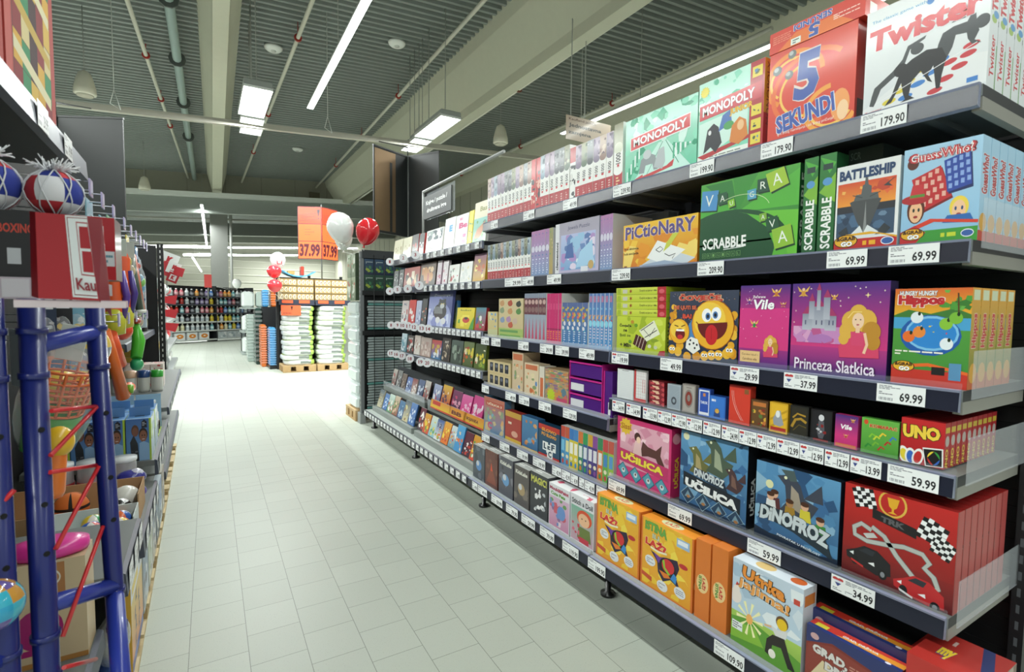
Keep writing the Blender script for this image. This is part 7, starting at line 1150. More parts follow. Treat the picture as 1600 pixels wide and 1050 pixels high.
def tray(label,x0,x1,y0,y1,z,h,c='#b8936a'):
    mb=MB(); c=C(c); t=.004
    mb.box(x0,x1,y0,y1,z,z+t,c,'matte'); mb.box(x0,x1,y0,y0+t,z+t,z+h*.7,c,'matte'); mb.box(x0,x1,y1-t,y1,z+t,z+h,c,'matte'); mb.box(x0,x0+t,y0+t,y1-t,z+t,z+h,c,'matte'); mb.box(x1-t,x1,y0+t,y1-t,z+t,z+h,c,'matte')
    return tag(mb.build('cardboard_tray'),label,'tray','cardboard trays on the left shelving')
tray('brown cardboard tray holding the baseball and small balls',-.70,-.235,2.56,2.82,.4306,.12)
def stitch(i,j): return C('#b8363a') if (j%28 in (3,4,12,13) and i%2==0) else None
tag(ballm(.055,C('#e6e4dc'),stitch).build('baseball',None,(-.295,2.718,.4362)),'white baseball with red stitching in the brown tray','ball')
tag(ballm(.045,C('#e4e6e6'),lambda i,j:C('#1a1a1c') if (i//3+j//4)%3==0 else None).build('mini_football',None,(-.305,2.613,.4357)),'black and white mini football beside the baseball','ball')
tag(ballm(.06,C('#d8702c'),lambda i,j:C('#20160e') if j%7==0 or i==8 else None,'matte').build('mini_basketball',None,(-.47,2.69,.4357)),'orange mini basketball with black lines in the brown tray','ball')
tray('white cardboard tray of small coloured balls at the shelf edge',-.50,-.235,2.38,2.55,.4306,.09,'#cfd6d4')
for i,(x,y,cs) in enumerate(((-.285,2.425,['#d8443c','#e8e4dc','#e8c83a']),(-.29,2.504,['#e8e4dc','#e8703a','#3a6ac0']),(-.37,2.425,['#3a6ac0','#e8e4dc','#d8443c']),(-.375,2.504,['#e8c83a','#e8e4dc','#3a9a5a']))):
    tag(ballm(.038,C(cs[1]),lambda i,j,cs=cs:C(cs[0]) if j%14<5 and i>4 else (C(cs[2]) if j%14>9 else None)).build('small_ball',None,(x,y,.4352)),['small red, white and yellow ball nearest the aisle','small white, orange and blue ball behind the nearest','small blue and red ball in the white tray','small yellow and green ball in the white tray'][i],'ball','small coloured balls')
# kraft stool box with pink lid and printed disc
o=empty('kids_seat_box',(-.354,1.70,.4006)); tag(o,'beige carton with a bright pink lid behind the blue frame','toy box')
mb=carton(.16,.11,.27,lambda a:(a.R(0,0,1,1,C('#cdb692')),a.R(.42,.66,.74,.98,C('#b0743a')),a.E(.58,.84,.11,.075,C('#e4d8c4')),a.E(.58,.84,.09,.055,C('#b0743a')),a.T('3+',.58,.84,.08,.05,C('#e4d8c4'),b=.03),a.E(.40,.36,.30,.2,C('#a01868')),a.R(.1,.12,.6,.18,C('#a01868')),a.R(.34,.05,.5,.12,C('#3a4a3a')),a.R(0,0,1,.05,C('#b07a3c'))),lambda a:a.R(0,0,1,1,C('#c4ac84')),None,C('#cdb692')); mb.build('carton',o)
mb=MB(); mb.lathe([(.002,.275),(.078,.275),(.08,.285),(.079,.30),(.05,.308),(.002,.31)],C('#e0389a'),'plastic',26,(0,.055,0),sx=1.05,sy=.72); mb.build('pink_lid',o)
# multicolour ball at the picture edge, blue foam roll, foil bag
tag(ballm(.036,C('#2a9ac0'),lambda i,j:[C('#c8903a'),C('#6a5aa0'),C('#2aa0c8'),C('#3ab0c8')][(i//3+j//5)%4],'balloon').build('play_ball',None,(-.262,.98,.865)),'multicoloured ball at the left picture edge','ball')
mb=MB(); mb.tube([(-.0,0,.05),(0,.32,.05)],.05,C('#2a5cb0'),'matte',16); mb.tube([(-.11,0,.05),(-.11,.32,.05)],.05,C('#2f66bc'),'matte',16); tag(mb.build('foam_roll_pair',None,(-.30,1.72,.1206)),'pair of blue foam rolls low on the left shelving','toy')
mb=MB(); mb.ball((0,0,.07),.045,.09,.07,C('#a8a8a4'),'foil',18,10); tag(mb.build('crumpled_bag',None,(-.255,1.95,.2215)),'crumpled silvery bag on the blue foam rolls','bag')
# cartons standing along the lower shelf edge
def a_war(a): a.R(0,0,1,.75,C('#d8702c'),C('#d8b83a')); a.R(0,.75,1,1,C('#d8dce0')); a.R(0,0,1,.12,C('#2a4aa0')); [ (a.P([(x-.06,y-.05),(x-.02,y+.06),(x+.06,y+.08),(x+.03,y-.02),(x+.08,y-.06)],C('#3a3428'))) for x,y in ((.3,.2),(.6,.24),(.35,.36),(.65,.38),(.3,.5),(.62,.54),(.4,.66))]; a.R(.1,.8,.6,.9,C('#e8c83a')); a.E(.8,.9,.1,.06,C('#2a3a5a'))
ED=[(2.27,.36,.32,a_war,'#d8a83a','yellow and orange figure-set carton low at the left shelf front')]
for k,(c,c2,lbn) in enumerate((('#b8c4cc','#5a7a9a','pale grey-blue'),('#c8ccc4','#8aa06a','pale green'),('#d8d4c8','#3a5a8a','cream and blue'),('#2a3444','#5a7aa0','navy'),('#c0ccd4','#3a6ab0','light blue'),('#b8b4a4','#7a5a4a','stone'))):
    ED.append((2.60+k*.235,.2,.25,cov(c,c2,[c2,'#e4e4e0','#3a3a40'],k+60,n=14,y1=.9),c,lbn+' carton low at the left shelf front, '+nth(k)+' after the figure set'))
for (y,w,h,f,c,lbn) in ED: tag(link('toy_carton',carton(w,.03,h,f,None,None,C(c)).mesh('toy_carton'),None,(-.222,y,.0726),PI/2),lbn,'toy box','cartons along the lower left shelf')
def ltick(z,xf,ys,where,rail=.055,w=.09):
    for i,y in enumerate(ys): tag(link('price_ticket',ticket_mesh(['29.99','19.99','39.99','59.99'][i%4],w,rail-.006,0),None,(xf+.0168,y,z-rail+.004),PI/2),'pale ticket on the '+where+', '+nth(i)+' from the camera','price tag','price tickets on the left shelving')
ltick(1.755,XL,(1.5,1.75),'top left shelf edge',.06); ltick(.53,-.22,(1.95,2.1,2.24),'nearest left waist-high shelf edge',.075,.1); ltick(.43,-.22,(2.5,2.68,2.86,3.04),'left lower shelf edge',.075,.1); ltick(.53,-.22,(3.3,3.5,3.7,3.95,4.15),'left shelf edge under the blue boxes',.08,.1); ltick(.60,-.22,(4.6,5.0,5.4,5.8,6.3),'farther left shelf edge')
# bottles on the farther left bay
def bottle(h,r,c,cap,mt='plastic'):
    mb=MB(); mb.lathe([(.003,0),(r,0),(r*1.02,h*.05),(r,h*.58),(r*.8,h*.70),(r*.36,h*.80),(r*.34,h*.86)],C(c),mt,14); mb.lathe([(r*.42,h*.86),(r*.44,h*.87),(r*.44,h*.985),(r*.3,h)],C(cap),'plastic',14); mb.lathe([(r*1.025,h*.16),(r*1.03,h*.17),(r*1.03,h*.48),(r*1.025,h*.49)],mix(C(c),(1,1,1),.6),'card',14); return mb
def bottleset(h,r,c,cap,lab):   # thing with body, cap and label
    return [('body',(lambda m:(m.lathe([(.003,0),(r,0),(r*1.02,h*.05),(r,h*.58),(r*.8,h*.70),(r*.36,h*.80),(r*.34,h*.86)],C(c),'plastic',14),m)[1])(MB()).mesh('body')),('cap',(lambda m:(m.lathe([(r*.42,h*.86),(r*.44,h*.87),(r*.44,h*.985),(r*.3,h)],C(cap),'plastic',12),m)[1])(MB()).mesh('cap')),('paper_label',(lambda m:(m.lathe([(r*1.022,h*.16),(r*1.035,h*.17),(r*1.035,h*.48),(r*1.022,h*.49)],C(lab),'card',14),m)[1])(MB()).mesh('paper_label'))]
def putset(name,ms,loc,rot,label,cat,group):
    o=empty(name,loc,rot)
    for n_,me in ms: link(n_,me,o)
    return tag(o,label,cat,group)
dk=bottleset(.36,.07,'#1a1414','#b83a30','#6a6a48')
for i in range(3): putset('dark_jug',dk,(-.53-(i%2)*.125,5.6+i*.35,1.0506),0,'large dark jug with red cap on the farther left shelf, '+nth(i)+' from the camera','bottle','dark jugs')
for i in range(6):
    mb=MB(); mb.box(-.07,.07,-.06,.06,0,.05,C(['#8a3a34','#a8b0b4','#9aa0a0','#c8a83a','#b89a34','#c8a83a'][i]),'card'); tag(mb.build('stacked_pack',None,(-.62+ (i%2)*.001,6.2,.6006+i*.052)),'flat pack in the pile by the black upright, '+nth(i)+' from the bottom','pack','flat packs by the upright')
# second left run beyond the upright
rr=empty('shelving_bay',(-.75,9.5,0)); tag(rr,'far left shelving bay with clear bags, beyond the black upright','shelving unit','bays of the left toy shelving')
mb=MB(); mb.box(-.45,-.42,-1.8,3.5,.05,1.9,C('#2a2c2e'),'paint'); mb.build('back_panel',rr)
for yy in (-1.8,3.46): mb=MB(); mb.box(-.46,-.38,yy,yy+.04,0,1.92,C('#202224'),'paint'); mb.build('upright',rr)
for z in (.2,.62,1.05,1.45): mb=MB(); mb.box(-.42,.30,-1.8,3.5,z-.03,z,C('#8a8f8e'),'paint'); s=mb.build('shelf',rr); mb=MB(); mb.box(.30,.312,-1.8,3.5,z-.05,z,C('#9aa09e'),'rail'); mb.build('price_rail',s)
R_=random.Random(12); cols=['#c8d0cc','#b0bcb8','#c83a40','#d8dcd8','#8a9aa0','#c86a6a','#c8b46a','#e0e4e2','#6a7078']; nmc=['pale','grey-green','red','white','slate','rose','straw','off-white','dark grey']
for zi,z in enumerate((.2,.62,1.05,1.45)):
    for i in range(7):
        k=R_.randrange(9) if zi<3 else i%4; mb=MB(); w,d,h=R_.uniform(.2,.3),.24,R_.uniform(.22,.34); mb.ball((0,0,h/2),d,w,h/2*1.0,C(cols[k]),'bagfilm',14,9)
        tag(mb.build('packed_bag',None,(-.72,8.2+i*.62,z+.0006)),'%s packed bag, %s from the camera on the %s far left shelf'%(nmc[k],nth(i),('lowest','second','third','top')[zi]),'bag','packed bags on the far left shelving')
# red and white emblem cards on the corner
o=empty('emblem_cards',(-.33,7.2,1.72)); 
for k,(dx,dz,s,rot,c) in enumerate(((0.02,.10,.19,-.35,'#dfe2e0'),(.03,-.0,.16,-.35,'#c02a34'),(.07,.02,.13,-.35,'#e4e6e4'),(.06,-.09,.11,-.4,'#b02a34'),(.12,-.02,.10,-.3,'#c02a34'))):
    mb=MB(); mb.box(-s/2,s/2,-.002,.002,-s/2,s/2,C(c),'card'); a=Art(mb,(-s/2,-.002,-s/2),(1,0,0),(0,0,1),s,s)
    if k in (0,2): a.T('K',.55,.58,.34,.42,C('#b8202c'),b=.08); a.R(.3,.2,.8,.26,C('#b8202c'))
    if k==3: a.R(.2,.2,.8,.8,C('#e0d8d8')); a.T('K',.5,.5,.34,.42,C('#b8202c'),b=.08)
    mb.build('card',o,(dx,-.01*k,dz),(0,-rot,.25-.1*k))
mb=MB(); mb.tube([(-.02,.47,-.2),(-.0,.02,-.2),(-.0,.02,.2)],.006,C('#8a8c8a'),n=6); mb.build('holder_rod',o); tag(o,'cluster of red and white emblem cards on the far left shelf corner','advertising card')
o=empty('small_pennants',(-.34,7.45,1.22)); 
for k in range(3): mb=MB(); mb.prism([(-.08,.04),(.1,.06),(.08,-.05),(-.06,-.03)],-.002,.002,lambda u,v,d:(u,d,v),C('#c8323a'),'card'); mb.build('pennant',o,(.0,.01*k,.15-.16*k),(0,.1*k,0))
mb=MB(); mb.tube([(-.02,.03,-1.22),(-.02,.03,.3)],.005,C('#8a8c8a'),n=6); mb.build('holder_rod',o); tag(o,'three red pennants below the emblem cards','pennant')
# ---------------- far cleaning-goods shelves ----------------
A0=Vector((-1.15,19.98,0)); A1=Vector((1.75,22.38,0)); UF=(A1-A0).normalized(); LF=(A1-A0).length; RF=math.atan2(UF.y,UF.x)
def FP(u,d,z): q=A0+UF*u+Vector((-UF.y,UF.x,0))*d; return (q.x,q.y,z)
rf=[]
for b,(u0,u1) in enumerate(((0,LF*.56),(LF*.56,LF))):
    o=empty('shelving_bay',FP(u0,0,0),RF); tag(o,'far cleaning-goods shelving bay, '+('left' if b==0 else 'right')+' of two','shelving unit','far shelving bays'); w=u1-u0
    mb=MB(); mb.box(.02,w-.02,.42,.45,.05,1.95,C('#17181a'),'paint'); mb.build('back_panel',o)
    for z in (.10,.42,.72,1.02,1.32,1.60): mb=MB(); mb.box(.02,w-.02,0,.42,z-.03,z,C('#3a3c40'),'paint'); s=mb.build('shelf',o); mb=MB(); mb.box(.01,w-.01,-.012,0,z-.045,z+.005,C('#c8ccc8') if z<.8 else C('#4a4c54'),'rail'); mb.build('price_rail',s)
    for x in (.0,w-.02): mb=MB(); mb.box(x,x+.02,-.01,.45,0,1.97,C('#202224'),'paint'); mb.build('upright',o)
BT=[bottleset(.24,.06,'#b8281e','#e8dcc8','#8a1a18'),bottleset(.245,.062,'#e0e4e4','#c8ccd0','#a8b4b8'),bottleset(.235,.062,'#7a6a98','#d8d4e0','#b0a8c0'),bottleset(.245,.064,'#d8c83a','#e8e4c8','#c8a82a'),bottleset(.24,.064,'#2a2c34','#e4e4e4','#8a8c94'),bottleset(.235,.062,'#4a78b8','#e0e8f0','#a0b8d8'),bottleset(.24,.062,'#c86a78','#f0ece8','#e0b0b4'),bottleset(.235,.062,'#e0903a','#f0e0c0','#d8b070'),bottleset(.245,.062,'#dcd8b8','#e8e8dc','#c8c49a'),bottleset(.235,.062,'#6aa8b0','#e8f0f0','#c0d8d8')]
BN=['red','white','purple','yellow','black','blue','pink','orange','cream','teal']
ROWS=[(1.60,'top',[1,4,1,6,6,1,4,7,4,2,5,2,6,7,7,9,1,1,1,6]),(1.32,'second',[1,1,4,4,0,1,4,2,2,2,3,1,9,9,2,6,4,1,4,1]),(1.02,'third',[0,0,0,0,9,6,4,1,6,6,7,6,0,5,9,9,1,5,1,4]),(.72,'fourth',[7,7,7,1,1,4,1,1,1,1,3,3,1,3,3,9,9,1,1,1]),(.42,'fifth',[8,8,8,8,8,1,1,1,1,1,9,1,7,8,9,3,5,5,0,7])]
for z,nm,ls in ROWS:
    for i,k in enumerate(ls):
        u=.11+i*(LF*.56-.22)/10. if i<11 else LF*.56+.11+(i-11)*(LF*.44-.22)/8.
        putset('detergent_bottle',BT[k],FP(u,.10,z+.0006),RF,'%s bottle, %s from left on the %s far shelf'%(BN[k],nth(i),nm),'bottle','bottles on the far shelves')
for i in range(7):
    u=.25+i*.46 if i<4 else LF*.56+.26+(i-4)*.40; w=.37; mb=MB(); org=i in (1,2,3); mb.box(-w/2,w/2,0,.3,0,.25,C('#d8dcdc'),'card'); a=Art(mb,(-w/2,0,0),(1,0,0),(0,0,1),w,.25); a.R(0,0,1,1,C('#dfe2e2') if org else C('#b8c0c4'))
    if org: a.E(.5,.5,.36,.3,C('#d8842c')); a.E(.5,.52,.12,.08,C('#f0e8dc'))
    else: a.N(8,[C('#98a4aa'),C('#d8dcdc'),C('#8a98a0')],i,.1,.1,.9,.9,.2)
    tag(mb.build('detergent_carton',None,FP(u,.02,.1006),RF),('white carton with orange oval' if org else 'grey-white carton')+', '+nth(i)+' from left at the foot of the far shelves','carton','cartons at the foot of the far shelves')
# ---------------- compost-bag pallets and rack ----------------
B0=Vector((1.327,10.916,0)); UB=Vector((1,.0,0)).normalized(); NB=Vector((-UB.y,UB.x,0)); RB=math.atan2(UB.y,UB.x)
def BP(u,d,z): q=B0+UB*u+NB*d; return (q.x,q.y,z)
for s,(u0,w) in enumerate(((.03,.615),(.67,.61))):
    o=empty('wooden_pallet',BP(u0,0,0),RB); tag(o,'wooden pallet under the '+('left' if s==0 else 'right')+' stack of white bags','pallet','pallets under the white bags'); dp=.6
    for k in range(3): mb=MB(); mb.box(0,w,.0+k*.25,.1+k*.25,0,.022,C('#a88a60'),'wood'); mb.build('bottom_board',o)
    for k in range(3):
        for j in range(3): mb=MB(); x=k*(w-.14)/2; mb.box(x,x+.14,j*.25,j*.25+.1,.022,.112,C('#b8976a'),'wood'); mb.build('block',o)
    mb=MB(); mb.box(0,w,0,dp,.112,.14,C('#b89a70'),'wood'); mb.build('deck',o)
    def bagc(i,j,n=40): 
        t=(j+.5)/n; c_=math.cos(2*PI*t); u=.5+.5*abs(c_)**.45*(1 if c_>0 else -1); fr=math.sin(2*PI*t)<0
        if u>.87: return C('#a8c85a')
        if u>.5 and fr and i in(2,3): return C('#7d857f')
        return C('#d8dad8')
    R_=random.Random(s+2); rows=[]; hh=.112; n=40
    for i in range(7):
        a=-PI/2+PI*i/6; z=hh/2+hh/2*math.sin(a); e=.92+.08*math.cos(a)
        rows.append([((w/2-.02)*e*(abs(math.cos(2*PI*j/n))**.45)*(1 if math.cos(2*PI*j/n)>=0 else -1),dp/2*e*(abs(math.sin(2*PI*j/n))**.45)*(1 if math.sin(2*PI*j/n)>=0 else -1),z+ .008*math.sin(j*1.7)*math.cos(a)) for j in range(n)])
    mb=MB(); mb.grid(rows,bagc,'bagfilm',True,True,True); me=mb.mesh('compost_bag')
    for i in range(12 if s==0 else 12):
        q=link('compost_bag',me,None,BP(u0+w/2+R_.uniform(-.025,.025),dp/2+R_.uniform(-.02,.02),.142+i*.0975),RB+R_.uniform(-.03,.03)); q.scale=(1,1,.86); tag(q,'white bag with green end, %s from the bottom of the %s stack'%(nth(i),('left','right')[s]),'bag','white bags on the pallets')
o=empty('display_rack',BP(-.0,.66,0),RB); tag(o,'black rack over the white bags carrying kraft cartons','shelving unit')
for x in (0,.62,1.27): mb=MB(); mb.box(x,x+.05,0,.06,0,1.95,C('#17181a'),'paint'); mb.build('upright',o)
mb=MB(); mb.box(-.02,1.34,-.60,0,1.40,1.43,C('#3c3f44'),'paint'); mb.build('shelf',o)
for x0,x1 in ((-.02,.63),(.65,1.34)): mb=MB(); mb.box(x0,x1,-.625,-.602,1.33,1.435,C('#3a3e4c'),'rail'); mb.build('price_rail',o)
mb=MB(); mb.box(0,1.34,.062,.08,.1,1.9,C('#1d1e20'),'paint'); mb.build('back_panel',o)
def a_ring(a):
    a.R(0,0,1,1,C('#a88c5c')); a.R(0,.86,1,1,C('#5a4c30'))
    for i in range(4): x=.13+i*.245; a.E(x,.45,.10,.32,C('#f0e4c4')); a.E(x+.02,.42,.06,.2,C('#7a5a2c')); a.E(x+.03,.4,.03,.1,C('#d8d0c0'))
cm_=carton(.31,.35,.142,a_ring,None,None,C('#c0a878')).mesh('kraft_carton')
for r_ in range(3):
    for i in range(4): tag(link('kraft_carton',cm_,None,tuple(Vector(BP(.16+i*.318+(.02 if i>1 else 0),.12,1.4306+r_*.1435))),RB),'kraft carton with round windows, %s from left in the %s row over the bags'%(nth(i),('bottom','middle','top')[r_]),'carton','kraft cartons over the bags')
for i,u in enumerate((.03,.34,.70,1.02)): 
    mb=MB(); mb.box(0,.2,-.001,.001,0,.06,C('#e8623a'),'card'); tag(mb.build('orange_ticket',None,BP(u,.031,1.365),RB),'small orange ticket on the kraft carton rack, '+nth(i)+' from left','price tag','orange tickets on the rack')
mb=MB(); mb.box(0,.36,-.002,.002,0,.20,C('#e8623a'),'card'); a=Art(mb,(0,-.002,0),(1,0,0),(0,0,1),.36,.2); a.P([(.48,.9),(.60,.9),(.55,.5),(.53,.5)],C('#3a1c1c')); a.lines(.1,.15,.9,.3,1,C('#8a3a2a'),3,.6); tag(mb.build('orange_sign',None,BP(.0,-.05,1.125),RB),'wide orange sign hanging under the left end of the carton rack','sign')
# blue sledge and brown box on top
o=empty('blue_sledge',BP(.05,.3,1.865),RB); mb=MB(); mb.grid([[(x,-.2,.02+.11*abs(2*x/.62-1)**2),(x,.2,.02+.11*abs(2*x/.62-1)**2),(x,.2,.04+.11*abs(2*x/.62-1)**2),(x,-.2,.04+.11*abs(2*x/.62-1)**2)] for x in np.linspace(0,.62,12)],C('#4a9ad0'),'plastic',False,True,True); mb.build('shell',o); mb=MB(); mb.box(.36,.42,-.1,.1,.06,.24,C('#a83c2c'),'plastic',bev=.01); mb.build('red_handle',o); mb=MB(); mb.box(.12,.24,-.1,.1,.075,.14,C('#a8844a'),'card'); mb.build('brown_insert',o); tag(o,'light blue plastic sledge with red handle on top of the kraft cartons','sledge')
# orange folded price sign
o=empty('price_sign',(2.13,11.05,2.26)); tag(o,'large orange folded price sign with dark prices above the bags','sign')
for k,(x0,x1,y0,y1) in enumerate(((-.42,0,.22,0),(0,.37,0,.26))):
    d=Vector((x1-x0,y1-y0,0)); L=d.length; mb=MB(); mb.box(0,L,-.006,.006,0,1.05,C('#e8683c'),'card'); a=Art(mb,(0,-.006,0),(1,0,0),(0,0,1),L,1.05); dk_=C('#3a2830'); a.R(0,0,1,.335,C('#e0602e')); a.R(0,.345,1,.665,C('#e05e2c')); a.R(0,.675,1,1,C('#dc4426'))
    for y in (.0,.335,.665,.985): a.R(0,y,1,y+.013,dk_,hold=True)
    for x in (0,.97): a.R(x,0,x+.03,1,dk_,hold=True)
    a.k+=1; a.T('37.99',.5,.17,.86,.25,C('#4a1420'),b=.05); a.lines(.3,.45,.7,.6,3,C('#a84a30'),k+3,.25); a.L([(.08,.73),(.78,.76),(.78,.87),(.08,.84)],.015,dk_,close=True); a.lines(.15,.77,.7,.83,2,C('#8a2a24'),3,.4); a.P([(.80,.94),(.94,.95),(.88,.82),(.86,.82)],dk_); a.E(.87,.78,.035,.012,dk_)
    mb.xf(Matrix.Translation((x0,y0,0))@Matrix.Rotation(math.atan2(d.y,d.x),4,'Z')); mb.build('price_panel',o)
mb=MB(); mb.tube([(.0,.03,-.39),(.0,.03,1.1)],.014,C('#6a6c6a'),n=8); mb.build('sign_pole',o)
# ---------------- balloons ----------------
def balloon(label,c,x,y,z,r,h,col,tie,tilt=0,logo=False):
    o=empty('balloon',(x,y,z),(tilt*0,tilt,0)); mb=MB(); rows=[]; n=28
    for i in range(19):
        t=i/18; a=-PI/2+PI*t; q=math.cos(a); zz=h*math.sin(a); q*=1+(.10*math.sin(a) if a<0 else .02); rows.append([(r*max(q,.004)*math.cos(2*PI*j/n),r*max(q,.004)*math.sin(2*PI*j/n),zz*(1.08 if a<0 else 1)) for j in range(n)])
    mb.grid(rows,col,'balloon',True,True,True); b=mb.build('skin',o); mb=MB(); mb.lathe([(.018,-h*1.08-.03),(.008,-h*1.08-.012),(.006,-h*1.08)],col,'balloon',12); mb.build('knot',o)
    p=Matrix.Rotation(tilt,4,'Y').inverted()@(Vector(tie)-Vector((x,y,z))); mb=MB(); s=Vector((0,0,-h*1.08-.02)); mb.tube([s,s*.5+Vector(p)*.5+Vector((.01,0,-.03)),p],.003,C('#e8e8e4'),'matte',5); mb.build('string',o)
    if logo:
        mb=MB(); s_=r*.5; i0=0
        for k,(m_,cc) in enumerate(((1,'#9a2a34'),(.86,'#e0e0e2'),(.68,'#9a2a34'))):
            pts=[]
            for u in (-1,1):
                for v in ((-1,1) if u<0 else (1,-1)): pts.append((u*m_*s_,v*m_*s_))
            mb.face([(px_+.1*r,-math.sqrt(max(r*r-(px_+.1*r)**2-(pz_-.2*r)**2*(r/h)**2,.0001))-.003-.002*k,pz_-.25*r) for px_,pz_ in [pts[0],pts[3],pts[2],pts[1]]],C(cc),'card')
        V_,F_=glyphs('K',.08); bi=len(mb.v)
        for u,v in V_: mb.v.append((u*s_*.9+.1*r,-r*1.0-.002,v*s_*.9-.25*r))
        for f in F_: mb.f.append(tuple(bi+q for q in f)); mb.c.append([C('#e4e4e4')]*len(f)); mb.m.append('card'); mb.sm.append(False)
        mb.build('emblem',o)
    return tag(o,label,'balloon','balloons')
TIE=(1.545,5.84,1.94)
balloon('large white balloon in front of the orange price sign',0,1.325,5.86,2.18,.140,.165,C('#f4f5f2'),TIE,-.2)
balloon('smaller white balloon tucked below the large white one',0,1.43,6.18,2.10,.10,.12,C('#e2e4e0'),(1.545,5.88,1.94),.0)
balloon('large red balloon beside the black hanging panel',0,1.605,5.80,2.155,.126,.15,C('#d62a33'),(1.56,5.82,1.93),.25)
T2=(1.35,10.95,1.44); T3=(1.33,10.93,1.44); T4=(1.37,10.93,1.44)
balloon('far white balloon with a square emblem above the two red ones',0,1.262,10.68,2.165,.135,.155,C('#e4e6e6'),T2,0,True)
balloon('upper of the two far red balloons',0,1.175,10.5,1.945,.125,.118,C('#d8343c'),T3)
balloon('lower of the two far red balloons',0,1.17,10.38,1.68,.125,.115,C('#d8343c'),T4)
p=P(370,443,19); balloon('white balloon far back over the cleaning shelves',0,p.x,19,p.z,.14,.15,C('#eceeec'),FP(LF*.56,-.01,1.95))
# ---------------- stacked bins beside the pallets ----------------
def binstack(label,x0,x1,y0,h,n,c,zb=0):
    w=x1-x0; L=.45; o=empty('nested_bin_stack',(x0,y0,.0)); tag(o,label,'storage bins','nested bins left of the white bags'); mb=MB(); mb.box(.01,w-.01,0.01,L-.01,zb,h,C(c),'plastic',bev=.015); mb.build('bin_shell',o)
    mb=MB()
    for i in range(n): z=.08+(h-.09)*i/n; mb.box(0,w,0,L,z,z+(h-.09)/n*.5,mix(C(c),(1,1,1),.12),'plastic')
    mb.build('stacked_rims',o); return o
binstack('light blue nested bin stack left of the white bags',1.205,1.325,11.68,.86,16,'#4a9ad0',.07)
binstack('orange nested bin stack beside the light blue one',1.085,1.20,12.16,.90,16,'#d8702a')
binstack('dark green nested bin stack behind the orange one',1.02,1.16,12.7,1.25,12,'#1f3a34')
binstack('pale grey-green nested bin stack farthest left',.91,1.09,13.4,1.10,14,'#a8b8b0')
mb=MB(); mb.box(.085,.22,.02,.5,0,.068,C('#1c1d20'),'plastic'); tag(mb.build('plastic_plinth',None,(1.11,11.64,0)),'low black plinth under the blue bins','plinth')
mb=MB(); mb.box(0,.36,0,.4,0,1.28,C('#15171a'),'paint'); tag(mb.build('black_cabinet',None,(1.17,12.62,0)),'black cabinet standing behind the blue and orange bins','cabinet')
for i,(c,lb_) in enumerate((('#4a9ad0','blue'),('#d8702a','orange'))):
    o=empty('hanging_bin',(1.24+.17*i,12.70,1.2806)); mb=MB(); mb.box(-.06,.06,0.01,.29,0,.38,C(c),'plastic',bev=.02); mb.build('bin_shell',o); mb=MB(); [mb.box(-.068,.068,0,.3,.05+k*.055,.07+k*.055,mix(C(c),(1,1,1),.15),'plastic') for k in range(6)]; mb.build('stacked_rims',o); tag(o,lb_+' bin on the black cabinet below the far red balloons','storage bins','small bins below the balloons')
# pale packed sheets far behind
for i in range(9):
    p=P(387+ (i%3)*9,[455,498,520][i//3],15.5); mb=MB(); mb.box(-.15,.15,-.2,.2,0,.42,C(['#d8e0dc','#b8c8c0','#e4e8e6'][i%3]),'bagfilm',bev=.05); tag(mb.build('packed_sheet_bundle',None,(1.08+(i%3)*.34,15.55,[1.2506,.6206,.0406][i//3])),'pale packed bundle, %s from left in the %s tier behind the bins'%(nth(i%3),('top','middle','bottom')[i//3]),'bundle','pale bundles behind the bins')
o=empty('bundle_rack',(1.18,15.7,0)); 
for z in (.0,.58,1.21): mb=MB(); mb.box(-.27,.75,-.5,.5,z,z+.04,C('#9aa4a0'),'paint'); mb.build('shelf',o)
for x in (-.24,.62): mb=MB(); mb.box(x,x+.03,.45,.5,0,1.7,C('#3a3e40'),'paint'); mb.build('upright',o)
tag(o,'grey rack carrying the pale packed bundles','shelving unit')
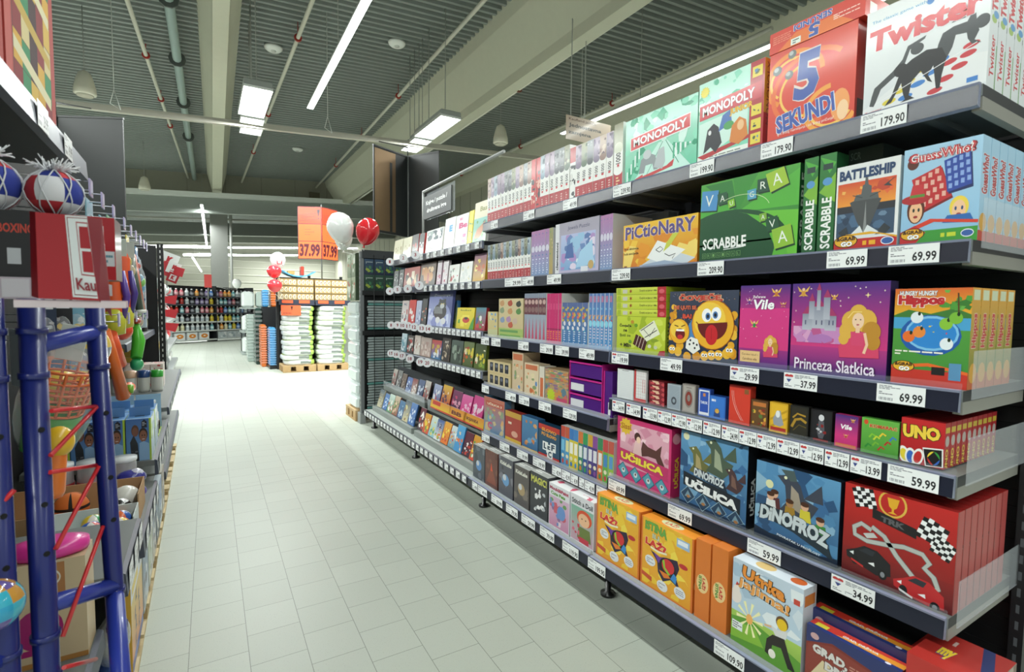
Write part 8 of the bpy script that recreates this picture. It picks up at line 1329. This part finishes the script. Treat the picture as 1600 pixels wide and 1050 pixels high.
# shrink-wrapped stack behind the wire rack
o=empty('wooden_pallet',(1.5,5.97,0)); 
for k in range(3): mb=MB(); mb.box(.0+k*.38,.1+k*.38,0,.46,0,.022,C('#b8976a'),'wood'); mb.build('bottom_board',o)
for k in range(3):
    for j in range(3): mb=MB(); mb.box(k*.38,k*.38+.1,j*.17,j*.17+.11,.022,.1,C('#b8976a'),'wood'); mb.build('block',o)
mb=MB(); mb.box(0,.86,0,.46,.1,.125,C('#c0a278'),'wood'); mb.build('deck',o); tag(o,'wooden pallet under the clear packs behind the wire rack','pallet')
for i in range(8):
    mb=MB(); mb.box(.02,.84,.02,.44,0,.155,C('#d8e2e0'),'bagfilm',bev=.03); tag(mb.build('clear_pack',None,(1.5,5.97,.1256+i*.1575)),'pale clear-wrapped pack, '+nth(i)+' from the bottom behind the wire rack','pack','clear-wrapped packs')
for i in range(4):
    mb=MB(); mb.box(-.003,.05,-.09,.09,0,.27,C('#4a5a44'),'card'); a=Art(mb,(-.003,.09,0),(0,-1,0),(0,0,1),.18,.27); a.R(0,0,1,1,C('#6a7a60'),C('#9aa48a')); a.N(9,[C('#b04a3a'),C('#4a6a3a'),C('#d0d4c8')],i,.1,.1,.9,.9,.2); tag(mb.build('plant_carton',None,(1.52,6.09+(i%2)*.195,1.39+(i//2)*.272)),'grey-green carton on the clear packs, %s from the camera in the %s row'%(nth(i%2),('lower','upper')[i//2]),'carton','cartons on the clear packs')
# beige notice hanging behind the puzzles
p=P(920,206,6.6); o=empty('hanging_notice',(p.x,6.6,p.z)); s=SC(p); w,h=66*s*1.35,36*s
mb=MB(); mb.box(-w/2,w/2,-.003,.003,-h/2,h/2,C('#b9a690'),'card'); a=Art(mb,(-w/2,-.003,-h/2),(1,0,0),(0,0,1),w,h); a.T('Kaufland jamči:',.36,.86,.60,.14,C('#5a3a2a'),b=.02); a.T('Jednostavna',.42,.60,.72,.20,C('#22201e'),b=.03); a.T('zamjena',.30,.30,.50,.18,C('#22201e'),b=.03); mb.build('panel',o)
for x in (-w*.4,-w*.1): mb=MB(); mb.tube([(x,0,h/2),(x,0,rz(ROOF,p.x)-p.z)],.008,C('#a8aaa6'),n=6); mb.build('hanger_wire',o)
tag(o,'beige hanging notice with dark lettering behind the puzzle boxes','sign')
p=P(325,440,20.5); mb=MB(); mb.box(-.11,.11,-.01,.01,-.2,.24,C('#c83a34'),'card'); o=empty('red_banner',tuple(p)); mb.build('panel',o); mb=MB(); mb.tube([(0,.03,-.6),(0,.03,.2)],.02,C('#8a8c8a'),n=8); mb.build('pole',o); tag(o,'narrow red banner above the far cleaning shelves','sign')
